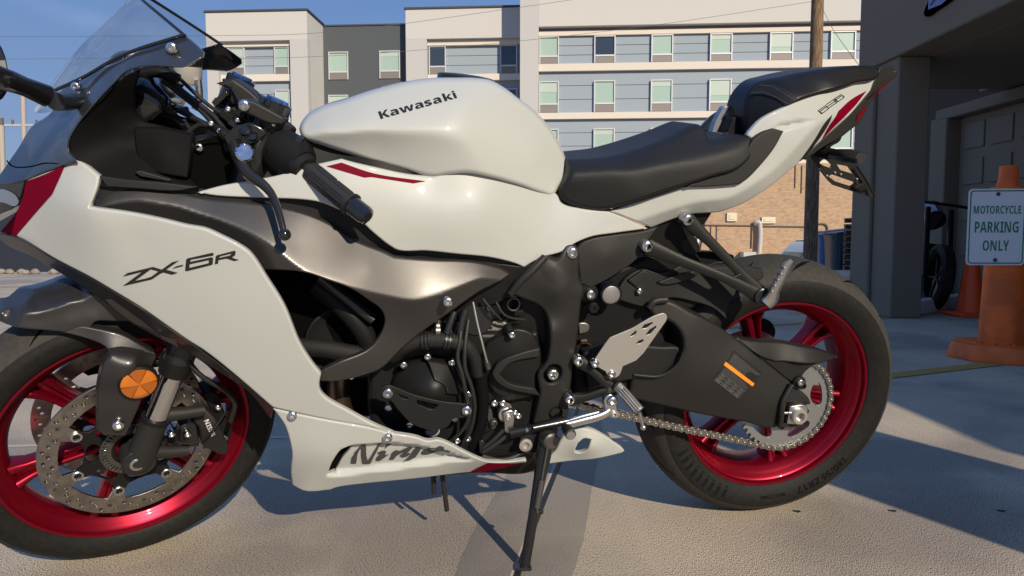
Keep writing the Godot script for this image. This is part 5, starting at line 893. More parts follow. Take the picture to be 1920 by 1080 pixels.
func rear_end() -> void:
	# main frame
	var s := Surf.new([0.0559, 0.5994, 0.15, 0.1217, 0.6716, 0.15, 0.1773, 0.6884, 0.135, 0.1976, 0.6255, 0.14, 0.1997, 0.6061, 0.148, 0.149, 0.6071, 0.166, 0.1317, 0.5269, 0.166, 0.1946, 0.4966, 0.15, 0.1184, 0.4474, 0.16, 0.1882, 0.4044, 0.148, 0.1837, 0.3177, 0.14, 0.1236, 0.324, 0.145, 0.123, 0.5584, 0.152], [["ridge", [0.1394, 0.6515, 0.1612, 0.6383, 0.2011, 0.6078], 0.006, 0.03]])
	var f := node(bike, "frame")
	shell(f, "swingarm_pivot_plate", s, [0.0539, 0.5973, 1, 0.1217, 0.6716, 1, 0.1474, 0.6667, 0, 0.1658, 0.6892, 0, 0.1772, 0.6924, 0, 0.1914, 0.6822, 0, 0.1939, 0.626, 0, 0.2011, 0.6078, 1, 0.1967, 0.5722, 0, 0.1946, 0.4966, 0, 0.1901, 0.4595, 0, 0.1879, 0.4081, 0, 0.1854, 0.3679, 0, 0.1835, 0.3203, 0, 0.1127, 0.3177, 1, 0.1188, 0.3622, 0, 0.1215, 0.3867, 0, 0.116, 0.4356, 0, 0.1278, 0.4527, 0, 0.133, 0.4702, 0, 0.1313, 0.5394, 0, 0.125, 0.5585, 0, 0.1087, 0.5739, 0, 0.0832, 0.5852, 0], M.cast, {t = 0.05, r = 0.007, cell = 0.006, holes = [ellipse2(Vector2(0.1462, 0.4307), 0.0185, 0.020)]})
	lathe(f, "pivot_recess", [[0, .021], [-.006, .019], [-.006, 0]], Vector3(0.1472, 0.429, 0.152), Vector3(0, 0, 1), M.hole, 28)
	put_mesh(f, "pivot_nut", lathe_mb([[-.012, .0125], [.003, .0125], [.006, .0105], [.006, .0065], [-.006, .006]], 6, 20.0).mesh(M.steel), at_axis(Vector3(0.1453, 0.4315, 0.155), Vector3(0, 0, 1)))
	lathe(f, "pivot_collar", [[-.012, .0105], [.0075, .0105], [.0085, .009], [.0085, .0065], [-.004, .006], [-.004, 0]], Vector3(0.1453, 0.4315, 0.155), Vector3(0, 0, 1), M.alu, 24)
	lathe(f, "lower_boss", [[0, .013], [.002, .013], [-.004, .011], [-.004, 0]], Vector3(0.159, 0.3424, 0.148), Vector3(0, 0, 1), M.hole, 24)
	tube(f, "weld_bead", [Vector3(0.0543, 0.6007, 0.158), Vector3(0.0711, 0.6259, 0.163), Vector3(0.0959, 0.6493, 0.163), Vector3(0.119, 0.6713, 0.157)], 0.0075, M.cast, {rib = 1400.0, step = 0.001})
	bolt(f, Vector3(0.1766, 0.6748, 0.14), 0.0105, M.bolt)
	# spar under the tank
	s = Surf.new([-0.0514, 0.6278, 0.13, 0.0378, 0.6509, 0.145, 0.0836, 0.6509, 0.148, 0.06, 0.5946, 0.145, -0.0003, 0.5857, 0.135])
	shell(f, "main_spar", s, [-0.0814, 0.6484, 1, 0.0377, 0.6562, 0, 0.0835, 0.653, 0, 0.1223, 0.6701, 1, 0.0847, 0.6193, 0, 0.0581, 0.5914, 1, 0.0303, 0.5755, 0, -0.0201, 0.5634, 0, -0.0707, 0.5406, 1], M.engine, {t = 0.03, r = 0.003})
	# tail frame panel
	s = Surf.new([0.1961, 0.6891, 0.125, 0.2638, 0.7055, 0.12, 0.3468, 0.7136, 0.11, 0.3282, 0.672, 0.118, 0.2787, 0.6308, 0.125, 0.2042, 0.609, 0.128, 0.2525, 0.665, 0.13])
	shell(f, "subframe_cover", s, [0.1879, 0.6757, 1, 0.1961, 0.6891, 0, 0.2194, 0.6993, 0, 0.2638, 0.7055, 0, 0.3269, 0.711, 0, 0.3618, 0.7184, 1, 0.3393, 0.6875, 0, 0.3229, 0.6615, 0, 0.3064, 0.646, 0, 0.2789, 0.6286, 0, 0.2461, 0.6101, 0, 0.2224, 0.5998, 1, 0.1999, 0.6091, 1], M.cast, {t = 0.03, r = 0.004})
	s = Surf.new([0.3527, 0.7095, 0.09, 0.4769, 0.7397, 0.09, 0.4988, 0.6953, 0.08, 0.4441, 0.6504, 0.08, 0.3566, 0.6652, 0.09])
	shell(f, "subframe_rail", s, [0.3303, 0.699, 1, 0.4289, 0.7446, 0, 0.4826, 0.7419, 1, 0.4713, 0.7192, 0, 0.4549, 0.6966, 0, 0.4548, 0.6617, 0, 0.4732, 0.6256, 1, 0.4207, 0.6398, 0, 0.3516, 0.6564, 1], M.plastic, {t = 0.03, r = 0.004})
	plate(f, "regulator", [0.4208, 0.6835, 1, 0.4429, 0.6968, 0, 0.4624, 0.6797, 0, 0.4667, 0.6627, 0, 0.4536, 0.6515, 1, 0.429, 0.6609, 0], .085, M.engine, {t = 0.02, r = 0.003})
	# pivot side details
	var det := node(bike, "shock_mount")
	plate(det, "bracket", [0.2032, 0.6049, 1, 0.2193, 0.6101, 0, 0.2366, 0.5987, 0, 0.2401, 0.5786, 0, 0.2295, 0.57, 0, 0.2073, 0.5717, 0], .125, M.engine, {t = 0.03, r = 0.005})
	bolt(det, Vector3(0.2214, 0.5872, 0.13), 0.009, M.bolt)
	put_mesh(det, "hex_nut", lathe_mb([[-.01, .012], [.003, .012], [.005, .010], [.005, .004], [.002, .004], [.002, 0]], 6, 20.0).mesh(M.sat_black), at_axis(Vector3(0.2299, 0.5586, 0.128), Vector3(0, 0, 1)))
	lathe(det, "cap_ring", [[-.03, .0225], [.003, .0225], [.005, .021], [.005, .0185]], Vector3(0.2635, 0.5862, 0.13), Vector3(0, 0, 1), M.sat_black, 36)
	lathe(det, "cap", [[.002, .0187], [.0045, .0182], [.005, .017], [.0048, .001], [.003, 0]], Vector3(0.2635, 0.5862, 0.13), Vector3(0, 0, 1), M.brushed, 36)
	# dark mass of shock, linkage and inner fender
	s = Surf.new([0.2029, 0.5895, 0.09, 0.3829, 0.6311, 0.09, 0.5861, 0.6225, 0.07, 0.3461, 0.5163, 0.09, 0.4006, 0.3973, 0.1, 0.2249, 0.3572, 0.1])
	shell(bike, "inner_fender", s, [0.1967, 0.6008, 1, 0.2909, 0.6271, 0, 0.3633, 0.6561, 0, 0.4533, 0.6624, 1, 0.4946, 0.6267, 0, 0.538, 0.5783, 1, 0.4652, 0.5354, 0, 0.4177, 0.514, 0, 0.4087, 0.4676, 0, 0.437, 0.4072, 0, 0.3552, 0.3513, 1, 0.2074, 0.3581, 1], M.plastic, {r = 0.01, bridge = true})
	for right in [false, true]:
		s = Surf.new([0.2546, 0.6136, 0.1, 0.3678, 0.6334, 0.098, 0.4549, 0.64, 0.085, 0.6215, 0.6172, 0.075, 0.5568, 0.5753, 0.09, 0.4086, 0.5644, 0.1])
		var hg := shell(bike, "rear_hugger", s, [0.2786, 0.5695, 1, 0.3053, 0.6128, 0, 0.3388, 0.6287, 0, 0.3807, 0.6196, 0, 0.4423, 0.6384, 1, 0.4926, 0.6277, 0, 0.5685, 0.6251, 0, 0.6215, 0.6173, 1, 0.6247, 0.6002, 0, 0.589, 0.5906, 0, 0.5632, 0.575, 0, 0.5427, 0.5477, 0, 0.5368, 0.5137, 1, 0.5081, 0.5377, 0, 0.458, 0.5555, 0, 0.3963, 0.5651, 0, 0.3608, 0.55, 0], M.trim, {t = 0.02, r = 0.003, right = right})
		if not right:
			plate(hg, "facet", [0.3066, 0.6079, 1, 0.3357, 0.6275, 1, 0.3497, 0.625, 1, 0.3273, 0.5917, 1], .108, M.cast, {t = 0.01, r = 0.002})
			plate(hg, "facet", [0.371, 0.6015, 1, 0.407, 0.6144, 0, 0.4816, 0.6312, 1, 0.4483, 0.6113, 0, 0.3854, 0.5966, 0], .106, M.cast, {t = 0.01, r = 0.002})
			bolt(hg, Vector3(0.3317, 0.5854, 0.11), 0.006)
	plate(bike, "spring_collar", [0.2098, 0.5172, 1, 0.2234, 0.5179, 0, 0.2341, 0.5106, 0, 0.2315, 0.4979, 0, 0.2124, 0.4928, 1], .10, M.alu_dull, {t = 0.03, r = 0.003})
	plate(bike, "linkage_arm", [0.2172, 0.4595, 1, 0.2499, 0.4725, 0, 0.3861, 0.4672, 0, 0.4328, 0.4593, 0, 0.4414, 0.4222, 0, 0.4046, 0.3979, 0, 0.3321, 0.3965, 0, 0.2325, 0.3769, 1], .124, M.trim, {t = 0.03, r = 0.006})
	# swingarm
	s = Surf.new([0.3532, 0.5542, 0.118, 0.3912, 0.5635, 0.122, 0.5495, 0.481, 0.122, 0.6782, 0.3851, 0.124, 0.7483, 0.3264, 0.124, 0.4337, 0.506, 0.137, 0.5507, 0.4077, 0.142, 0.6523, 0.3252, 0.137, 0.6718, 0.2595, 0.122, 0.5041, 0.3013, 0.122, 0.3575, 0.3406, 0.115, 0.3897, 0.3914, 0.128, 0.3274, 0.4024, 0.118, 0.4558, 0.388, 0.142])
	var sw := shell(bike, "swingarm", s, [0.3281, 0.4061, 1, 0.3875, 0.408, 0, 0.415, 0.4316, 0, 0.4264, 0.4627, 0, 0.4217, 0.4949, 0, 0.402, 0.5191, 0, 0.3777, 0.5296, 0, 0.3602, 0.5357, 1, 0.3511, 0.5509, 1, 0.3616, 0.562, 0, 0.3911, 0.5668, 0, 0.4402, 0.5437, 0, 0.506, 0.5093, 0, 0.5495, 0.481, 0, 0.6211, 0.4286, 0, 0.6781, 0.3863, 0, 0.7126, 0.3584, 1, 0.7512, 0.3262, 0, 0.7564, 0.3126, 1, 0.6924, 0.3236, 1, 0.6893, 0.2639, 1, 0.6718, 0.2596, 0, 0.5955, 0.2819, 0, 0.5041, 0.3013, 0, 0.413, 0.3267, 0, 0.3574, 0.3407, 0, 0.3255, 0.3509, 1], M.cast, {t = 0.07, r = 0.008, back = true})
	shell(bike, "swingarm", s, [0.3281, 0.4061, 1, 0.3875, 0.408, 0, 0.415, 0.4316, 0, 0.4264, 0.4627, 0, 0.4217, 0.4949, 0, 0.402, 0.5191, 0, 0.3777, 0.5296, 0, 0.3602, 0.5357, 1, 0.3511, 0.5509, 1, 0.3616, 0.562, 0, 0.3911, 0.5668, 0, 0.4402, 0.5437, 0, 0.506, 0.5093, 0, 0.5495, 0.481, 0, 0.6211, 0.4286, 0, 0.6781, 0.3863, 0, 0.7126, 0.3584, 1, 0.7512, 0.3262, 0, 0.7564, 0.3126, 1, 0.6924, 0.3236, 1, 0.6893, 0.2639, 1, 0.6718, 0.2596, 0, 0.5955, 0.2819, 0, 0.5041, 0.3013, 0, 0.413, 0.3267, 0, 0.3574, 0.3407, 0, 0.3255, 0.3509, 1], M.cast, {t = 0.05, r = 0.008, back = true, right = true, cell = 0.014})
	tube(sw, "weld_bead", [Vector3(0.6921, 0.3711, 0.134), Vector3(0.6788, 0.3495, 0.138), Vector3(0.6713, 0.3318, 0.14), Vector3(0.6748, 0.2986, 0.138), Vector3(0.6788, 0.2694, 0.132)], 0.006, M.cast, {rib = 1200.0, step = 0.001})
	tube(sw, "weld_bead", [Vector3(0.3276, 0.4081, 0.126), Vector3(0.3858, 0.4075, 0.134), Vector3(0.4173, 0.4316, 0.138), Vector3(0.429, 0.4635, 0.139)], 0.0035, M.cast, {rib = 1600.0, step = 0.001})
	tube(sw, "weld_bead", [Vector3(0.3498, 0.5528, 0.124), Vector3(0.3589, 0.5662, 0.124), Vector3(0.3863, 0.57, 0.124)], 0.0075, M.cast, {rib = 1100.0, step = 0.001})
	decal(sw, "warning_label", s, [[0.546, 0.4564, 1, 0.6162, 0.4029, 1, 0.5698, 0.3418, 1, 0.4958, 0.3979, 1]], M.print_black, 0.001)
	decal(sw, "warning_band", s, [[0.5244, 0.4344, 1, 0.5985, 0.3802, 1, 0.5937, 0.3746, 1, 0.5194, 0.4281, 1]], M.print_orange, 0.0016)
	label_lines(sw, s)
	plate(sw, "axle_slot", [0.6773, 0.323, 1, 0.7514, 0.3161, 1, 0.7372, 0.2646, 1, 0.6802, 0.2683, 1], .112, M.hole, {t = 0.004, r = 0.001})  # near-black plate stands in for the unlit slot
	plate(sw, "lower_flange", [0.6762, 0.2777, 1, 0.7404, 0.2697, 0, 0.7412, 0.2644, 1, 0.6775, 0.2685, 1], .134, M.cast, {t = 0.05, r = 0.001})
	var ab := plate(sw, "axle_block", [0.6935, 0.3207, 1, 0.7341, 0.3183, 0, 0.7378, 0.2948, 0, 0.7295, 0.2731, 1, 0.6921, 0.2781, 1], .138, M.alu, {t = 0.02, r = 0.002})
	lathe(sw, "axle_nut", [[0, .0185], [.010, .0185], [.013, .0165], [.013, .0105], [-.002, .0100], [-.002, 0]], Vector3(0.7151, 0.2978, 0.136), Vector3(0, 0, 1), M.silver, 32)
	tube(sw, "chain_adjuster", [Vector3(0.679, 0.3042, 0.134), Vector3(0.6999, 0.3029, 0.134)], 0.0035, M.alu)
	tube(sw, "adjuster_nut", [Vector3(0.6921, 0.3034, 0.134), Vector3(0.6986, 0.303, 0.134)], 0.006, M.alu, {sides = 6})
	# chain guard
	s = Surf.new([0.5661, 0.4676, 0.11, 0.6875, 0.4567, 0.11, 0.8153, 0.4186, 0.1, 0.7755, 0.4125, 0.125, 0.667, 0.4111, 0.134, 0.589, 0.4474, 0.13, 0.7039, 0.4351, 0.13])
	shell(bike, "chain_guard", s, [0.5574, 0.4752, 1, 0.6227, 0.4654, 0, 0.6878, 0.4576, 0, 0.7513, 0.4444, 0, 0.8236, 0.4151, 1, 0.7765, 0.4154, 0, 0.7018, 0.4206, 0, 0.6488, 0.4238, 1, 0.6077, 0.4399, 0], M.trim, {t = 0.02, r = 0.004})
	plate(bike, "chain_guard_plate", [0.5985, 0.4471, 1, 0.6519, 0.4251, 0, 0.7105, 0.4175, 0, 0.7524, 0.4144, 1, 0.7359, 0.4038, 0, 0.7236, 0.3918, 0, 0.7153, 0.3617, 1, 0.6765, 0.3878, 1], .124, M.trim, {t = 0.004, r = 0.001})
	bolt(bike, Vector3(0.7107, 0.3761, 0.136), 0.007)
	lathe(bike, "guard_mount", [[-.01, .015], [0, .015], [.001, .012], [.001, 0]], Vector3(0.7125, 0.3721, 0.13), Vector3(0, 0, 1), M.plastic)
	# far caliper
	plate(bike, "rear_caliper", [0.6963, 0.3891, 1, 0.7042, 0.4377, 0, 0.7538, 0.443, 0, 0.7797, 0.4141, 0, 0.7764, 0.386, 1], -.09, M.engine, {t = 0.03, r = 0.004})
	# passenger peg brackets
	for sg in [1.0, -1.0]:
		var b := node(bike, "passenger_peg_bracket")
		var up := [Vector3(0.4142, 0.7349, 0.122), Vector3(0.463, 0.6928, 0.13), Vector3(0.5215, 0.6385, 0.142), Vector3(0.5816, 0.5819, 0.158)]
		var lo := [Vector3(0.3321, 0.6825, 0.126), Vector3(0.4082, 0.6528, 0.134), Vector3(0.4985, 0.6188, 0.146), Vector3(0.5819, 0.5796, 0.158)]
		var st := [Vector3(0.5453, 0.6031, 0.15), Vector3(0.5768, 0.5832, 0.162), Vector3(0.5844, 0.5809, 0.17)]
		for arr in [up, lo, st]:
			for k in arr.size(): arr[k].z *= sg
		tube(b, "arm", up, [.0165, .0105, .0095, .016], M.satin_grey, {flat = Vector2(1.0, 0.5), up = Vector3(0, 0, 1), box = 0.7})
		tube(b, "arm", lo, [.0175, .0110, .0095, .016], M.satin_grey, {flat = Vector2(1.0, 0.5), up = Vector3(0, 0, 1), box = 0.7})
		for q in [Vector3(0.4115, 0.7363, 0.13), Vector3(0.3299, 0.6843, 0.134)]: bolt(b, q * Vector3(1, 1, sg), 0.0105, M.bolt, Vector3(0, 0, sg))
		shell(b, "gusset", const_surf(.150), [0.5101, 0.6218, 1, 0.5323, 0.6303, 1, 0.5801, 0.591, 1, 0.5769, 0.5797, 1, 0.5407, 0.5931, 0], M.satin_grey, {t = 0.008, r = 0.002, back = true, right = sg < 0})
		lathe(b, "peg_pivot", [[-.02, .019], [.004, .019], [.006, .016], [.006, 0]], st[1], Vector3(0, 0, sg), M.satin, 28)
		var pg := [Vector3(0.5781, 0.5713, 0.175), Vector3(0.5865, 0.5833, 0.178), Vector3(0.5886, 0.6012, 0.182), Vector3(0.5974, 0.6363, 0.19), Vector3(0.6025, 0.6593, 0.195), Vector3(0.6082, 0.6672, 0.197)]
		for k in pg.size(): pg[k].z *= sg
		tube(b, "peg", pg, [.012, .0125, .0088, .0082, .0072, .004], M.alu, {flat = Vector2(1.2, 0.75), up = Vector3(0, 0, 1), box = 0.6})
		for k in 5:
			var q: Vector3 = pg[2].lerp(pg[4], k / 4.5)
			tube(b, "peg_tooth", [q + Vector3(-0.0085, -0.002, 0.007 * sg), q + Vector3(-0.0085, -0.002, -0.007 * sg)], 0.0026, M.alu, {smooth = false, sides = 8})
	# rider peg, bracket, heel guard
	for sg in [1.0, -1.0]:
		var b := node(bike, "rider_peg_bracket")
		var a1 := [Vector3(0.1962, 0.4586, 0.16), Vector3(0.2235, 0.4388, 0.165), Vector3(0.2514, 0.4131, 0.17), Vector3(0.2742, 0.3988, 0.172)]
		var a2 := [Vector3(0.1826, 0.3753, 0.158), Vector3(0.2111, 0.3795, 0.163), Vector3(0.2479, 0.3926, 0.168), Vector3(0.2742, 0.3988, 0.172)]
		for arr in [a1, a2]:
			for k in arr.size(): arr[k].z *= sg
		tube(b, "arm", a1, [.0145, .0085, .0085, .013], M.satin_grey, {flat = Vector2(1.0, 0.55), up = Vector3(0, 0, 1), box = 0.7})
		tube(b, "arm", a2, [.0145, .0085, .0085, .013], M.satin_grey, {flat = Vector2(1.0, 0.55), up = Vector3(0, 0, 1), box = 0.7})
		for q in [Vector3(0.194, 0.4615, 0.167), Vector3(0.1811, 0.378, 0.165)]:
			bolt(b, q * Vector3(1, 1, sg), 0.0092, M.bolt, Vector3(0, 0, sg))
		var ol := [0.221, 0.4576, 1, 0.2205, 0.4654, 1, 0.2441, 0.5035, 0, 0.2511, 0.5132, 1, 0.2925, 0.5294, 1, 0.3529, 0.5594, 0, 0.3607, 0.5591, 0, 0.3658, 0.5524, 0, 0.3644, 0.5436, 1, 0.3234, 0.4779, 1, 0.309, 0.4626, 1, 0.2821, 0.4514, 1, 0.2747, 0.4312, 0, 0.265, 0.4271, 0, 0.2537, 0.4299, 0, 0.2473, 0.4416, 1, 0.2336, 0.4502, 0]
		shell(b, "heel_guard", const_surf(.180), ol, M.silver, {t = 0.003, r = 0.001, back = true, right = sg < 0, hole_flats = [[0.2915, 0.515, 1, 0.3027, 0.5257, 1, 0.3051, 0.5234, 1, 0.3023, 0.518, 1, 0.2938, 0.5138, 1], [0.3135, 0.5287, 1, 0.3194, 0.5373, 1, 0.3367, 0.5423, 1, 0.3369, 0.54, 1, 0.3255, 0.5305, 1], [0.3235, 0.515, 1, 0.3314, 0.5269, 1, 0.3441, 0.5343, 1, 0.3454, 0.532, 1, 0.3344, 0.5179, 1], [0.305, 0.4978, 1, 0.3111, 0.5043, 1, 0.3198, 0.5073, 1, 0.3212, 0.5039, 1, 0.3149, 0.4985, 1]]})
		for q in [Vector3(0.2235, 0.4605, 0.182), Vector3(0.2592, 0.4362, 0.182)]: bolt(b, q * Vector3(1, 1, sg), 0.0072, M.bolt, Vector3(0, 0, sg))
		var pg := [Vector3(0.2741, 0.4093, 0.18), Vector3(0.2807, 0.4033, 0.188), Vector3(0.2937, 0.3873, 0.205), Vector3(0.3075, 0.3727, 0.222)]
		var fl := [Vector3(0.3077, 0.3703, 0.222), Vector3(0.313, 0.3514, 0.224), Vector3(0.317, 0.3389, 0.225)]
		for arr in [pg, fl]:
			for k in arr.size(): arr[k].z *= sg
		tube(b, "peg", pg, [.011, .0105, .012, .0115], M.alu_dull, {flat = Vector2(1.0, 0.8), up = Vector3(0, 0, 1), box = 0.7})
		var pd: Vector3 = (pg[3] - pg[1]).normalized()
		var pu := pd.cross(Vector3(0, 0, 1)).normalized()
		for k in 4:
			var o := pu * (k - 1.5) * 0.0048 + pd.cross(pu).normalized() * 0.0095 * -1.0
			if (pd.cross(pu).normalized() * -1.0).z * sg < 0: o = pu * (k - 1.5) * 0.0048 + pd.cross(pu).normalized() * 0.0095
			tube(b, "peg_rib", [pg[1] + o, pg[3] - pd * 0.004 + o], 0.0015, M.alu_dull, {smooth = false, sides = 6, rib = 900.0})
		tube(b, "feeler", fl, [.0038, .0032, .0034], M.alu, {smooth = false})
		var sm := SphereMesh.new(); sm.radius = 0.006; sm.height = 0.012; sm.material = M.alu
		put_mesh(b, "feeler_tip", sm, Transform3D(Basis.IDENTITY, fl[2]))
		lathe(b, "peg_pivot", [[-.014, .0095], [.004, .0095], [.005, .007], [.005, 0]], pg[0], Vector3(0, 0, sg), M.satin)
	# tail ends
	for right in [false, true]:
		var ts := Surf.new([0.844, 1.0365, 0.05, 0.8869, 1.0446, 0.035, 0.8865, 1.0273, 0.04, 0.8351, 0.9978, 0.055, 0.7881, 0.9227, 0.07, 0.6877, 0.8554, 0.09, 0.7491, 0.8933, 0.08])
		var u := shell(bike, "undertail", ts, [0.8365, 1.0234, 1, 0.8434, 1.0407, 1, 0.8847, 1.0467, 1, 0.8877, 1.0284, 1, 0.868, 1.0159, 0, 0.8201, 0.9802, 1, 0.8153, 0.9544, 1, 0.797, 0.9304, 1, 0.7902, 0.9173, 1, 0.7491, 0.8934, 0, 0.7175, 0.8781, 0, 0.6774, 0.8522, 1, 0.6676, 0.8555, 1, 0.7087, 0.8931, 0, 0.7708, 0.9429, 0, 0.8174, 0.9887, 0], M.trim, {t = 0.03, r = 0.003, right = right})
		decal(u, "tail_light", ts, [[0.8182, 0.9738, 1, 0.8691, 1.0073, 1, 0.8714, 1.0139, 1, 0.8495, 0.9982, 0, 0.8311, 0.9848, 0]], M.red_lens, 0.002, {right = right})
		decal(u, "marker_lens", ts, [[0.8151, 0.9651, 1, 0.8151, 0.9554, 1, 0.7983, 0.9314, 1, 0.7924, 0.9325, 1, 0.7937, 0.9432, 1]], M.red_lens, 0.002, {right = right})
	plate(bike, "tail_bridge", [0.8771, 1.0297, 1, 0.9012, 1.0393, 1, 0.9038, 1.0261, 1, 0.8648, 0.9916, 0, 0.8314, 0.9254, 1, 0.7459, 0.8553, 1, 0.7198, 0.8572, 1, 0.8189, 0.9591, 0], 0.03, M.trim, {t = 0.06, r = 0.004})
	shell(bike, "seat_base", Surf.new([0.5162, 0.8821, -0.02, 0.5273, 0.9237, -0.02, 0.5444, 0.955, -0.02, 0.5354, 0.9071, -0.02]), [0.5149, 0.8821, 1, 0.525, 0.9225, 0, 0.5398, 0.9527, 1, 0.552, 0.953, 1, 0.5368, 0.9161, 0, 0.5248, 0.8823, 1], M.seat_sky_tint, {t = 0.02, r = 0.002})  # strip carries a painted sky reflection
	plate(bike, "seat_support", [0.5301, 0.8853, 1, 0.5344, 0.9095, 0, 0.5425, 0.9313, 1, 0.5718, 0.9374, 1, 0.5908, 0.8863, 1], .02, M.plastic, {t = 0.04, r = 0.004})
	# plate holder and rear signals
	var ph := node(bike, "plate_bracket")
	plate(ph, "bracket", [0.7307, 0.8535, 1, 0.7642, 0.8597, 1, 0.8379, 0.8468, 1, 0.8531, 0.8283, 1, 0.903, 0.7755, 1, 0.9013, 0.7635, 1, 0.7979, 0.7917, 1, 0.7828, 0.8033, 1, 0.7643, 0.8206, 1], .02, M.satin, {t = 0.004, r = 0.0008, hole_flats = [[0.7561, 0.839, 1, 0.7664, 0.8471, 0, 0.7877, 0.8358, 1, 0.785, 0.8289, 1, 0.7687, 0.8333, 1], [0.7991, 0.8371, 1, 0.8273, 0.8328, 1, 0.8434, 0.8166, 1, 0.8105, 0.8245, 1], [0.7842, 0.8103, 1, 0.7912, 0.815, 1, 0.8549, 0.7967, 1, 0.8542, 0.786, 1, 0.8017, 0.7999, 1]]})
	tube(ph, "edge_rail", [Vector3(0.8422, 0.834, 0.03), Vector3(0.8684, 0.8063, 0.03), Vector3(0.8964, 0.771, 0.03)], 0.0025, M.satin_grey, {smooth = false})
	plate(ph, "fastener", [0.8415, 0.7874, 1, 0.8661, 0.7969, 0, 0.8821, 0.7828, 1, 0.8591, 0.778, 1], .03, M.plastic, {t = 0.02, r = 0.003})
	for q in [Vector3(0.7579, 0.8279, 0.024), Vector3(0.7774, 0.8119, 0.024), Vector3(0.7956, 0.819, 0.024), Vector3(0.8106, 0.8156, 0.024), Vector3(0.8518, 0.8054, 0.024)]: bolt(ph, q, 0.002, M.silver)
	for sg in [1.0, -1.0]:
		var ts := node(bike, "turn_signal")
		var c := [Vector3(0.744, 0.8648, 0.03), Vector3(0.7623, 0.8611, 0.06), Vector3(0.7653, 0.8617, 0.1), Vector3(0.7745, 0.8599, 0.125)]
		for k in c.size(): c[k].z *= sg
		tube(ts, "stalk", c.slice(0, 2), 0.012, M.plastic)
		tube(ts, "body", c.slice(1), [.013, .0165, .0135], M.satin, {flat = Vector2(1.2, 0.9), up = Vector3(0, 1, 0), box = 0.7})
		tube(ts, "lens", [c[3], c[3] + (c[3] - c[2]).normalized() * 0.004], [.0135, .012], M.lens_clear, {flat = Vector2(1.2, 0.9), up = Vector3(0, 1, 0), smooth = false})
	plate(bike, "light_housing", [0.7604, 0.8809, 1, 0.7921, 0.9038, 0, 0.7956, 0.8983, 0, 0.7925, 0.887, 0, 0.774, 0.8754, 0, 0.7686, 0.8697, 0], .03, M.plastic, {t = 0.06, r = 0.004})
	# filler cap
	lathe(bike, "filler_cap", [[-.01, .055], [.004, .055], [.006, .05], [.008, .03], [.008, 0]], Vector3(Vector2(-0.0163, 0.9926).x, Vector2(-0.0163, 0.9926).y - 0.002, 0), Vector3(0.1, 1, 0), M.satin, 32)

func ellipse2(c: Vector2, a: float, b: float) -> PackedVector2Array:
	var p := PackedVector2Array()
	for k in 32: p.append(c + Vector2(cos(TAU * k / 32) * a, sin(TAU * k / 32) * b))
	return p

func label_lines(sw: Node, s: Surf) -> void:
	# the small print of the label: rows of short dashes and a ruled table
	var o := Vector2(0.546, 0.4564)
	var ux := Vector2(0.6162, 0.4029) - o
	var uy := Vector2(0.4958, 0.3979) - o
	var r := RandomNumberGenerator.new()
	r.seed = 4
	var lines := []
	for row in 6:
		var y := 0.10 + row * 0.05
		var x := 0.06
		while x < (0.9 if row < 2 else 0.6):
			var l := r.randf_range(0.04, 0.12)
			var p := o + ux * x + uy * y
			var q := o + ux * (x + l) + uy * y
			lines.append([p.x, p.y, q.x, q.y])
			x += l + 0.025
	for row in 3:
		var y := 0.54 + row * 0.05
		var x := 0.05
		while x < 0.85:
			var l := r.randf_range(0.05, 0.14)
			var p := o + ux * x + uy * y
			var q := o + ux * (x + l) + uy * y
			lines.append([p.x, p.y, q.x, q.y])
			x += l + 0.025
	strokes(sw, "label_text", s, lines, 0.0005, M.label_ink, 0.0014)
	var grid := []
	for y in [0.70, 0.80, 0.90, 0.97]:
		var p: Vector2 = o + ux * 0.04 + uy * y
		var q: Vector2 = o + ux * 0.96 + uy * y
		grid.append([p.x, p.y, q.x, q.y])
	strokes(sw, "label_table", s, grid, 0.0006, M.label_ink, 0.0014)
	var cells := []
	for x in [0.08, 0.32, 0.55, 0.78]:
		for y in [0.745, 0.845, 0.93]:
			var p: Vector2 = o + ux * x + uy * y
			var q: Vector2 = o + ux * (x + 0.12) + uy * y
			cells.append([p.x, p.y, q.x, q.y])
	strokes(sw, "label_text", s, cells, 0.0010, M.label_ink, 0.0018)

func wbox(parent: Node, called: String, lo: Vector3, hi: Vector3, mat: Material, bev := 0.01) -> MeshInstance3D:
	return box(parent, called, (lo + hi) * 0.5, (hi - lo).abs(), mat, bev)

func build_place() -> void:
	place_materials()
	ground()
	hotel()
	canopy()
	street_things()

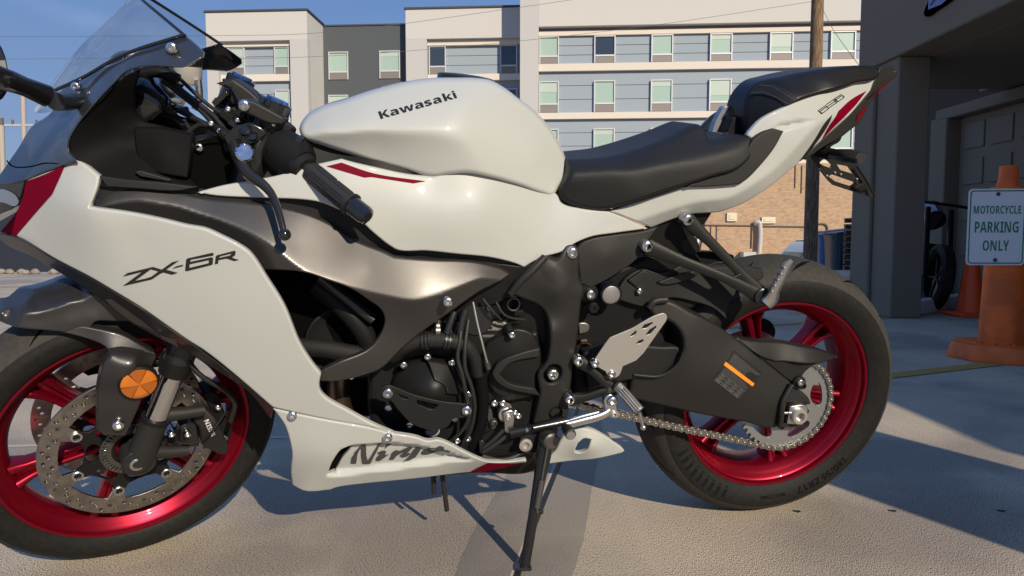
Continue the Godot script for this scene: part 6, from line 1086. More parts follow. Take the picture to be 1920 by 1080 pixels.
func place_materials() -> void:
	var speck := noise_tex(0.20, 21, 3, 1024, 0.0, [[0.20, 0.38, 0.55, 0.75], [Color(0.36, 0.35, 0.33), Color(0.80, 0.79, 0.77), Color(0.95, 0.94, 0.93), Color(1, 1, 1)]])
	var speck_n := noise_tex(0.20, 21, 3, 1024, 9.0)
	var blotch := noise_tex(0.006, 31, 5, 512, 0.0, [[0.2, 0.5, 0.8], [Color(0.80, 0.80, 0.82), Color(0.94, 0.935, 0.93), Color(1, 0.99, 0.97)]])
	M.concrete = pm(lin(0.63, 0.55, 0.445), 0.88, 0.0, 0.0, {tex = speck, n = speck_n, ns = 0.16})
	M.concrete.uv1_triplanar = true
	M.concrete.uv1_world_triplanar = true
	M.concrete.uv1_scale = Vector3(1.25, 1.1, 1.1)
	M.broom = pm(lin(0.66, 0.575, 0.465), 0.88, 0.0, 0.0, {tex = speck, n = speck_n, ns = 0.2})
	M.broom.uv1_triplanar = true
	M.broom.uv1_world_triplanar = true
	M.broom.uv1_scale = Vector3(1.9, 1.0, 0.75)
	M.smooth = pm(lin(0.43, 0.395, 0.345), 0.85, 0.0, 0.0, {tex = speck, n = speck_n, ns = 0.10})
	M.smooth.uv1_triplanar = true
	M.smooth.uv1_world_triplanar = true
	M.smooth.uv1_scale = Vector3(2.0, 1.6, 1.6)
	for m in [M.concrete, M.broom, M.smooth]:
		m.detail_enabled = true
		m.detail_albedo = blotch
		m.detail_blend_mode = BaseMaterial3D.BLEND_MODE_MUL
		m.detail_uv_layer = BaseMaterial3D.DETAIL_UV_2
		m.uv2_triplanar = true
		m.uv2_world_triplanar = true
		m.uv2_scale = Vector3(0.35, 0.35, 0.35)
	M.far_ground = pm(lin(0.46, 0.41, 0.345), 0.9, 0.0, 0.0, {tex = blotch})
	M.far_ground.uv1_triplanar = true
	M.far_ground.uv1_world_triplanar = true
	M.far_ground.uv1_scale = Vector3(0.15, 0.15, 0.15)
	M.seal = pm(lin(0.012, 0.012, 0.012), 0.6)
	M.joint = pm(lin(0.48, 0.41, 0.33), 0.9)
	M.yellow = pm(lin(0.50, 0.33, 0.07), 0.8, 0.0, 0.0, {tex = speck, scale = 1.5})
	M.stucco = pm(lin(0.53, 0.515, 0.49), 0.9)
	M.stucco_grey = pm(lin(0.47, 0.465, 0.455), 0.9)
	M.charcoal = pm(lin(0.075, 0.085, 0.095), 0.85)
	M.siding = pm(lin(0.285, 0.335, 0.385), 0.8)
	M.band = pm(lin(0.64, 0.58, 0.51), 0.85)
	M.cap = pm(lin(0.05, 0.05, 0.055), 0.6)
	M.wframe = pm(lin(0.55, 0.56, 0.58), 0.5, 0.2)
	M.pane_green = pm(lin(0.34, 0.46, 0.40), 0.3, 0.0, 0.15)
	M.blind = pm(lin(0.42, 0.50, 0.45), 0.5)
	M.pane_dark = pm(lin(0.035, 0.05, 0.075), 0.08, 0.0, 0.5)
	M.grille = pm(lin(0.22, 0.20, 0.19), 0.6, 0.3)
	M.brick = pm(lin(0.50, 0.365, 0.262), 0.9, 0.0, 0.0, {tex = brick_courses()})
	M.brick.uv1_triplanar = true
	M.brick.uv1_scale = Vector3(0.42, 0.42, 0.42)
	M.taupe = pm(lin(0.195, 0.160, 0.120), 0.9)
	M.door = pm(lin(0.185, 0.153, 0.117), 0.7)
	M.orange = pm(lin(0.92, 0.165, 0.02), 0.5, 0.0, 0.0, {tex = blotch, scale = 1.5})
	M.cone = pm(lin(0.90, 0.09, 0.015), 0.45)
	M.sign_white = pm(lin(0.72, 0.73, 0.75), 0.35)
	M.sign_green = pm(lin(0.0, 0.20, 0.115), 0.4)
	var woodn := noise_tex(0.02, 51, 4, 512, 0.0, [[0.2, 0.8], [Color(0.62, 0.55, 0.48), Color(1, 1, 1)]])
	M.wood = pm(lin(0.30, 0.21, 0.13), 0.9, 0.0, 0.0, {tex = woodn})
	M.wood.uv1_triplanar = true
	M.wood.uv1_scale = Vector3(4.0, 0.3, 4.0)
	M.wood_pale = pm(lin(0.40, 0.35, 0.30), 0.9)
	M.wire = pm(lin(0.12, 0.12, 0.125), 0.7)
	M.car_white = pm(lin(0.72, 0.72, 0.72), 0.3, 0.0, 0.7)
	M.car_glass = pm(lin(0.03, 0.035, 0.04), 0.06, 0.0, 0.8)
	M.car_black = pm(lin(0.02, 0.02, 0.022), 0.35, 0.0, 0.4)
	M.bin_blue = pm(lin(0.02, 0.11, 0.28), 0.5)
	M.bin_dark = pm(lin(0.02, 0.035, 0.055), 0.5)
	M.pipe = pm(lin(0.45, 0.44, 0.42), 0.5)
	M.pipe_dark = pm(lin(0.10, 0.09, 0.085), 0.6)
	M.cream = pm(lin(0.66, 0.58, 0.36), 0.7)
	M.rock = pm(lin(0.34, 0.29, 0.235), 0.95, 0.0, 0.0, {tex = blotch, scale = 2.0})
	M.kerb_white = pm(lin(0.55, 0.55, 0.57), 0.7)
	M.yellow_lamp = pm(lin(0.85, 0.60, 0.02), 0.3)

func brick_courses() -> ImageTexture:
	# courses too far away to tell single bricks apart: tone and joint colour only
	var r := RandomNumberGenerator.new()
	r.seed = 77
	var img := Image.create(512, 512, false, Image.FORMAT_RGB8)
	img.fill(Color(0.86, 0.84, 0.81))
	for row in 32:
		var off := 22 if row % 2 else 0
		for k in range(-1, 12):
			var v := r.randf_range(0.88, 1.0)
			if r.randf() < 0.12: v *= 0.92
			var c := Color(v, v * r.randf_range(0.94, 1.0), v * r.randf_range(0.88, 0.97))
			img.fill_rect(Rect2i(k * 46 + off, row * 16, 43, 13), c)
	return ImageTexture.create_from_image(img)

func sheet(called: String, pts: Array, y: float, mat: Material) -> MeshInstance3D:
	var mb := MB.new()
	var q := []
	for p in pts: q.append(Vector3(p.x, y, p.z))
	mb.flat(q, Vector3.UP)
	var o := put(self, called, mb, mat)
	structure(o)
	return o

func ground() -> void:
	# one sheet to the horizon; the lot falls away behind
	var mb := MB.new()
	var zs := [12.0, -15.0, -17.0, -20.0, -24.0, -27.0, -60.0, -400.0]
	var ys := [-0.004, -0.004, -0.12, -0.6, -1.15, -1.3, -1.3, -1.3]
	for k in zs.size():
		var sl := Vector3.UP
		if k > 0 and k < zs.size() - 1:
			sl = Vector3(0, zs[k - 1] - zs[k + 1], -(ys[k - 1] - ys[k + 1])).normalized()
		mb.vert(Vector3(-300, ys[k], zs[k]), sl); mb.vert(Vector3(300, ys[k], zs[k]), sl)
	for k in zs.size() - 1: mb.quad(2 * k, 2 * k + 1, 2 * k + 3, 2 * k + 2)
	structure(put(self, "ground", mb, M.far_ground))
	# poured slabs either side of a sealed joint, smooth trowelled margins along it
	var j0 := Vector3(0.0063, 0, -1.3366)
	var j1 := Vector3(0.1294, 0, -2.015)
	var dirv := (j1 - j0).normalized()
	var a := j0 - dirv * 4.0
	var b := j0 + dirv * 14.0
	var side := Vector3(-dirv.z, 0, dirv.x)
	if side.x < 0: side = -side
	var wl := 0.098
	var wr := 0.088
	sheet("slab_left", [a - side * wl, b - side * wl, b - side * 9.0, a - side * 9.0], 0.0, M.concrete)
	sheet("slab_right", [a + side * wr, b + side * wr, b + side * 9.0, a + side * 9.0], 0.0, M.broom)
	wavy_strip("slab_margin_left", a, dirv, -side, 0.010, wl, 18.0)
	wavy_strip("slab_margin_right", a, dirv, side, 0.006, wr, 18.0)
	sheet("joint_bed", [a - side * 0.012, a + side * 0.008, b + side * 0.008, b - side * 0.012], 0.0002, M.joint)
	var seal := []
	for k in 60: seal.append(a + dirv * (k * 18.0 / 59.0) + side * (0.004 + 0.003 * sin(k * 1.7)) + Vector3(0, 0.001, 0))
	structure(put(self, "joint_seal", tube_mb(seal, 0.0068, {sides = 8, flat = Vector2(1, 0.4), up = Vector3.UP}), M.seal))
	# saw joint across the left slab
	var c0 := Vector3(-1.1539, 0, -2.2658)
	var c1 := Vector3(-0.7413, 0, -2.3158)
	var cd := (c1 - c0).normalized()
	sheet("saw_joint", [c0 - cd * 6, c0 - cd * 6 + Vector3(0, 0, 0.022), c1 + cd * 0.55 + Vector3(0, 0, 0.022), c1 + cd * 0.55], 0.0012, M.joint)
	# painted bay lines
	for q in [[Vector3(1.8084, 0, -3.3946), Vector3(2.4573, 0, -3.6887)], [Vector3(1.983, 0, -5.4165), Vector3(2.8203, 0, -5.7808)]]:
		var u: Vector3 = (q[1] - q[0]).normalized()
		var l: Vector3 = q[0] - u * 0.9
		var r: Vector3 = q[1] + u * 0.5
		sheet("parking_line", [l, r, r + Vector3(0.0, 0, 0.10), l + Vector3(0, 0, 0.10)], 0.0035, M.yellow)
	# dropped scraps
	for q in [Vector3(0.6906, 0, -1.6641), Vector3(0.9239, 0, -1.6674), Vector3(1.187, 0, -1.6674)]:
		var st := MB.new()
		var pts := []
		for k in 9:
			var an := TAU * k / 9
			pts.append(q + Vector3(cos(an) * (0.011 + 0.004 * sin(k * 2.3)), 0.0012, sin(an) * (0.006 + 0.003 * cos(k * 3.1))))
		st.flat(pts, Vector3.UP)
		var o := put(self, "stain", st, M.seal)
		structure(o)

func wavy_strip(called: String, a: Vector3, d: Vector3, side: Vector3, inner: float, outer: float, length: float) -> void:
	var mb := MB.new()
	var n := 120
	for k in n + 1:
		var t := k * length / n
		var w := outer + 0.012 * sin(t * 3.1) + 0.006 * sin(t * 7.7 + 1.0) + 0.02
		mb.vert(a + d * t + side * inner + Vector3(0, 0.0008, 0), Vector3.UP)
		mb.vert(a + d * t + side * w + Vector3(0, 0.0008, 0), Vector3.UP)
	for k in n: mb.quad(2 * k, 2 * k + 1, 2 * k + 3, 2 * k + 2)
	structure(put(self, called, mb, M.smooth))

# ---------------- hotel ----------------
var win_count := 0
func hotel_window(h: Node3D, x0: float, x1: float, y0: float, y1: float, w: float, dark := false) -> void:
	var n := node(h, "window")
	var f := 0.07
	var yg := y0 + (y1 - y0) * 0.27
	wbox(n, "frame_side", Vector3(x0, y0, w - 0.1), Vector3(x0 + f, y1, w + 0.06), M.wframe)
	wbox(n, "frame_side", Vector3(x1 - f, y0, w - 0.1), Vector3(x1, y1, w + 0.06), M.wframe)
	wbox(n, "frame_head", Vector3(x0 + f, y1 - f, w - 0.1), Vector3(x1 - f, y1, w + 0.05), M.wframe)
	wbox(n, "frame_rail", Vector3(x0 + f, yg - 0.05, w - 0.1), Vector3(x1 - f, yg + 0.05, w + 0.05), M.wframe)
	wbox(n, "pane", Vector3(x0 + f, yg + 0.05, w - 0.08), Vector3(x1 - f, y1 - f, w - 0.03), M.pane_dark if dark else M.pane_green)
	if not dark:
		var drop := [0.0, 0.45, 0.0, 0.25, 0.7, 0.0, 0.35][win_count % 7] as float
		if drop > 0.0: wbox(n, "blind", Vector3(x0 + f, y1 - f - (y1 - f - yg) * drop, w - 0.03), Vector3(x1 - f, y1 - f, w - 0.015), M.blind)
	win_count += 1
	wbox(n, "grille", Vector3(x0 + f, y0, w - 0.08), Vector3(x1 - f, yg - 0.05, w + 0.02), M.grille)

func more_storeys(yy: Array) -> void:
	var st: float = yy[2] - yy[4]
	while yy[yy.size() - 1] - st > 2.0:
		var n := yy.size()
		yy.append(yy[n - 2] - st); yy.append(yy[n - 1] - st)

func hotel() -> void:
	var ph := 0.065
	var h := node(self, "hotel", Transform3D(Basis(Vector3(cos(ph), 0, sin(ph)), Vector3.UP, Vector3(-sin(ph), 0, cos(ph))), Vector3(0, 0, -42)))
	tag(h, "four storey hotel with cream frames, blue grey siding and brick base behind the motorcycle", "building")
	var yb := -1.3
	# block on the right, the tallest
	var a := Vector3(0.4661, 14.5197, 0)
	var o1 := Vector3(1.5552, 12.9839, 0)
	var rw := 28.0
	var top := 19.0
	var otop: float = o1.y
	wbox(h, "wall", Vector3(a.x, yb, -12), Vector3(rw, top, -0.62), M.stucco)
	wbox(h, "pier", Vector3(a.x, yb, -0.62), Vector3(o1.x, top, 0), M.stucco_grey)
	wbox(h, "parapet_frame", Vector3(o1.x, otop, -0.62), Vector3(rw, top, 0), M.stucco)
	var ys := []
	for q in [Vector3(5.4382, 12.814, -0.4), Vector3(5.4407, 12.5397, -0.4), Vector3(5.4555, 10.9194, -0.4), Vector3(5.4595, 10.4899, -0.4), Vector3(5.4815, 8.0857, -0.4), Vector3(5.4849, 7.7141, -0.4), Vector3(5.5063, 5.3812, -0.4), Vector3(5.5098, 5.0063, -0.4)]: ys.append(q.y)
	for k in 4: wbox(h, "floor_band", Vector3(o1.x, ys[2 * k + 1], -0.62), Vector3(rw, ys[2 * k], -0.28 if k else -0.35), M.band)
	for k in 3:
		var y1: float = ys[2 * k + 1]
		var y0: float = ys[2 * k + 2]
		for j in 3:
			wbox(h, "siding_board", Vector3(o1.x, lerpf(y0, y1, j / 3.0) + 0.012, -0.62), Vector3(rw, lerpf(y0, y1, (j + 1) / 3.0) - 0.012, -0.52), M.siding)
	var wx := [[1011, 1047], [1115, 1154], [1222, 1262], [1332, 1372], [1443, 1487], [1558, 1604]]
	var wu := [[Vector3(1.5786, 11.8737, -0.4).x, Vector3(2.7378, 11.8537, -0.4).x], [Vector3(4.7954, 11.8183, -0.4).x, Vector3(6.0361, 11.7969, -0.4).x], [Vector3(8.1037, 11.7613, -0.4).x, Vector3(9.3624, 11.7396, -0.4).x], [Vector3(11.4697, 11.7033, -0.4).x, Vector3(12.7457, 11.6814, -0.4).x], [Vector3(14.861, 11.6449, -0.4).x, Vector3(16.1835, 11.6221, -0.4).x], [Vector3(18.2762, 11.5861, -0.4).x, Vector3(19.6736, 11.562, -0.4).x], [Vector3(21.7729, 11.5259, -0.4).x, Vector3(23.1549, 11.5021, -0.4).x], [Vector3(25.1438, 11.4678, -0.4).x, Vector3(26.5982, 11.4428, -0.4).x]]
	for k in 3:
		for j in wu.size():
			hotel_window(h, wu[j][0], wu[j][1], ys[2 * k + 2] + 0.03, ys[2 * k + 1] - (0.02 if k == 0 else 0.55), -0.40, k == 0 and j == 1)
	# brick ground floor
	wbox(h, "brick_base", Vector3(o1.x, yb, -0.62), Vector3(rw, ys[7], 0.05), M.brick)
	# middle block
	var b0 := Vector3(-6.7162, 14.7564, -2)
	var b1 := Vector3(0.326, 14.7382, -2)
	var bo := Vector3(-5.4038, 12.9647, -2)
	wbox(h, "wall", Vector3(b0.x, yb, -12), Vector3(a.x - 0.01, b0.y, -2.62), M.stucco)
	wbox(h, "pier", Vector3(b0.x, yb, -2.62), Vector3(bo.x, bo.y, -2.0), M.stucco_grey)
	wbox(h, "parapet_frame", Vector3(b0.x, bo.y, -2.62), Vector3(a.x - 0.01, b0.y, -2.0), M.stucco)
	wbox(h, "roof_cap", Vector3(b0.x - 0.08, b0.y, -12), Vector3(a.x - 0.01, b0.y + 0.12, -1.93), M.cap)
	var yy := []
	for q in [Vector3(-3.8065, 12.9495, -2.4), Vector3(-3.8084, 12.6254, -2.4), Vector3(-3.8187, 10.8692, -2.4), Vector3(-3.821, 10.4776, -2.4), Vector3(-3.8355, 7.986, -2.4), Vector3(-3.8378, 7.5908, -2.4)]: yy.append(q.y)
	more_storeys(yy)
	for k in yy.size() / 2: wbox(h, "floor_band", Vector3(bo.x, yy[2 * k + 1], -2.62), Vector3(a.x - 0.01, yy[2 * k], -2.28), M.band)
	for k in yy.size() / 2 - 1:
		for j in 3: wbox(h, "siding_board", Vector3(bo.x, lerpf(yy[2 * k + 2], yy[2 * k + 1], j / 3.0) + 0.012, -2.62), Vector3(a.x - 0.01, lerpf(yy[2 * k + 2], yy[2 * k + 1], (j + 1) / 3.0) - 0.012, -2.52), M.siding)
		hotel_window(h, bo.x + 0.05, Vector3(-4.279, 12.1788, -2.4).x, yy[2 * k + 2] + 0.03, yy[2 * k + 1] - (0.0 if k == 0 else 0.5), -2.40, k == 0)
		hotel_window(h, Vector3(-0.8841, 12.122, -2.4).x, Vector3(0.1741, 12.1043, -2.4).x, yy[2 * k + 2] + 0.03, yy[2 * k + 1] - (0.0 if k == 0 else 0.5), -2.40, true)
	# charcoal recess
	var c0 := Vector3(-12.92, 14.1117, -2.9)
	var c1 := Vector3(-6.75, 14.0922, -2.9)
	wbox(h, "charcoal_wall", Vector3(c0.x, yb, -12), Vector3(b0.x - 0.01, c1.y, -2.9), M.charcoal)
	wbox(h, "roof_cap", Vector3(c0.x, c1.y, -12), Vector3(b0.x - 0.09, c1.y + 0.1, -2.84), M.cap)
	for q in [[Vector3(-11.8766, 10.7692, -2.9), Vector3(-10.6023, 12.5129, -2.9)], [Vector3(-8.5992, 10.7886, -2.9), Vector3(-7.2776, 12.5227, -2.9)], [Vector3(-11.9273, 8.0195, -2.9), Vector3(-10.6467, 9.8167, -2.9)], [Vector3(-8.6363, 7.985, -2.9), Vector3(-7.3084, 9.7731, -2.9)]]:
		hotel_window(h, q[0].x, q[1].x, q[0].y, q[1].y, -2.86)
		if q[0].y < 9.0: hotel_window(h, q[0].x, q[1].x, q[0].y - 2.75, q[1].y - 2.75, -2.86)
	# left block
	var d0 := Vector3(-18.4146, 14.1461, 0)
	var d1 := Vector3(-12.2116, 14.1747, 0)
	var dop := Vector3(-13.2858, 12.4908, 0)
	var dol := Vector3(-17.7047, 12.57, 0)
	wbox(h, "wall", Vector3(d0.x, yb, -12), Vector3(d1.x, d1.y, -0.62), M.stucco)
	wbox(h, "pier", Vector3(dop.x, yb, -0.62), Vector3(d1.x, dop.y, 0), M.stucco_grey)
	wbox(h, "pier", Vector3(d0.x, yb, -0.62), Vector3(dol.x, dop.y, 0), M.stucco_grey)
	wbox(h, "parapet_frame", Vector3(d0.x, dop.y, -0.62), Vector3(d1.x, d1.y, 0), M.stucco)
	wbox(h, "roof_cap", Vector3(d0.x - 0.08, d1.y, -12), Vector3(d1.x + 0.08, d1.y + 0.12, 0.07), M.cap)
	yy = []
	for q in [Vector3(-14.8554, 12.5347, -0.4), Vector3(-14.8633, 12.2199, -0.4), Vector3(-14.9041, 10.5774, -0.4), Vector3(-14.9144, 10.1654, -0.4), Vector3(-14.969, 7.969, -0.4), Vector3(-14.9785, 7.5854, -0.4)]: yy.append(q.y)
	more_storeys(yy)
	for k in yy.size() / 2: wbox(h, "floor_band", Vector3(dol.x, yy[2 * k + 1], -0.62), Vector3(dop.x, yy[2 * k], -0.28), M.band)
	for k in yy.size() / 2 - 1:
		for j in 3: wbox(h, "siding_board", Vector3(dol.x, lerpf(yy[2 * k + 2], yy[2 * k + 1], j / 3.0) + 0.012, -0.62), Vector3(dop.x, lerpf(yy[2 * k + 2], yy[2 * k + 1], (j + 1) / 3.0) - 0.012, -0.52), M.siding)
		hotel_window(h, Vector3(-17.2911, 11.8821, -0.4).x, Vector3(-16.2288, 11.8644, -0.4).x, yy[2 * k + 2] + 0.03, yy[2 * k + 1] - (0.0 if k == 0 else 0.5), -0.40)
		hotel_window(h, Vector3(-14.4109, 11.8339, -0.4).x, Vector3(-13.4892, 11.8185, -0.4).x, yy[2 * k + 2] + 0.03, yy[2 * k + 1] - (0.0 if k == 0 else 0.5), -0.40)
	# services on the brick base
	for q in [[Vector3(12.5126, 1.6828, 0.06), Vector3(13.081, 2.1758, 0.06)], [Vector3(14.4927, 1.5563, 0.06), Vector3(15.2709, 1.9245, 0.06)]]:
		var v := node(h, "wall_vent")
		wbox(v, "frame", q[0], q[1] + Vector3(0, 0, 0.12), M.band)
		wbox(v, "louvre", q[0] + Vector3(0.12, 0.1, 0.12), q[1] + Vector3(-0.12, -0.1, 0.15), M.cream)
	tube(h, "conduit", [Vector3(10.9141, 1.4671, 0.12), Vector3(14.0241, 1.4324, 0.12)], 0.035, M.pipe_dark, {smooth = false, sides = 8})
	tube(h, "conduit", [Vector3(14.5704, 1.4009, 0.12), Vector3(17.0449, 1.3673, 0.12)], 0.035, M.pipe_dark, {smooth = false, sides = 8})
	tube(h, "conduit", [Vector3(13.9627, 1.4633, 0.12), Vector3(13.9632, 0.1346, 0.12)], 0.03, M.pipe_dark, {smooth = false, sides = 8})
	tube(h, "downpipe", [Vector3(14.1214, 1.523, 0.2), Vector3(14.1523, 1.6129, 0.3), Vector3(14.2892, 1.6115, 0.35), Vector3(14.3546, 1.397, 0.35), Vector3(14.362, -0.17, 0.35)], 0.13, M.pipe, {sides = 12})
	for x in [Vector3(11.6233, 1.4047, 0.1), Vector3(11.9596, 1.4043, 0.1), Vector3(16.3453, 5.1854, 0.1), Vector3(16.7128, 4.8794, 0.1)]:
		tube(h, "conduit", [x, x - Vector3(0, 1.6, 0)], 0.022, M.pipe_dark, {smooth = false, sides = 6})
	tube(h, "conduit", [Vector3(17.6108, 1.5199, 0.12), Vector3(18.0602, 1.5193, 0.12), Vector3(18.1828, 1.4273, 0.12), Vector3(18.2079, 0.5992, 0.12)], 0.05, M.pipe_dark, {sides = 8})
	wbox(h, "utility_box", Vector3(13.3157, -0.6425, 0.1), Vector3(14.0345, -0.0825, 0.1) + Vector3(0, 0, 0.8), M.pipe)

# ---------------- canopy and garage on the right ----------------
func canopy() -> void:
	var c := node(self, "garage_building")
	tag(c, "shaded taupe garage building with overhanging canopy on the right edge", "building")
	wbox(c, "column", Vector3(3.14, 0, -6.42), Vector3(3.40, 2.14, -5.82), M.taupe)
	wbox(c, "column_pilaster", Vector3(3.10, 0, -6.46), Vector3(3.14, 2.14, -6.14), M.taupe)
	wbox(c, "fascia", Vector3(3.12, 2.14, -6.46), Vector3(3.42, 5.0, -2.2), M.taupe)
	wbox(c, "soffit", Vector3(3.42, 2.14, -7.1), Vector3(9.0, 2.34, -2.2), M.taupe)
	wbox(c, "canopy_slab", Vector3(3.62, 2.10, -2.2), Vector3(9.0, 2.24, 1.8), M.taupe)
	# wall with the roller door, facing the bay
	wbox(c, "end_wall", Vector3(4.9, 0, -8.35), Vector3(5.6, 2.04, -8.15), M.taupe)
	wbox(c, "door_header", Vector3(4.86, 2.0, -8.2), Vector3(5.3, 2.12, 1.0), M.taupe)
	wbox(c, "jamb", Vector3(4.84, 0, -8.2), Vector3(5.1, 2.0, -7.95), M.taupe)
	wbox(c, "back_wall", Vector3(6.2, 0, -12.2), Vector3(9.0, 3.2, -12.0), M.taupe)
	var d := node(c, "garage_door")
	wbox(d, "backing", Vector3(5.0, 0, -7.95), Vector3(5.08, 2.0, 1.0), M.door)
	for i in 16:
		for j in 5:
			var z0 := -7.85 + i * 0.43
			if z0 > -2: continue
			wbox(d, "raised_panel", Vector3(4.985, 0.08 + j * 0.39, z0), Vector3(5.0, 0.36 + j * 0.39, z0 + 0.32), M.door, 0.012)
	# taller part behind the bay
	wbox(c, "storey_and_sky_block", Vector3(6.2, 2.6, -9.5), Vector3(16, 7.6, 3.0), M.taupe)
	wbox(c, "storey_and_sky_block", Vector3(6.2, 7.6, -4.0), Vector3(16, 10.4, 3.0), M.taupe)  # unseen extra height, added to block sky light from the lot
	wbox(c, "rear_wing", Vector3(9.0, 0, -9.5), Vector3(16, 2.6, 3.0), M.taupe)
	# standing column nearer to the camera, outside the frame: its shadow crosses the slab
	wbox(c, "column", Vector3(2.04, 0, -0.06), Vector3(2.49, 2.9, 0.39), M.taupe)
	# round sign on the fascia
	var s := node(self, "fascia_sign")
	tag(s, "blue and green printed sign with rounded lower edge on the shaded fascia", "sign")
	var ol := []
	for q in [[-5.42, 2.34], [-5.25, 2.325], [-5.0, 2.36], [-4.75, 2.45], [-4.55, 2.6], [-4.45, 2.8], [-4.45, 3.4], [-5.40, 3.4], [-5.36, 2.45]]: ol.append_array([-q[0], q[1], 0])
	var mb := shell_mb(const_surf(0.02), spline(ol, 0.03), {t = 0.02, r = 0.004, back = true, cell = 0.1})
	mb.xf(Transform3D(Basis(Vector3(0, 0, -1), Vector3.UP, Vector3(-1, 0, 0)), Vector3(3.115, 0, 0)))
	put(s, "panel", mb, pm(lin(0.42, 0.44, 0.38), 0.4))
	for q in [[lin(0.14, 0.20, 0.42), 0.0, [5.36, 2.36, 5.2, 2.345, 5.0, 2.385, 4.8, 2.47, 4.6, 2.62, 4.6, 3.0, 5.36, 3.0]], [lin(0.30, 0.31, 0.28), 0.002, [5.16, 2.36, 5.0, 2.395, 4.85, 2.46, 4.85, 2.6, 5.1, 2.5]], [lin(0.01, 0.01, 0.01), 0.004, [5.34, 2.385, 5.33, 2.376, 5.17, 2.44, 5.18, 2.46]]]:
		var p := MB.new()
		var pts := []
		for k in q[2].size() / 2: pts.append(Vector3(3.092 - q[1], q[2][2 * k + 1], -q[2][2 * k]))
		p.flat(pts, Vector3(-1, 0, 0))
		put(s, "print", p, pm(q[0], 0.5))

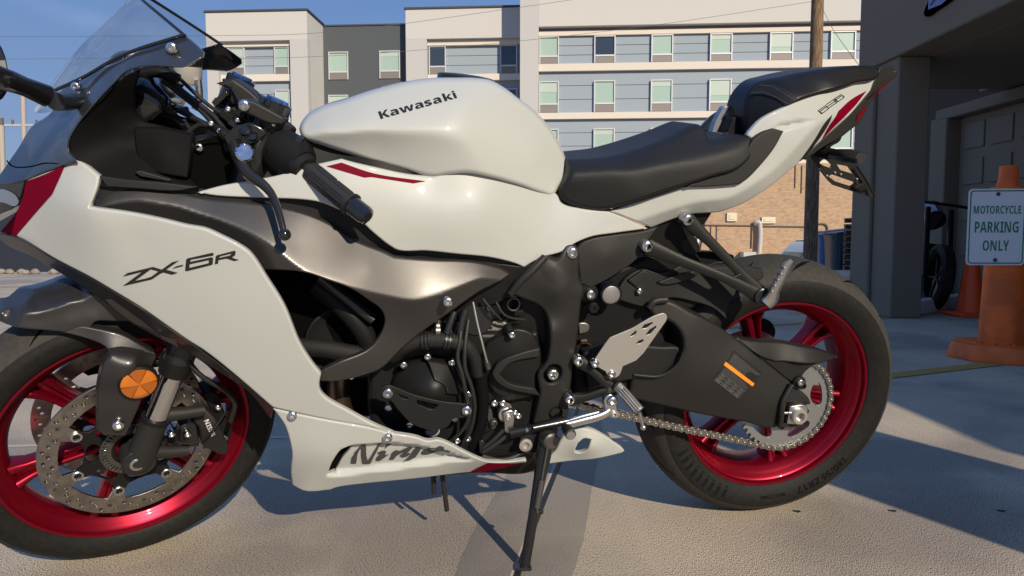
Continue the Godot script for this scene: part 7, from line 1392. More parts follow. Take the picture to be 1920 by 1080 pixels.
# ---------------- things on the lot ----------------
func street_things() -> void:
	# delineator with the parking sign
	var base := Vector3(2.70, 0, -3.86)
	var t := node(self, "traffic_delineator", Transform3D(Basis(Vector3.UP, 0.12), base))
	tag(t, "tall orange plastic delineator post on a wide base carrying the parking sign", "delineator")
	var ring := []
	for q in [[0.0, 0.24], [0.012, 0.245], [0.074, 0.232], [0.086, 0.222]]:
		var r := []
		for k in 32:
			var an := TAU * k / 32 + PI / 8
			var oct := 1.0 / maxf(absf(cos(an)), maxf(absf(sin(an)), (absf(cos(an)) + absf(sin(an))) * 0.72))
			r.append(Vector3(cos(an) * oct * q[1], q[0], sin(an) * oct * q[1]))
		ring.append(r)
	put(t, "base", loft_mb(ring), M.orange)
	tube(t, "post", [Vector3(0, 0.08, 0), Vector3(0, 0.12, 0), Vector3(0, 0.55, 0), Vector3(0, 0.88, 0), Vector3(0, 0.94, 0)], [.112, .106, .092, .082, .080], M.orange, {sides = 32, smooth = false})
	tube(t, "handle", [Vector3(0, 0.93, 0), Vector3(0, 0.98, 0), Vector3(0, 1.055, 0)], [.060, .046, .042], M.orange, {sides = 24, smooth = false})
	for k in 9:
		var an := TAU * k / 9 + 0.4
		box(t, "base_rib", Vector3(cos(an) * 0.125, 0.09, sin(an) * 0.125), Vector3(0.03, 0.012, 0.008), M.orange, 0.002, Basis(Vector3.UP, -an))
	# sign
	var sg := node(self, "parking_sign", Transform3D(Basis(Vector3.UP, -0.10), Vector3(2.580, 0.722, -3.76)))
	tag(sg, "white sign with green border reading motorcycle parking only on the orange post", "sign")
	var w := 0.1470
	var hgt := 0.2030
	var ol := rrect(w, hgt, 0.022)
	put(sg, "plate", shell_mb(const_surf(0.0), ol, {t = 0.002, r = 0.0005, back = true, cell = 0.08}), M.sign_white)
	var bo := rrect(w - 0.008, hgt - 0.008, 0.018)
	var bi := rrect(w - 0.0145, hgt - 0.0145, 0.012)
	bi.reverse()
	var bm := MB.new()
	fill(bm, bo, [bi], const_surf(0.0), 0.05, 0.0012)
	put(sg, "border", bm, M.sign_green)
	for q in [["MOTORCYCLE", 0.092, 0.119, 0.042], ["PARKING", 0.0, 0.110, 0.058], ["ONLY", -0.098, 0.066, 0.055]]:
		var tm := text_mb(q[0], 1.0)
		var fx := MB.new()
		for k in tm.v.size():
			fx.v.append(Vector3(lerpf(-q[2], q[2], tm.v[k].x), q[1] + (tm.v[k].y - 0.5) * q[3], 0.0014)); fx.n.append(Vector3.BACK)
		for k in tm.i.size() / 3: fx.tri(tm.i[3 * k], tm.i[3 * k + 1], tm.i[3 * k + 2])
		put(sg, "lettering", fx, M.sign_green)
	bolt(sg, Vector3(0, 0.175, 0.001), 0.009, M.silver_dark)
	bolt(sg, Vector3(0, -0.175, 0.001), 0.009, M.silver_dark)
	# small cone
	var cn := node(self, "traffic_cone", Transform3D(Basis.IDENTITY, Vector3(3.9385, 0, -6.0236)))
	tag(cn, "small red orange traffic cone behind the parking sign", "cone")
	put(cn, "body", rot_up(lathe_mb([[0.03, .125], [0.04, .105], [0.70, .028], [0.71, .02], [0.71, 0]], 32)), M.cone)
	box(cn, "foot", Vector3(0, 0.015, 0), Vector3(0.34, 0.03, 0.34), M.cone, 0.006)
	# white edging on the ground by the door
	var e0 := Vector3(3.452, 0, -6.0236)
	var e1 := Vector3(4.9774, 0, -7.2992)
	var ed := (e1 - e0).normalized()
	var ew := box(self, "kerb", (e0 + e1) * 0.5 + Vector3(0, 0.06, -0.05), Vector3(e0.distance_to(e1), 0.12, 0.14), M.kerb_white, 0.012, Basis(ed, Vector3.UP, ed.cross(Vector3.UP)))
	structure(ew)
	parked_bike(Vector3(3.98, 0, -7.1), 1.35, "black motorcycle parked in the shade behind the column")
	parked_bike(Vector3(4.62, 0, -5.35), 1.3, "black motorcycle parked right of the orange delineator, cut by the frame")
	utility_poles()
	# blue and dark waste bins
	dumpster(Vector3(9.35, -0.55, -20.2), Vector3(1.1, 1.5, 1.0), M.bin_blue, "blue waste container beside the wooden utility pole")
	dumpster(Vector3(9.05, -0.5, -19.0), Vector3(0.9, 1.4, 1.0), M.bin_dark, "dark waste container with sloping lid in front of the blue one")
	# pallet stack
	var ps := node(self, "pallet_stack", Transform3D(Basis.IDENTITY, Vector3(8.75, -0.12, -17.0)))
	tag(ps, "tall stack of wooden pallets half hidden by the column", "pallets")
	for k in 9:
		for j in 3: box(ps, "bearer", Vector3(0, 0.06 + k * 0.145, -0.4 + j * 0.4), Vector3(1.1, 0.09, 0.09), M.wood, 0.004)
		for j in 5: box(ps, "board", Vector3(-0.48 + j * 0.24, 0.118 + k * 0.145, 0), Vector3(0.12, 0.02, 1.0), M.wood, 0.003)
	pickup()
	# kerb stones and dark trailer at the far left
	var tr := node(self, "parked_car", Transform3D(Basis(Vector3.UP, 0.05), Vector3(-9.6, 0, -15.2)))
	tag(tr, "black parked car with a yellow lamp at the left edge behind the stones", "car")
	var cp := [-2.3, 0.35, 0, -2.35, 0.75, 0, -1.6, 0.98, 0, -1.0, 1.05, 1, -0.3, 1.5, 0, 0.9, 1.55, 0, 1.7, 1.1, 1, 2.2, 1.0, 0, 2.3, 0.6, 0, 2.2, 0.32, 0]
	var cmb := shell_mb(Surf.new([-2.3, 0.6, 0.8, 0, 0.7, 0.9, 2.2, 0.6, 0.8, 0, 1.5, 0.62, 0.8, 1.52, 0.62, 0, 1.0, 0.88]), spline(cp, 0.08), {t = 0.1, r = 0.05, bridge = true, cell = 0.15})
	cmb.mirrored()
	put(tr, "body", cmb, M.car_black)
	box(tr, "sill", Vector3(0, 0.27, 0.78), Vector3(2.6, 0.16, 0.1), M.plastic, 0.03)
	box(tr, "marker_lamp", Vector3(0.14, 0.20, 0.86), Vector3(0.20, 0.12, 0.06), M.yellow_lamp, 0.03)
	for x in [-1.4, 1.45]:
		var cw := node(tr, "wheel", Transform3D(Basis.IDENTITY, Vector3(x, 0.33, 0.78)))
		put(cw, "tyre", lathe_mb([[-.1, .2], [-.1, .32], [.08, .33], [.12, .29], [.11, .22]], 28), M.rubber)
		put(cw, "rim", lathe_mb([[.11, .22], [.08, .2], [.07, 0]], 28), M.alu_dull)
	for k in 12:
		var s := rng.randf_range(0.06, 0.15)
		var p := Vector3(-9.9 + k * 0.19 + rng.randf_range(-0.06, 0.06), s * 0.30, -13.25 + rng.randf_range(-0.12, 0.12))
		var r := []
		for lv in 6:
			var lat := lerpf(-1.35, 1.35, lv / 5.0)
			var ringp := []
			for q in 10:
				var an := TAU * q / 10
				var jit := 1.0 + rng.randf_range(-0.16, 0.16)
				ringp.append(p + Vector3(cos(an) * cos(lat) * s * 0.62 * jit, sin(lat) * s * 0.42 * jit, sin(an) * cos(lat) * s * 0.5 * jit))
			r.append(ringp)
		var o := put(self, "rock", loft_mb(r), M.rock)
		tag(o, "pale stone in the row along the far edge of the lot", "rock", "stones along the far edge of the lot")

func rot_up(mb: MB) -> MB:
	mb.xf(Transform3D(Basis(Vector3.RIGHT, -PI / 2), Vector3.ZERO))
	return mb

func rrect(w: float, h: float, r: float) -> PackedVector2Array:
	var p := PackedVector2Array()
	for c in [[w - r, h - r, 0.0], [-w + r, h - r, PI / 2], [-w + r, -h + r, PI], [w - r, -h + r, PI * 1.5]]:
		for k in 7: p.append(Vector2(c[0], c[1]) + Vector2.from_angle(c[2] + k * PI / 12) * r)
	return p

func parked_bike(p: Vector3, turn: float, label: String) -> void:
	var b := node(self, "parked_motorcycle", Transform3D(Basis(Vector3.UP, turn) * Basis(Vector3.RIGHT, 0.15), p))
	tag(b, label, "motorcycle", "motorcycles parked in the shade")
	for x in [-0.7, 0.7]:
		var w := node(b, "wheel", Transform3D(Basis.IDENTITY, Vector3(x, 0.31, 0)))
		put(w, "tyre", lathe_mb([[.05, .23], [.06, .26], [.04, .30], [0, .31], [-.04, .30], [-.06, .26], [-.05, .23]], 40), M.rubber)
		put(w, "rim", lathe_mb([[.05, .23], [.03, .21], [-.03, .21], [-.05, .23]], 40), M.sat_black)
		for k in 5: tube(w, "spoke", [Vector3.ZERO, Vector3(cos(TAU * k / 5), sin(TAU * k / 5), 0) * 0.21], 0.012, M.sat_black)
	for z in [-0.1, 0.1]: tube(b, "fork_leg", [Vector3(-0.7, 0.31, z), Vector3(-0.42, 0.95, z)], 0.025, M.sat_black)
	tube(b, "handlebar", [Vector3(-0.3, 1.0, -0.36), Vector3(-0.4, 1.0, -0.15), Vector3(-0.4, 1.0, 0.15), Vector3(-0.3, 1.0, 0.36)], 0.014, M.sat_black)
	tube(b, "fuel_tank", [Vector3(-0.38, 0.85, 0), Vector3(-0.2, 0.9, 0), Vector3(0.05, 0.82, 0)], [.09, .15, .10], M.gloss)
	tube(b, "seat", [Vector3(0.02, 0.80, 0), Vector3(0.35, 0.80, 0), Vector3(0.75, 0.92, 0)], [.09, .12, .06], M.vinyl, {flat = Vector2(1, 0.5), up = Vector3.UP})
	box(b, "engine", Vector3(-0.08, 0.45, 0), Vector3(0.45, 0.36, 0.34), M.engine, 0.06)
	tube(b, "swingarm", [Vector3(0.1, 0.38, 0.1), Vector3(0.7, 0.31, 0.12)], 0.035, M.sat_black)
	tube(b, "exhaust", [Vector3(-0.2, 0.28, -0.12), Vector3(0.3, 0.28, -0.15), Vector3(0.75, 0.5, -0.18)], [.025, .03, .05], M.sat_black)

func dumpster(p: Vector3, s: Vector3, mat: Material, label: String) -> void:
	var d := node(self, "waste_container", Transform3D(Basis(Vector3.UP, -0.1), p))
	tag(d, label, "waste bin")
	var rings := []
	for q in [[0.0, 0.86], [0.1, 0.9], [0.82, 1.0], [0.86, 1.04], [0.9, 1.04]]:
		rings.append([Vector3(-s.x / 2 * q[1], s.y * q[0], -s.z / 2 * q[1]), Vector3(s.x / 2 * q[1], s.y * q[0], -s.z / 2 * q[1]), Vector3(s.x / 2 * q[1], s.y * q[0], s.z / 2 * q[1]), Vector3(-s.x / 2 * q[1], s.y * q[0], s.z / 2 * q[1])])
	put(d, "body", loft_mb(rings), mat)
	box(d, "lid", Vector3(0, s.y * 0.97, 0), Vector3(s.x * 1.06, 0.06, s.z * 1.08), mat, 0.02, Basis(Vector3.BACK, 0.12))
	for k in 5: box(d, "rib", Vector3(-s.x * 0.4 + k * s.x * 0.2, s.y * 0.45, s.z * 0.48), Vector3(0.05, s.y * 0.7, 0.06), mat, 0.01)

func pickup() -> void:
	var t := node(self, "pickup_truck", Transform3D(Basis(Vector3.UP, 0.12), Vector3(10.1, -1.18, -24.5)))
	tag(t, "white pickup truck parked in front of the brick wall, nose to the left", "truck")
	var s := 0.95
	var prof := [-1.55, 0.45, 0, -1.62, 0.75, 0, -1.55, 1.02, 0, -1.3, 1.10, 0, -0.45, 1.18, 1, 0.15, 1.80, 0, 0.4, 1.86, 0, 1.6, 1.86, 0, 1.75, 1.78, 0, 1.85, 1.15, 1, 3.9, 1.12, 1, 3.95, 0.5, 1, 3.3, 0.42, 0, -1.0, 0.40, 0]
	var mb := shell_mb(Surf.new([-1.5, 0.7, 0.90, 0, 0.8, s, 3.5, 0.8, s, 0.4, 1.86, 0.72, 1.6, 1.86, 0.72, 0, 1.15, 0.93, 3.5, 0.4, 0.93, -1.5, 0.45, 0.88]), spline(prof, 0.08), {t = 0.1, r = 0.05, bridge = true, cell = 0.15})
	mb.mirrored()
	put(t, "body", mb, M.car_white)
	for z in [1.0, -1.0]:
		var gl := MB.new()
		gl.flat([Vector3(-0.18, 1.22, 0.95 * z), Vector3(0.30, 1.74, 0.80 * z), Vector3(0.72, 1.76, 0.80 * z), Vector3(0.72, 1.22, 0.95 * z)], Vector3(0, 0.3, z).normalized())
		put(t, "side_window", gl, M.car_glass)
		gl = MB.new()
		gl.flat([Vector3(0.80, 1.22, 0.95 * z), Vector3(0.80, 1.76, 0.80 * z), Vector3(1.65, 1.76, 0.80 * z), Vector3(1.72, 1.22, 0.95 * z)], Vector3(0, 0.3, z).normalized())
		put(t, "side_window", gl, M.car_glass)
	var ws := MB.new()
	ws.flat([Vector3(-0.46, 1.19, -0.75), Vector3(-0.46, 1.19, 0.75), Vector3(0.12, 1.80, 0.65), Vector3(0.12, 1.80, -0.65)], Vector3(-0.7, 0.7, 0))
	put(t, "windscreen", ws, M.car_glass)
	for x in [-0.85, 2.7]:
		for z in [-0.8, 0.8]: lathe(t, "wheel", [[-.13, .2], [-.13, .38], [.10, .39], [.13, .33], [.1, .22], [.08, 0]], Vector3(x, 0.39, z), Vector3(0, 0, signf(z)), M.rubber, 28)
	box(t, "headlight", Vector3(-1.52, 0.92, 0.72), Vector3(0.16, 0.16, 0.3), M.lens_clear, 0.04)
	box(t, "door_mirror", Vector3(-0.15, 1.28, 1.08), Vector3(0.12, 0.2, 0.2), M.car_black, 0.04)

func utility_poles() -> void:
	var rt := Vector3(6.774, 5.9432, -16)
	var rbm := Vector3(6.7757, 0.2728, -16)
	var dv := (rt - rbm).normalized()
	var top := rt + dv * 4.0
	var bot := rbm - dv * ((rbm.y + 0.2) / dv.y)
	var p := node(self, "utility_pole")
	tag(p, "tall leaning wooden utility pole rising beyond the motorcycle's tail", "pole")
	tube(p, "pole", [bot, bot.lerp(top, 0.5), top], [.155, .135, .115], M.wood, {sides = 18})
	box(p, "crossarm", top - dv * 0.4, Vector3(2.4, 0.1, 0.1), M.wood, 0.01)
	# wires run from it to the left
	for q in [[Vector3(-13.7631, 5.1338, -16), Vector3(-9.1349, 5.157, -16), Vector3(-6.8212, 5.1686, -16), Vector3(-4.3526, 5.2266, -16), Vector3(0.1538, 5.7818, -16), Vector3(2.8344, 6.1734, -16)], [Vector3(-13.793, 4.6453, -16), Vector3(-9.7492, 4.6686, -16), Vector3(-4.9573, 4.6919, -16), Vector3(-2.3761, 4.8316, -16), Vector3(0.1543, 5.0525, -16), Vector3(3.4362, 5.4351, -16), Vector3(6.7156, 5.9202, -16)], [Vector3(6.7351, 6.0584, -16), Vector3(6.2449, 4.7266, -14), Vector3(5.8184, 3.535, -12)]]:
		var wr := tube(self, "overhead_wire", q, 0.0045, M.wire, {sides = 6})
		tag(wr, {6: "upper overhead wire crossing the sky and the hotel parapet", 7: "lower overhead wire sloping up to the wooden pole", 3: "short guy wire slanting down right of the wooden pole"}[q.size()], "wire", "overhead wires")
	for q in [[Vector3(-40.9902, 13.5038, -60), Vector3(-41.3347, 7.3091, -60), "distant utility pole with insulators left of the windscreen", 0.19], [Vector3(-35.7875, 8.6069, -50), Vector3(-35.984, 5.4572, -50), "pale utility pole cut by the left edge of the picture", 0.17]]:
		var n := node(self, "utility_pole")
		tag(n, q[2], "pole")
		var t: Vector3 = q[0]
		tube(n, "pole", [Vector3(q[1].x, -1.3, q[1].z), t], q[3], M.wood_pale, {sides = 10})
		box(n, "crossarm", t - Vector3(0, 3.3, 0), Vector3(4.6, 0.16, 0.16), M.pipe, 0.02)
		for k in 5: tube(n, "insulator", [t + Vector3(-2.0 + k, -3.25, 0), t + Vector3(-2.0 + k, -2.85, 0)], 0.09, M.pipe_dark, {sides = 8})
		tube(n, "insulator", [t, t + Vector3(0, 0.5, 0)], 0.14, M.pipe_dark, {sides = 8})

class Surf:
	var cx := PackedFloat64Array()
	var cy := PackedFloat64Array()
	var w := PackedFloat64Array()
	var n := 0
	var feats := []
	var cut: Surf = null
	var cut_k := 0.003
	func _init(ctrl: Array, f := [], lam := 1e-7) -> void:
		n = ctrl.size() / 3
		for k in n:
			cx.append(ctrl[3 * k]); cy.append(ctrl[3 * k + 1])
		var m := n + 3
		var a := []
		for r in m:
			var row := PackedFloat64Array(); row.resize(m + 1); a.append(row)
		for r in n:
			for c in n:
				a[r][c] = kern((cx[r] - cx[c]) ** 2 + (cy[r] - cy[c]) ** 2) if r != c else lam
			a[r][n] = 1.0; a[r][n + 1] = cx[r]; a[r][n + 2] = cy[r]
			a[n][r] = 1.0; a[n + 1][r] = cx[r]; a[n + 2][r] = cy[r]
			a[r][m] = ctrl[3 * r + 2]
		for i in m:
			var best := i
			for r in range(i + 1, m):
				if absf(a[r][i]) > absf(a[best][i]): best = r
			var tmp = a[i]; a[i] = a[best]; a[best] = tmp
			if absf(a[i][i]) < 1e-14: a[i][i] = 1e-14
			for r in m:
				if r != i and a[r][i] != 0.0:
					var q: float = a[r][i] / a[i][i]
					var ri: PackedFloat64Array = a[r]
					var ii: PackedFloat64Array = a[i]
					for c in range(i, m + 1): ri[c] -= q * ii[c]
					a[r] = ri
		for i in m: w.append(a[i][m] / a[i][i])
		for q in f: add_feat(q[0], q[1], q[2], q[3])
	func add_feat(kind: String, flat: Array, amp: float, wid: float) -> void:
		var pts := PackedVector2Array()
		for k in flat.size() / 2: pts.append(Vector2(flat[2 * k], flat[2 * k + 1]))
		var r := Rect2(pts[0], Vector2.ZERO)
		for q in pts: r = r.expand(q)
		feats.append([kind, pts, amp, wid, r.grow(wid)])
	static func kern(r2: float) -> float:
		return r2 * log(r2) if r2 > 1e-12 else 0.0
	func z(x: float, y: float) -> float:
		var s := w[n] + w[n + 1] * x + w[n + 2] * y
		for k in n:
			var dx := x - cx[k]
			var dy := y - cy[k]
			var r2 := dx * dx + dy * dy
			if r2 > 1e-12: s += w[k] * r2 * log(r2)
		for q in feats:
			var rc: Rect2 = q[4]
			var p := Vector2(x, y)
			if not rc.has_point(p): continue
			var pts: PackedVector2Array = q[1]
			var d := 1e9
			var side := 0.0
			var cnt := pts.size() if q[0] == "dish" else pts.size() - 1
			for k in cnt:
				var b := pts[(k + 1) % pts.size()]
				var c := Geometry2D.get_closest_point_to_segment(p, pts[k], b)
				var dd := p.distance_to(c)
				if dd < d:
					d = dd
					side = signf((b - pts[k]).cross(p - pts[k]))
			var wid: float = q[3]
			if q[0] == "ridge":
				if d < wid:
					var t := 1.0 - sqrt(d * d + 4e-6) / sqrt(wid * wid + 4e-6)
					s += q[2] * t
			elif q[0] == "bulge":
				if d < wid: s += q[2] * pow(cos(d / wid * PI * 0.5), 2.0)
			elif q[0] == "step":
				s += q[2] * smoothstep(-wid, wid, d * side)
			elif q[0] == "dish":
				if Geometry2D.is_point_in_polygon(p, pts): s += q[2] * smoothstep(0.0, wid, d)
		if cut != null:
			var o := cut.z(x, y)
			s = (s + o - sqrt((s - o) * (s - o) + cut_k * cut_k)) * 0.5
		return s
	func nrm(x: float, y: float) -> Vector3:
		var e := 0.0012
		return Vector3(-(z(x + e, y) - z(x - e, y)) / (2 * e), -(z(x, y + e) - z(x, y - e)) / (2 * e), 1.0).normalized()

class MB:
	var v := PackedVector3Array()
	var n := PackedVector3Array()
	var i := PackedInt32Array()
	var uv := PackedVector2Array()
	func vert(p: Vector3, nn: Vector3) -> int:
		v.append(p); n.append(nn)
		return v.size() - 1
	func tri(a: int, b: int, c: int) -> void:
		# keep the winding that agrees with the normals (Godot: clockwise is the front)
		var f := (v[b] - v[a]).cross(v[c] - v[a])
		if f.dot(n[a] + n[b] + n[c]) > 0.0: i.append_array([a, c, b])
		else: i.append_array([a, b, c])
	func quad(a: int, b: int, c: int, d: int) -> void:
		tri(a, b, c); tri(a, c, d)
	func flat(pts: Array, nn: Vector3) -> void:
		var ids := []
		for p in pts: ids.append(vert(p, nn))
		for k in range(1, ids.size() - 1): tri(ids[0], ids[k], ids[k + 1])
	func mirrored() -> void:
		var m := v.size()
		for k in m:
			v.append(v[k] * Vector3(1, 1, -1)); n.append(n[k] * Vector3(1, 1, -1))
		var c := i.size()
		for k in c / 3: i.append_array([i[3 * k] + m, i[3 * k + 2] + m, i[3 * k + 1] + m])
	func flip_z() -> void:
		for k in v.size():
			v[k].z = -v[k].z; n[k].z = -n[k].z
		for k in i.size() / 3:
			var t := i[3 * k + 1]
			i[3 * k + 1] = i[3 * k + 2]; i[3 * k + 2] = t
	func xf(t: Transform3D) -> void:
		for k in v.size():
			v[k] = t * v[k]; n[k] = (t.basis * n[k]).normalized()
	func add(o: MB) -> void:
		var m := v.size()
		v.append_array(o.v); n.append_array(o.n)
		for k in o.i: i.append(k + m)
	func mesh(mat: Material) -> ArrayMesh:
		var a := []
		a.resize(Mesh.ARRAY_MAX)
		a[Mesh.ARRAY_VERTEX] = v; a[Mesh.ARRAY_NORMAL] = n; a[Mesh.ARRAY_INDEX] = i
		if uv.size() == v.size(): a[Mesh.ARRAY_TEX_UV] = uv
		var m := ArrayMesh.new()
		m.add_surface_from_arrays(Mesh.PRIMITIVE_TRIANGLES, a)
		m.surface_set_material(0, mat)
		return m

# ---------- nodes ----------
func put(parent: Node, called: String, mb: MB, mat: Material) -> MeshInstance3D:
	return put_mesh(parent, called, mb.mesh(mat))

func put_mesh(parent: Node, called: String, m: Mesh, at := Transform3D.IDENTITY) -> MeshInstance3D:
	var o := MeshInstance3D.new()
	o.name = called
	o.mesh = m
	o.transform = at
	parent.add_child(o, true)
	return o

func node(parent: Node, called: String, at := Transform3D.IDENTITY) -> Node3D:
	var o := Node3D.new()
	o.name = called
	o.transform = at
	parent.add_child(o, true)
	return o

func tag(o: Node, label: String, category: String, group := "") -> Node:
	o.set_meta("label", label); o.set_meta("category", category)
	if group != "": o.set_meta("group", group)
	return o

func structure(o: Node) -> Node:
	o.set_meta("kind", "structure")
	return o

# ---------- 2-D outlines ----------
func spline(flat: Array, step: float, closed := true) -> PackedVector2Array:
	var p := []
	var c := []
	for k in flat.size() / 3:
		p.append(Vector2(flat[3 * k], flat[3 * k + 1])); c.append(flat[3 * k + 2] > 0.5)
	var n := p.size()
	var out := PackedVector2Array()
	var last := n if closed else n - 1
	for k in last:
		var a: Vector2 = p[k]
		var b: Vector2 = p[(k + 1) % n]
		var l := a.distance_to(b)
		if l < 1e-6: continue
		var m0 := b - a
		var m1 := b - a
		if not c[k] and (closed or k > 0):
			var q: Vector2 = p[(k - 1 + n) % n]
			m0 = ((b - a) / l + (a - q) / maxf(a.distance_to(q), 1e-6)).normalized() * l
		if not c[(k + 1) % n] and (closed or k < n - 2):
			var q: Vector2 = p[(k + 2) % n]
			m1 = ((b - a) / l + (q - b) / maxf(b.distance_to(q), 1e-6)).normalized() * l
		var cnt := maxi(1, int(ceil(l / step)))
		for s in cnt:
			var t := float(s) / cnt
			var t2 := t * t
			var t3 := t2 * t
			out.append(a * (2 * t3 - 3 * t2 + 1) + m0 * (t3 - 2 * t2 + t) + b * (-2 * t3 + 3 * t2) + m1 * (t3 - t2))
	if not closed: out.append(p[n - 1])
	return out

func area2(p: PackedVector2Array) -> float:
	var s := 0.0
	for k in p.size(): s += p[k].cross(p[(k + 1) % p.size()])
	return s * 0.5

func ring_normals(p: PackedVector2Array) -> PackedVector2Array:
	# inward normals of a counter-clockwise loop
	var out := PackedVector2Array()
	var n := p.size()
	for k in n:
		var a := (p[k] - p[(k - 1 + n) % n]).normalized()
		var b := (p[(k + 1) % n] - p[k]).normalized()
		var t := a + b
		if t.length() < 0.2: t = b
		t = t.normalized()
		var q := Vector2(-t.y, t.x)
		var s := q.dot(Vector2(-a.y, a.x))
		out.append(q / maxf(s, 0.6))
	return out

func circle2(c: Vector2, r: float, n := 12) -> PackedVector2Array:
	var p := PackedVector2Array()
	for k in n: p.append(c + Vector2.from_angle(TAU * k / n) * r)
	return p

# fills polygon TOP (minus HOLES) on surface S with a grid
func fill(mb: MB, top: PackedVector2Array, holes: Array, s: Surf, cell: float, off := 0.0) -> void:
	var box := Rect2(top[0], Vector2.ZERO)
	for q in top: box = box.expand(q)
	var nx := int(box.size.x / cell) + 1
	var ny := int(box.size.y / cell) + 1
	var touched := {}
	var loops := [top]
	loops.append_array(holes)
	for lp in loops:
		for k in lp.size():
			var a: Vector2 = lp[k]
			var b: Vector2 = lp[(k + 1) % lp.size()]
			var m := maxi(1, int(ceil(a.distance_to(b) / (cell * 0.3))))
			for j in m:
				var q: Vector2 = (a.lerp(b, float(j) / m) - box.position) / cell
				var ix := int(floor(q.x)); var iy := int(floor(q.y))
				touched[ix * 100000 + iy] = true
				var fx := q.x - ix; var fy := q.y - iy
				if fx < 0.2: touched[(ix - 1) * 100000 + iy] = true
				if fx > 0.8: touched[(ix + 1) * 100000 + iy] = true
				if fy < 0.2: touched[ix * 100000 + iy - 1] = true
				if fy > 0.8: touched[ix * 100000 + iy + 1] = true
	var cache := {}
	var hb := []
	for h in holes:
		var r := Rect2(h[0], Vector2.ZERO)
		for q in h: r = r.expand(q)
		hb.append(r)
	for ix in nx:
		for iy in ny:
			var p0 := box.position + Vector2(ix, iy) * cell
			var cellp := PackedVector2Array([p0, p0 + Vector2(cell, 0), p0 + Vector2(cell, cell), p0 + Vector2(0, cell)])
			if touched.has(ix * 100000 + iy):
				var polys: Array = Array(Geometry2D.intersect_polygons(cellp, top), TYPE_NIL, &"", null)
				for k in holes.size():
					if not hb[k].intersects(Rect2(p0, Vector2(cell, cell))): continue
					var nxt: Array = []
					for q in polys:
						for u in Geometry2D.clip_polygons(q, holes[k]): nxt.append(u)
					polys = nxt
				for q in polys:
					var t := Geometry2D.triangulate_polygon(q)
					if t.is_empty(): continue
					var ids := []
					for u in q: ids.append(surf_vert(mb, cache, s, u, off))
					for k in t.size() / 3: mb.tri(ids[t[3 * k]], ids[t[3 * k + 1]], ids[t[3 * k + 2]])
			else:
				var mid := p0 + Vector2(cell, cell) * 0.5
				if not Geometry2D.is_point_in_polygon(mid, top): continue
				var out := false
				for k in holes.size():
					if hb[k].has_point(mid) and Geometry2D.is_point_in_polygon(mid, holes[k]): out = true
				if out: continue
				var ids := []
				for u in cellp: ids.append(surf_vert(mb, cache, s, u, off))
				mb.quad(ids[0], ids[1], ids[2], ids[3])

func surf_vert(mb: MB, cache: Dictionary, s: Surf, u: Vector2, off: float) -> int:
	var key := Vector2i(roundi(u.x * 50000), roundi(u.y * 50000))
	if cache.has(key): return cache[key]
	var nn := s.nrm(u.x, u.y)
	var id := mb.vert(Vector3(u.x, u.y, s.z(u.x, u.y)) + nn * off, nn)
	cache[key] = id
	return id

# a moulded panel: outline on a curved surface, rolled edge of radius r, wall of depth t
func shell_mb(s: Surf, outline: PackedVector2Array, o := {}) -> MB:
	var r: float = o.get("r", 0.003)
	var t: float = o.get("t", 0.006)
	var cell: float = o.get("cell", 0.008)
	var mb := MB.new()
	if area2(outline) < 0: outline.reverse()
	var loops := [outline]
	for h in o.get("holes", []):
		var hh: PackedVector2Array = h
		if area2(hh) > 0: hh.reverse()
		loops.append(hh)
	var tops := []
	for lp in loops:
		var nn := ring_normals(lp)
		var top := PackedVector2Array()
		for k in lp.size(): top.append(lp[k] + nn[k] * r)
		tops.append(top)
	fill(mb, tops[0], tops.slice(1), s, cell)
	for li in loops.size():
		var lp: PackedVector2Array = loops[li]
		var nn := ring_normals(lp)
		var rows := []
		var m := lp.size()
		for row in 5:
			var ids := []
			for k in m:
				var base := lp[k]
				var outd := Vector3(-nn[k].x, -nn[k].y, 0).normalized()
				var th := row / 3.0 * PI * 0.5
				var pz := 0.0
				var xy := base
				var nrm := outd
				if row < 4:
					xy = base + nn[k] * r * (1 - sin(th))
					pz = s.z(xy.x, xy.y) - r * (1 - cos(th))
					var sn := s.nrm(tops[li][k].x, tops[li][k].y)
					nrm = (sn * cos(th) + outd * sin(th)).normalized()
				else:
					pz = s.z(xy.x, xy.y) - t if not o.get("bridge", false) else 0.0
				ids.append(mb.vert(Vector3(xy.x, xy.y, pz), nrm))
			rows.append(ids)
		for row in 4:
			for k in m:
				mb.quad(rows[row][k], rows[row][(k + 1) % m], rows[row + 1][(k + 1) % m], rows[row + 1][k])
	if o.get("back", false):
		var bk := MB.new()
		fill(bk, loops[0], loops.slice(1), s, cell * 2)
		for k in bk.v.size():
			bk.v[k].z -= t; bk.n[k] = -bk.n[k]
		for k in bk.i.size() / 3:
			var q := bk.i[3 * k + 1]
			bk.i[3 * k + 1] = bk.i[3 * k + 2]; bk.i[3 * k + 2] = q
		mb.add(bk)
	return mb

func shell(parent: Node, called: String, s: Surf, flat: Array, mat: Material, o := {}) -> MeshInstance3D:
	var hs := []
	for h in o.get("hole_flats", []): hs.append(spline(h, 0.006))
	if hs: o["holes"] = o.get("holes", []) + hs
	var mb := shell_mb(s, spline(flat, o.get("step", 0.007)), o)
	if o.get("both", false) or o.get("bridge", false): mb.mirrored()
	if o.get("right", false): mb.flip_z()
	return put(parent, called, mb, mat)

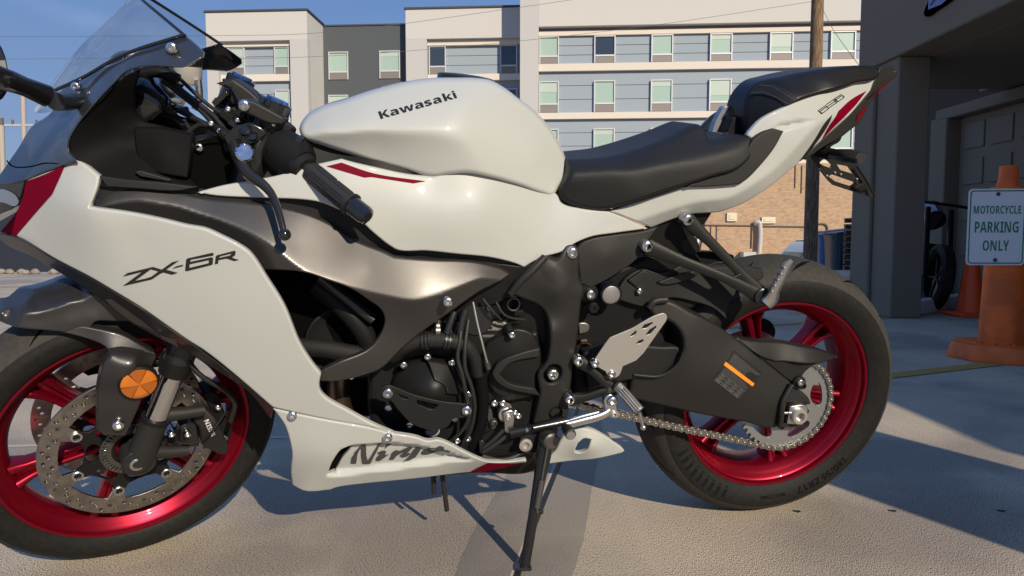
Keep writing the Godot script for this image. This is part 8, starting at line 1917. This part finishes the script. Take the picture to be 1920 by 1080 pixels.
# flat print or film on a surface
func decal(parent: Node, called: String, s: Surf, flats: Array, mat: Material, off := 0.0009, o := {}) -> MeshInstance3D:
	var mb := MB.new()
	for f in flats:
		var hs := []
		var q = f
		if f is Dictionary:
			for h in f.h: hs.append(spline(h, 0.004))
			q = f.o
		var lp := spline(q, 0.006)
		if area2(lp) < 0: lp.reverse()
		fill(mb, lp, hs, s, o.get("cell", 0.010), off)
	if o.get("right", false): mb.flip_z()
	return put(parent, called, mb, mat)

func const_surf(z: float) -> Surf:
	return Surf.new([0.0, 0.0, z, 1.0, 0.0, z, 0.0, 1.0, z, 1.0, 1.0, z])

# ---------- solids ----------
func curve3(pts: Array, step: float) -> PackedVector3Array:
	var out := PackedVector3Array()
	var n := pts.size()
	for k in n - 1:
		var a: Vector3 = pts[k]
		var b: Vector3 = pts[k + 1]
		var l := a.distance_to(b)
		var m0 := b - a
		var m1 := b - a
		if k > 0: m0 = ((b - a) / l + (a - pts[k - 1]).normalized()).normalized() * l
		if k < n - 2: m1 = ((b - a) / l + (pts[k + 2] - b).normalized()).normalized() * l
		var cnt := maxi(1, int(ceil(l / step)))
		for s in cnt:
			var t := float(s) / cnt
			var t2 := t * t
			var t3 := t2 * t
			out.append(a * (2 * t3 - 3 * t2 + 1) + m0 * (t3 - 2 * t2 + t) + b * (-2 * t3 + 3 * t2) + m1 * (t3 - t2))
	out.append(pts[n - 1])
	return out

# swept round bar; RAD a number or one radius per given point; flat = [width, height] ratio
func tube_mb(pts: Array, rad, o := {}) -> MB:
	var mb := MB.new()
	var path := curve3(pts, o.get("step", 0.012)) if o.get("smooth", true) else PackedVector3Array(pts)
	var sides: int = o.get("sides", 14)
	var sq: Vector2 = o.get("flat", Vector2.ONE)
	var total := 0.0
	var acc := [0.0]
	for k in range(1, path.size()):
		total += path[k].distance_to(path[k - 1]); acc.append(total)
	var ctl := [0.0]
	var ct := 0.0
	for k in range(1, pts.size()):
		ct += pts[k].distance_to(pts[k - 1]); ctl.append(ct)
	var up: Vector3 = o.get("up", Vector3(0.13, 0.97, 0.2)).normalized()
	var rows := []
	var waves: float = o.get("rib", 0.0)
	for k in path.size():
		var t: Vector3 = (path[mini(k + 1, path.size() - 1)] - path[maxi(k - 1, 0)]).normalized()
		var x := up.cross(t).normalized()
		if up.cross(t).length() < 0.05: x = Vector3.RIGHT.cross(t).normalized()
		var y := t.cross(x).normalized()
		if not o.has("up"): up = y
		var r := 0.0
		if rad is Array:
			var d: float = acc[k] / maxf(total, 1e-6) * ct
			var j := 0
			while j < ctl.size() - 2 and d > ctl[j + 1]: j += 1
			r = lerpf(rad[j], rad[j + 1], clampf((d - ctl[j]) / maxf(ctl[j + 1] - ctl[j], 1e-6), 0, 1))
		else: r = rad
		if waves > 0.0: r *= 1.0 + 0.06 * sin(acc[k] * waves)
		var ids := []
		for s in sides:
			var a := TAU * s / sides
			var c := cos(a); var sn := sin(a)
			if o.has("box"):
				var e: float = o.box
				c = signf(c) * pow(absf(c), e); sn = signf(sn) * pow(absf(sn), e)
			var d3 := x * c * sq.x + y * sn * sq.y
			ids.append(mb.vert(path[k] + d3 * r, (x * c / sq.x + y * sn / sq.y).normalized()))
		rows.append(ids)
	for k in rows.size() - 1:
		for s in sides: mb.quad(rows[k][s], rows[k][(s + 1) % sides], rows[k + 1][(s + 1) % sides], rows[k + 1][s])
	if not o.get("open", false):
		for e in 2:
			var k := 0 if e == 0 else path.size() - 1
			var t := (path[1] - path[0]).normalized() * -1.0 if e == 0 else (path[k] - path[k - 1]).normalized()
			var ids := []
			for s in sides: ids.append(mb.vert(mb.v[rows[k][s]], t))
			var c := mb.vert(path[k], t)
			for s in sides: mb.tri(ids[s], ids[(s + 1) % sides], c)
	return mb

func tube(parent: Node, called: String, pts: Array, rad, mat: Material, o := {}) -> MeshInstance3D:
	return put(parent, called, tube_mb(pts, rad, o), mat)

# PROFILE: [z, r] pairs turned round the z axis
func lathe_mb(profile: Array, segs := 40, sharp := 32.0, a0 := 0.0, a1 := TAU) -> MB:
	var mb := MB.new()
	var n := profile.size()
	var nr := []
	for k in n - 1:
		var d := Vector2(profile[k + 1][0] - profile[k][0], profile[k + 1][1] - profile[k][1]).normalized()
		nr.append(Vector2(-d.y, d.x))
	for k in n - 1:
		var ends := []
		for e in 2:
			var nn: Vector2 = nr[k]
			var o := k - 1 if e == 0 else k + 1
			if o >= 0 and o < n - 1 and rad_to_deg(absf(nr[k].angle_to(nr[o]))) < sharp: nn = (nr[k] + nr[o]).normalized()
			ends.append(nn)
		var prev := []
		for s in segs + 1:
			var a := lerpf(a0, a1, float(s) / segs)
			var c := cos(a); var sn := sin(a)
			var ids := []
			for e in 2:
				var q: Array = profile[k + e]
				var nn: Vector2 = ends[e]
				ids.append(mb.vert(Vector3(c * q[1], sn * q[1], q[0]), Vector3(c * nn.y, sn * nn.y, nn.x)))
			if s > 0: mb.quad(prev[0], ids[0], ids[1], prev[1])
			prev = ids
	return mb

func at_axis(p: Vector3, dir: Vector3, spin := 0.0) -> Transform3D:
	var z := dir.normalized()
	var x := Vector3.UP.cross(z)
	if x.length() < 0.05: x = Vector3.RIGHT
	x = x.normalized()
	return Transform3D(Basis(x, z.cross(x), z) * Basis(Vector3.BACK, spin), p)

func lathe(parent: Node, called: String, profile: Array, p: Vector3, dir: Vector3, mat: Material, segs := 32) -> MeshInstance3D:
	return put_mesh(parent, called, lathe_mb(profile, segs).mesh(mat), at_axis(p, dir))

func box_mb(c: Vector3, size: Vector3, bev := 0.002, basis := Basis.IDENTITY) -> MB:
	var mb := MB.new()
	var h := size * 0.5
	bev = minf(bev, minf(h.x, minf(h.y, h.z)) * 0.9)
	var g := h - Vector3.ONE * bev
	for ax in 3:
		for sg in [-1.0, 1.0]:
			var u := (ax + 1) % 3
			var w := (ax + 2) % 3
			var nn := Vector3.ZERO; nn[ax] = sg
			var pts := []
			for q in [[-1, -1], [1, -1], [1, 1], [-1, 1]]:
				var p := Vector3.ZERO
				p[ax] = sg * h[ax]; p[u] = q[0] * g[u]; p[w] = q[1] * g[w]
				pts.append(p)
			mb.flat(pts, nn)
	for ax in 3:
		var u := (ax + 1) % 3
		var w := (ax + 2) % 3
		for su in [-1.0, 1.0]:
			for sw in [-1.0, 1.0]:
				var nn := Vector3.ZERO; nn[u] = su; nn[w] = sw
				var pts := []
				for q in [[0, -1], [0, 1], [1, 1], [1, -1]]:
					var p := Vector3.ZERO
					p[ax] = q[1] * g[ax]
					p[u] = su * (h[u] if q[0] == 0 else g[u]); p[w] = sw * (g[w] if q[0] == 0 else h[w])
					pts.append(p)
				mb.flat(pts, nn.normalized())
	for sx in [-1.0, 1.0]:
		for sy in [-1.0, 1.0]:
			for sz in [-1.0, 1.0]:
				var sg := Vector3(sx, sy, sz)
				mb.flat([sg * Vector3(h.x, g.y, g.z), sg * Vector3(g.x, h.y, g.z), sg * Vector3(g.x, g.y, h.z)], sg.normalized())
	mb.xf(Transform3D(basis, c))
	return mb

func box(parent: Node, called: String, c: Vector3, size: Vector3, mat: Material, bev := 0.002, basis := Basis.IDENTITY) -> MeshInstance3D:
	return put(parent, called, box_mb(c, size, bev, basis), mat)

# rings of equal count joined, ends closed
func loft_mb(rings: Array, cap := true) -> MB:
	var mb := MB.new()
	var m: int = rings[0].size()
	var ids := []
	for k in rings.size():
		var row := []
		for s in m:
			var du: Vector3 = rings[k][(s + 1) % m] - rings[k][(s - 1 + m) % m]
			var dv: Vector3 = rings[mini(k + 1, rings.size() - 1)][s] - rings[maxi(k - 1, 0)][s]
			row.append(mb.vert(rings[k][s], du.cross(dv).normalized()))
		ids.append(row)
	# make the normals point away from the middle
	var mid := Vector3.ZERO
	for p in rings[rings.size() / 2]: mid += p / m
	var test := 0.0
	for s in m: test += mb.n[ids[rings.size() / 2][s]].dot(mb.v[ids[rings.size() / 2][s]] - mid)
	if test < 0:
		for k in mb.n.size(): mb.n[k] = -mb.n[k]
	for k in rings.size() - 1:
		for s in m: mb.quad(ids[k][s], ids[k][(s + 1) % m], ids[k + 1][(s + 1) % m], ids[k + 1][s])
	if cap:
		for e in [0, rings.size() - 1]:
			var c := Vector3.ZERO
			for p in rings[e]: c += p / m
			var other := Vector3.ZERO
			for p in rings[1 if e == 0 else rings.size() - 2]: other += p / m
			var nn := (c - other).normalized()
			var row := []
			for p in rings[e]: row.append(mb.vert(p, nn))
			var ci := mb.vert(c, nn)
			for s in m: mb.tri(row[s], row[(s + 1) % m], ci)
	return mb

# lettering from a font, laid on a surface: origin, direction of the line and of the letters' height (metres)
func letters(parent: Node, called: String, s: Surf, txt: String, org: Vector2, ux: Vector2, uy: Vector2, mat: Material, off := 0.0009, bold := 0.0, spacing := 0) -> MeshInstance3D:
	var mb := text_mb(txt, bold, spacing)
	for k in mb.v.size():
		var q := org + ux * mb.v[k].x + uy * mb.v[k].y
		var nn := s.nrm(q.x, q.y)
		mb.v[k] = Vector3(q.x, q.y, s.z(q.x, q.y)) + nn * off
		mb.n[k] = nn
	var fix := MB.new()
	fix.v = mb.v; fix.n = mb.n
	for k in mb.i.size() / 3: fix.tri(mb.i[3 * k], mb.i[3 * k + 1], mb.i[3 * k + 2])
	return put(parent, called, fix, mat)

# flat text in the unit square
func text_mb(txt: String, bold := 0.0, spacing := 0, font_name := "Droid Sans") -> MB:
	var f := SystemFont.new()
	f.font_names = PackedStringArray([font_name])
	var fv := FontVariation.new()
	fv.base_font = f
	if bold > 0.0: f.font_weight = 700
	fv.spacing_glyph = spacing
	var tm := TextMesh.new()
	tm.text = txt; tm.font = fv; tm.font_size = 48; tm.pixel_size = 0.01; tm.depth = 0.0; tm.curve_step = 2.0
	tm.horizontal_alignment = HORIZONTAL_ALIGNMENT_LEFT
	var a := tm.get_mesh_arrays()
	var mb := MB.new()
	var vs: PackedVector3Array = a[Mesh.ARRAY_VERTEX]
	var ix: PackedInt32Array = a[Mesh.ARRAY_INDEX] if a[Mesh.ARRAY_INDEX] != null else PackedInt32Array()
	var lo := Vector2(1e9, 1e9)
	var hi := Vector2(-1e9, -1e9)
	for p in vs:
		lo = lo.min(Vector2(p.x, p.y)); hi = hi.max(Vector2(p.x, p.y))
	for p in vs:
		mb.v.append(Vector3((p.x - lo.x) / (hi.x - lo.x), (p.y - lo.y) / (hi.y - lo.y), 0.0)); mb.n.append(Vector3.BACK)
	if ix.is_empty():
		for k in vs.size(): ix.append(k)
	mb.i = ix
	return mb

# drawn lines of one width on a surface
func strokes(parent: Node, called: String, s: Surf, lines: Array, half: float, mat: Material, off := 0.0009) -> MeshInstance3D:
	var mb := MB.new()
	for l in lines:
		var pts := PackedVector2Array()
		for k in l.size() / 2: pts.append(Vector2(l[2 * k], l[2 * k + 1]))
		var outer := []
		var hs := []
		for q in Geometry2D.offset_polyline(pts, half, Geometry2D.JOIN_MITER, Geometry2D.END_BUTT):
			if Geometry2D.is_polygon_clockwise(q): hs.append(q)
			else: outer.append(q)
		for q in outer: fill(mb, q, hs, s, 0.012, off)
	return put(parent, called, mb, mat)

func plate(parent: Node, called: String, flat: Array, z: float, mat: Material, o := {}) -> MeshInstance3D:
	o["back"] = o.get("back", true)
	return shell(parent, called, const_surf(z), flat, mat, o)

var bolt_meshes := {}
func bolt(parent: Node, p: Vector3, r := 0.006, mat: Material = null, dir := Vector3(0, 0, 1), called := "bolt") -> MeshInstance3D:
	if mat == null: mat = M.bolt
	var key := str(mat.get_instance_id())
	if not bolt_meshes.has(key):
		var mb := lathe_mb([[-1.2, 1.0], [0.1, 1.0], [0.35, 0.92], [0.5, 0.75], [0.55, 0.5]], 18)
		var hexw := []
		for k in 6: hexw.append(Vector2.from_angle(TAU * k / 6) * 0.5)
		for k in 6:
			var a: Vector2 = hexw[k]
			var b: Vector2 = hexw[(k + 1) % 6]
			var nn := -((a + b).normalized())
			mb.flat([Vector3(a.x, a.y, 0.55), Vector3(b.x, b.y, 0.55), Vector3(b.x, b.y, 0.0), Vector3(a.x, a.y, 0.0)], Vector3(nn.x, nn.y, 0))
		var f := []
		for q in hexw: f.append(Vector3(q.x, q.y, 0.0))
		mb.flat(f, Vector3.BACK)
		bolt_meshes[key] = mb.mesh(mat)
	return put_mesh(parent, called, bolt_meshes[key], at_axis(p, dir) * Transform3D(Basis.from_scale(Vector3.ONE * r * 1.18), Vector3.ZERO))

func pierce(c: Vector2, rr: Array, n_: Array, a0: Array, hr: float) -> Array:
	var out := []
	for k in rr.size():
		for j in n_[k]: out.append(circle2(c + Vector2.from_angle(a0[k] + TAU * j / n_[k]) * rr[k], hr, 10))
	return out
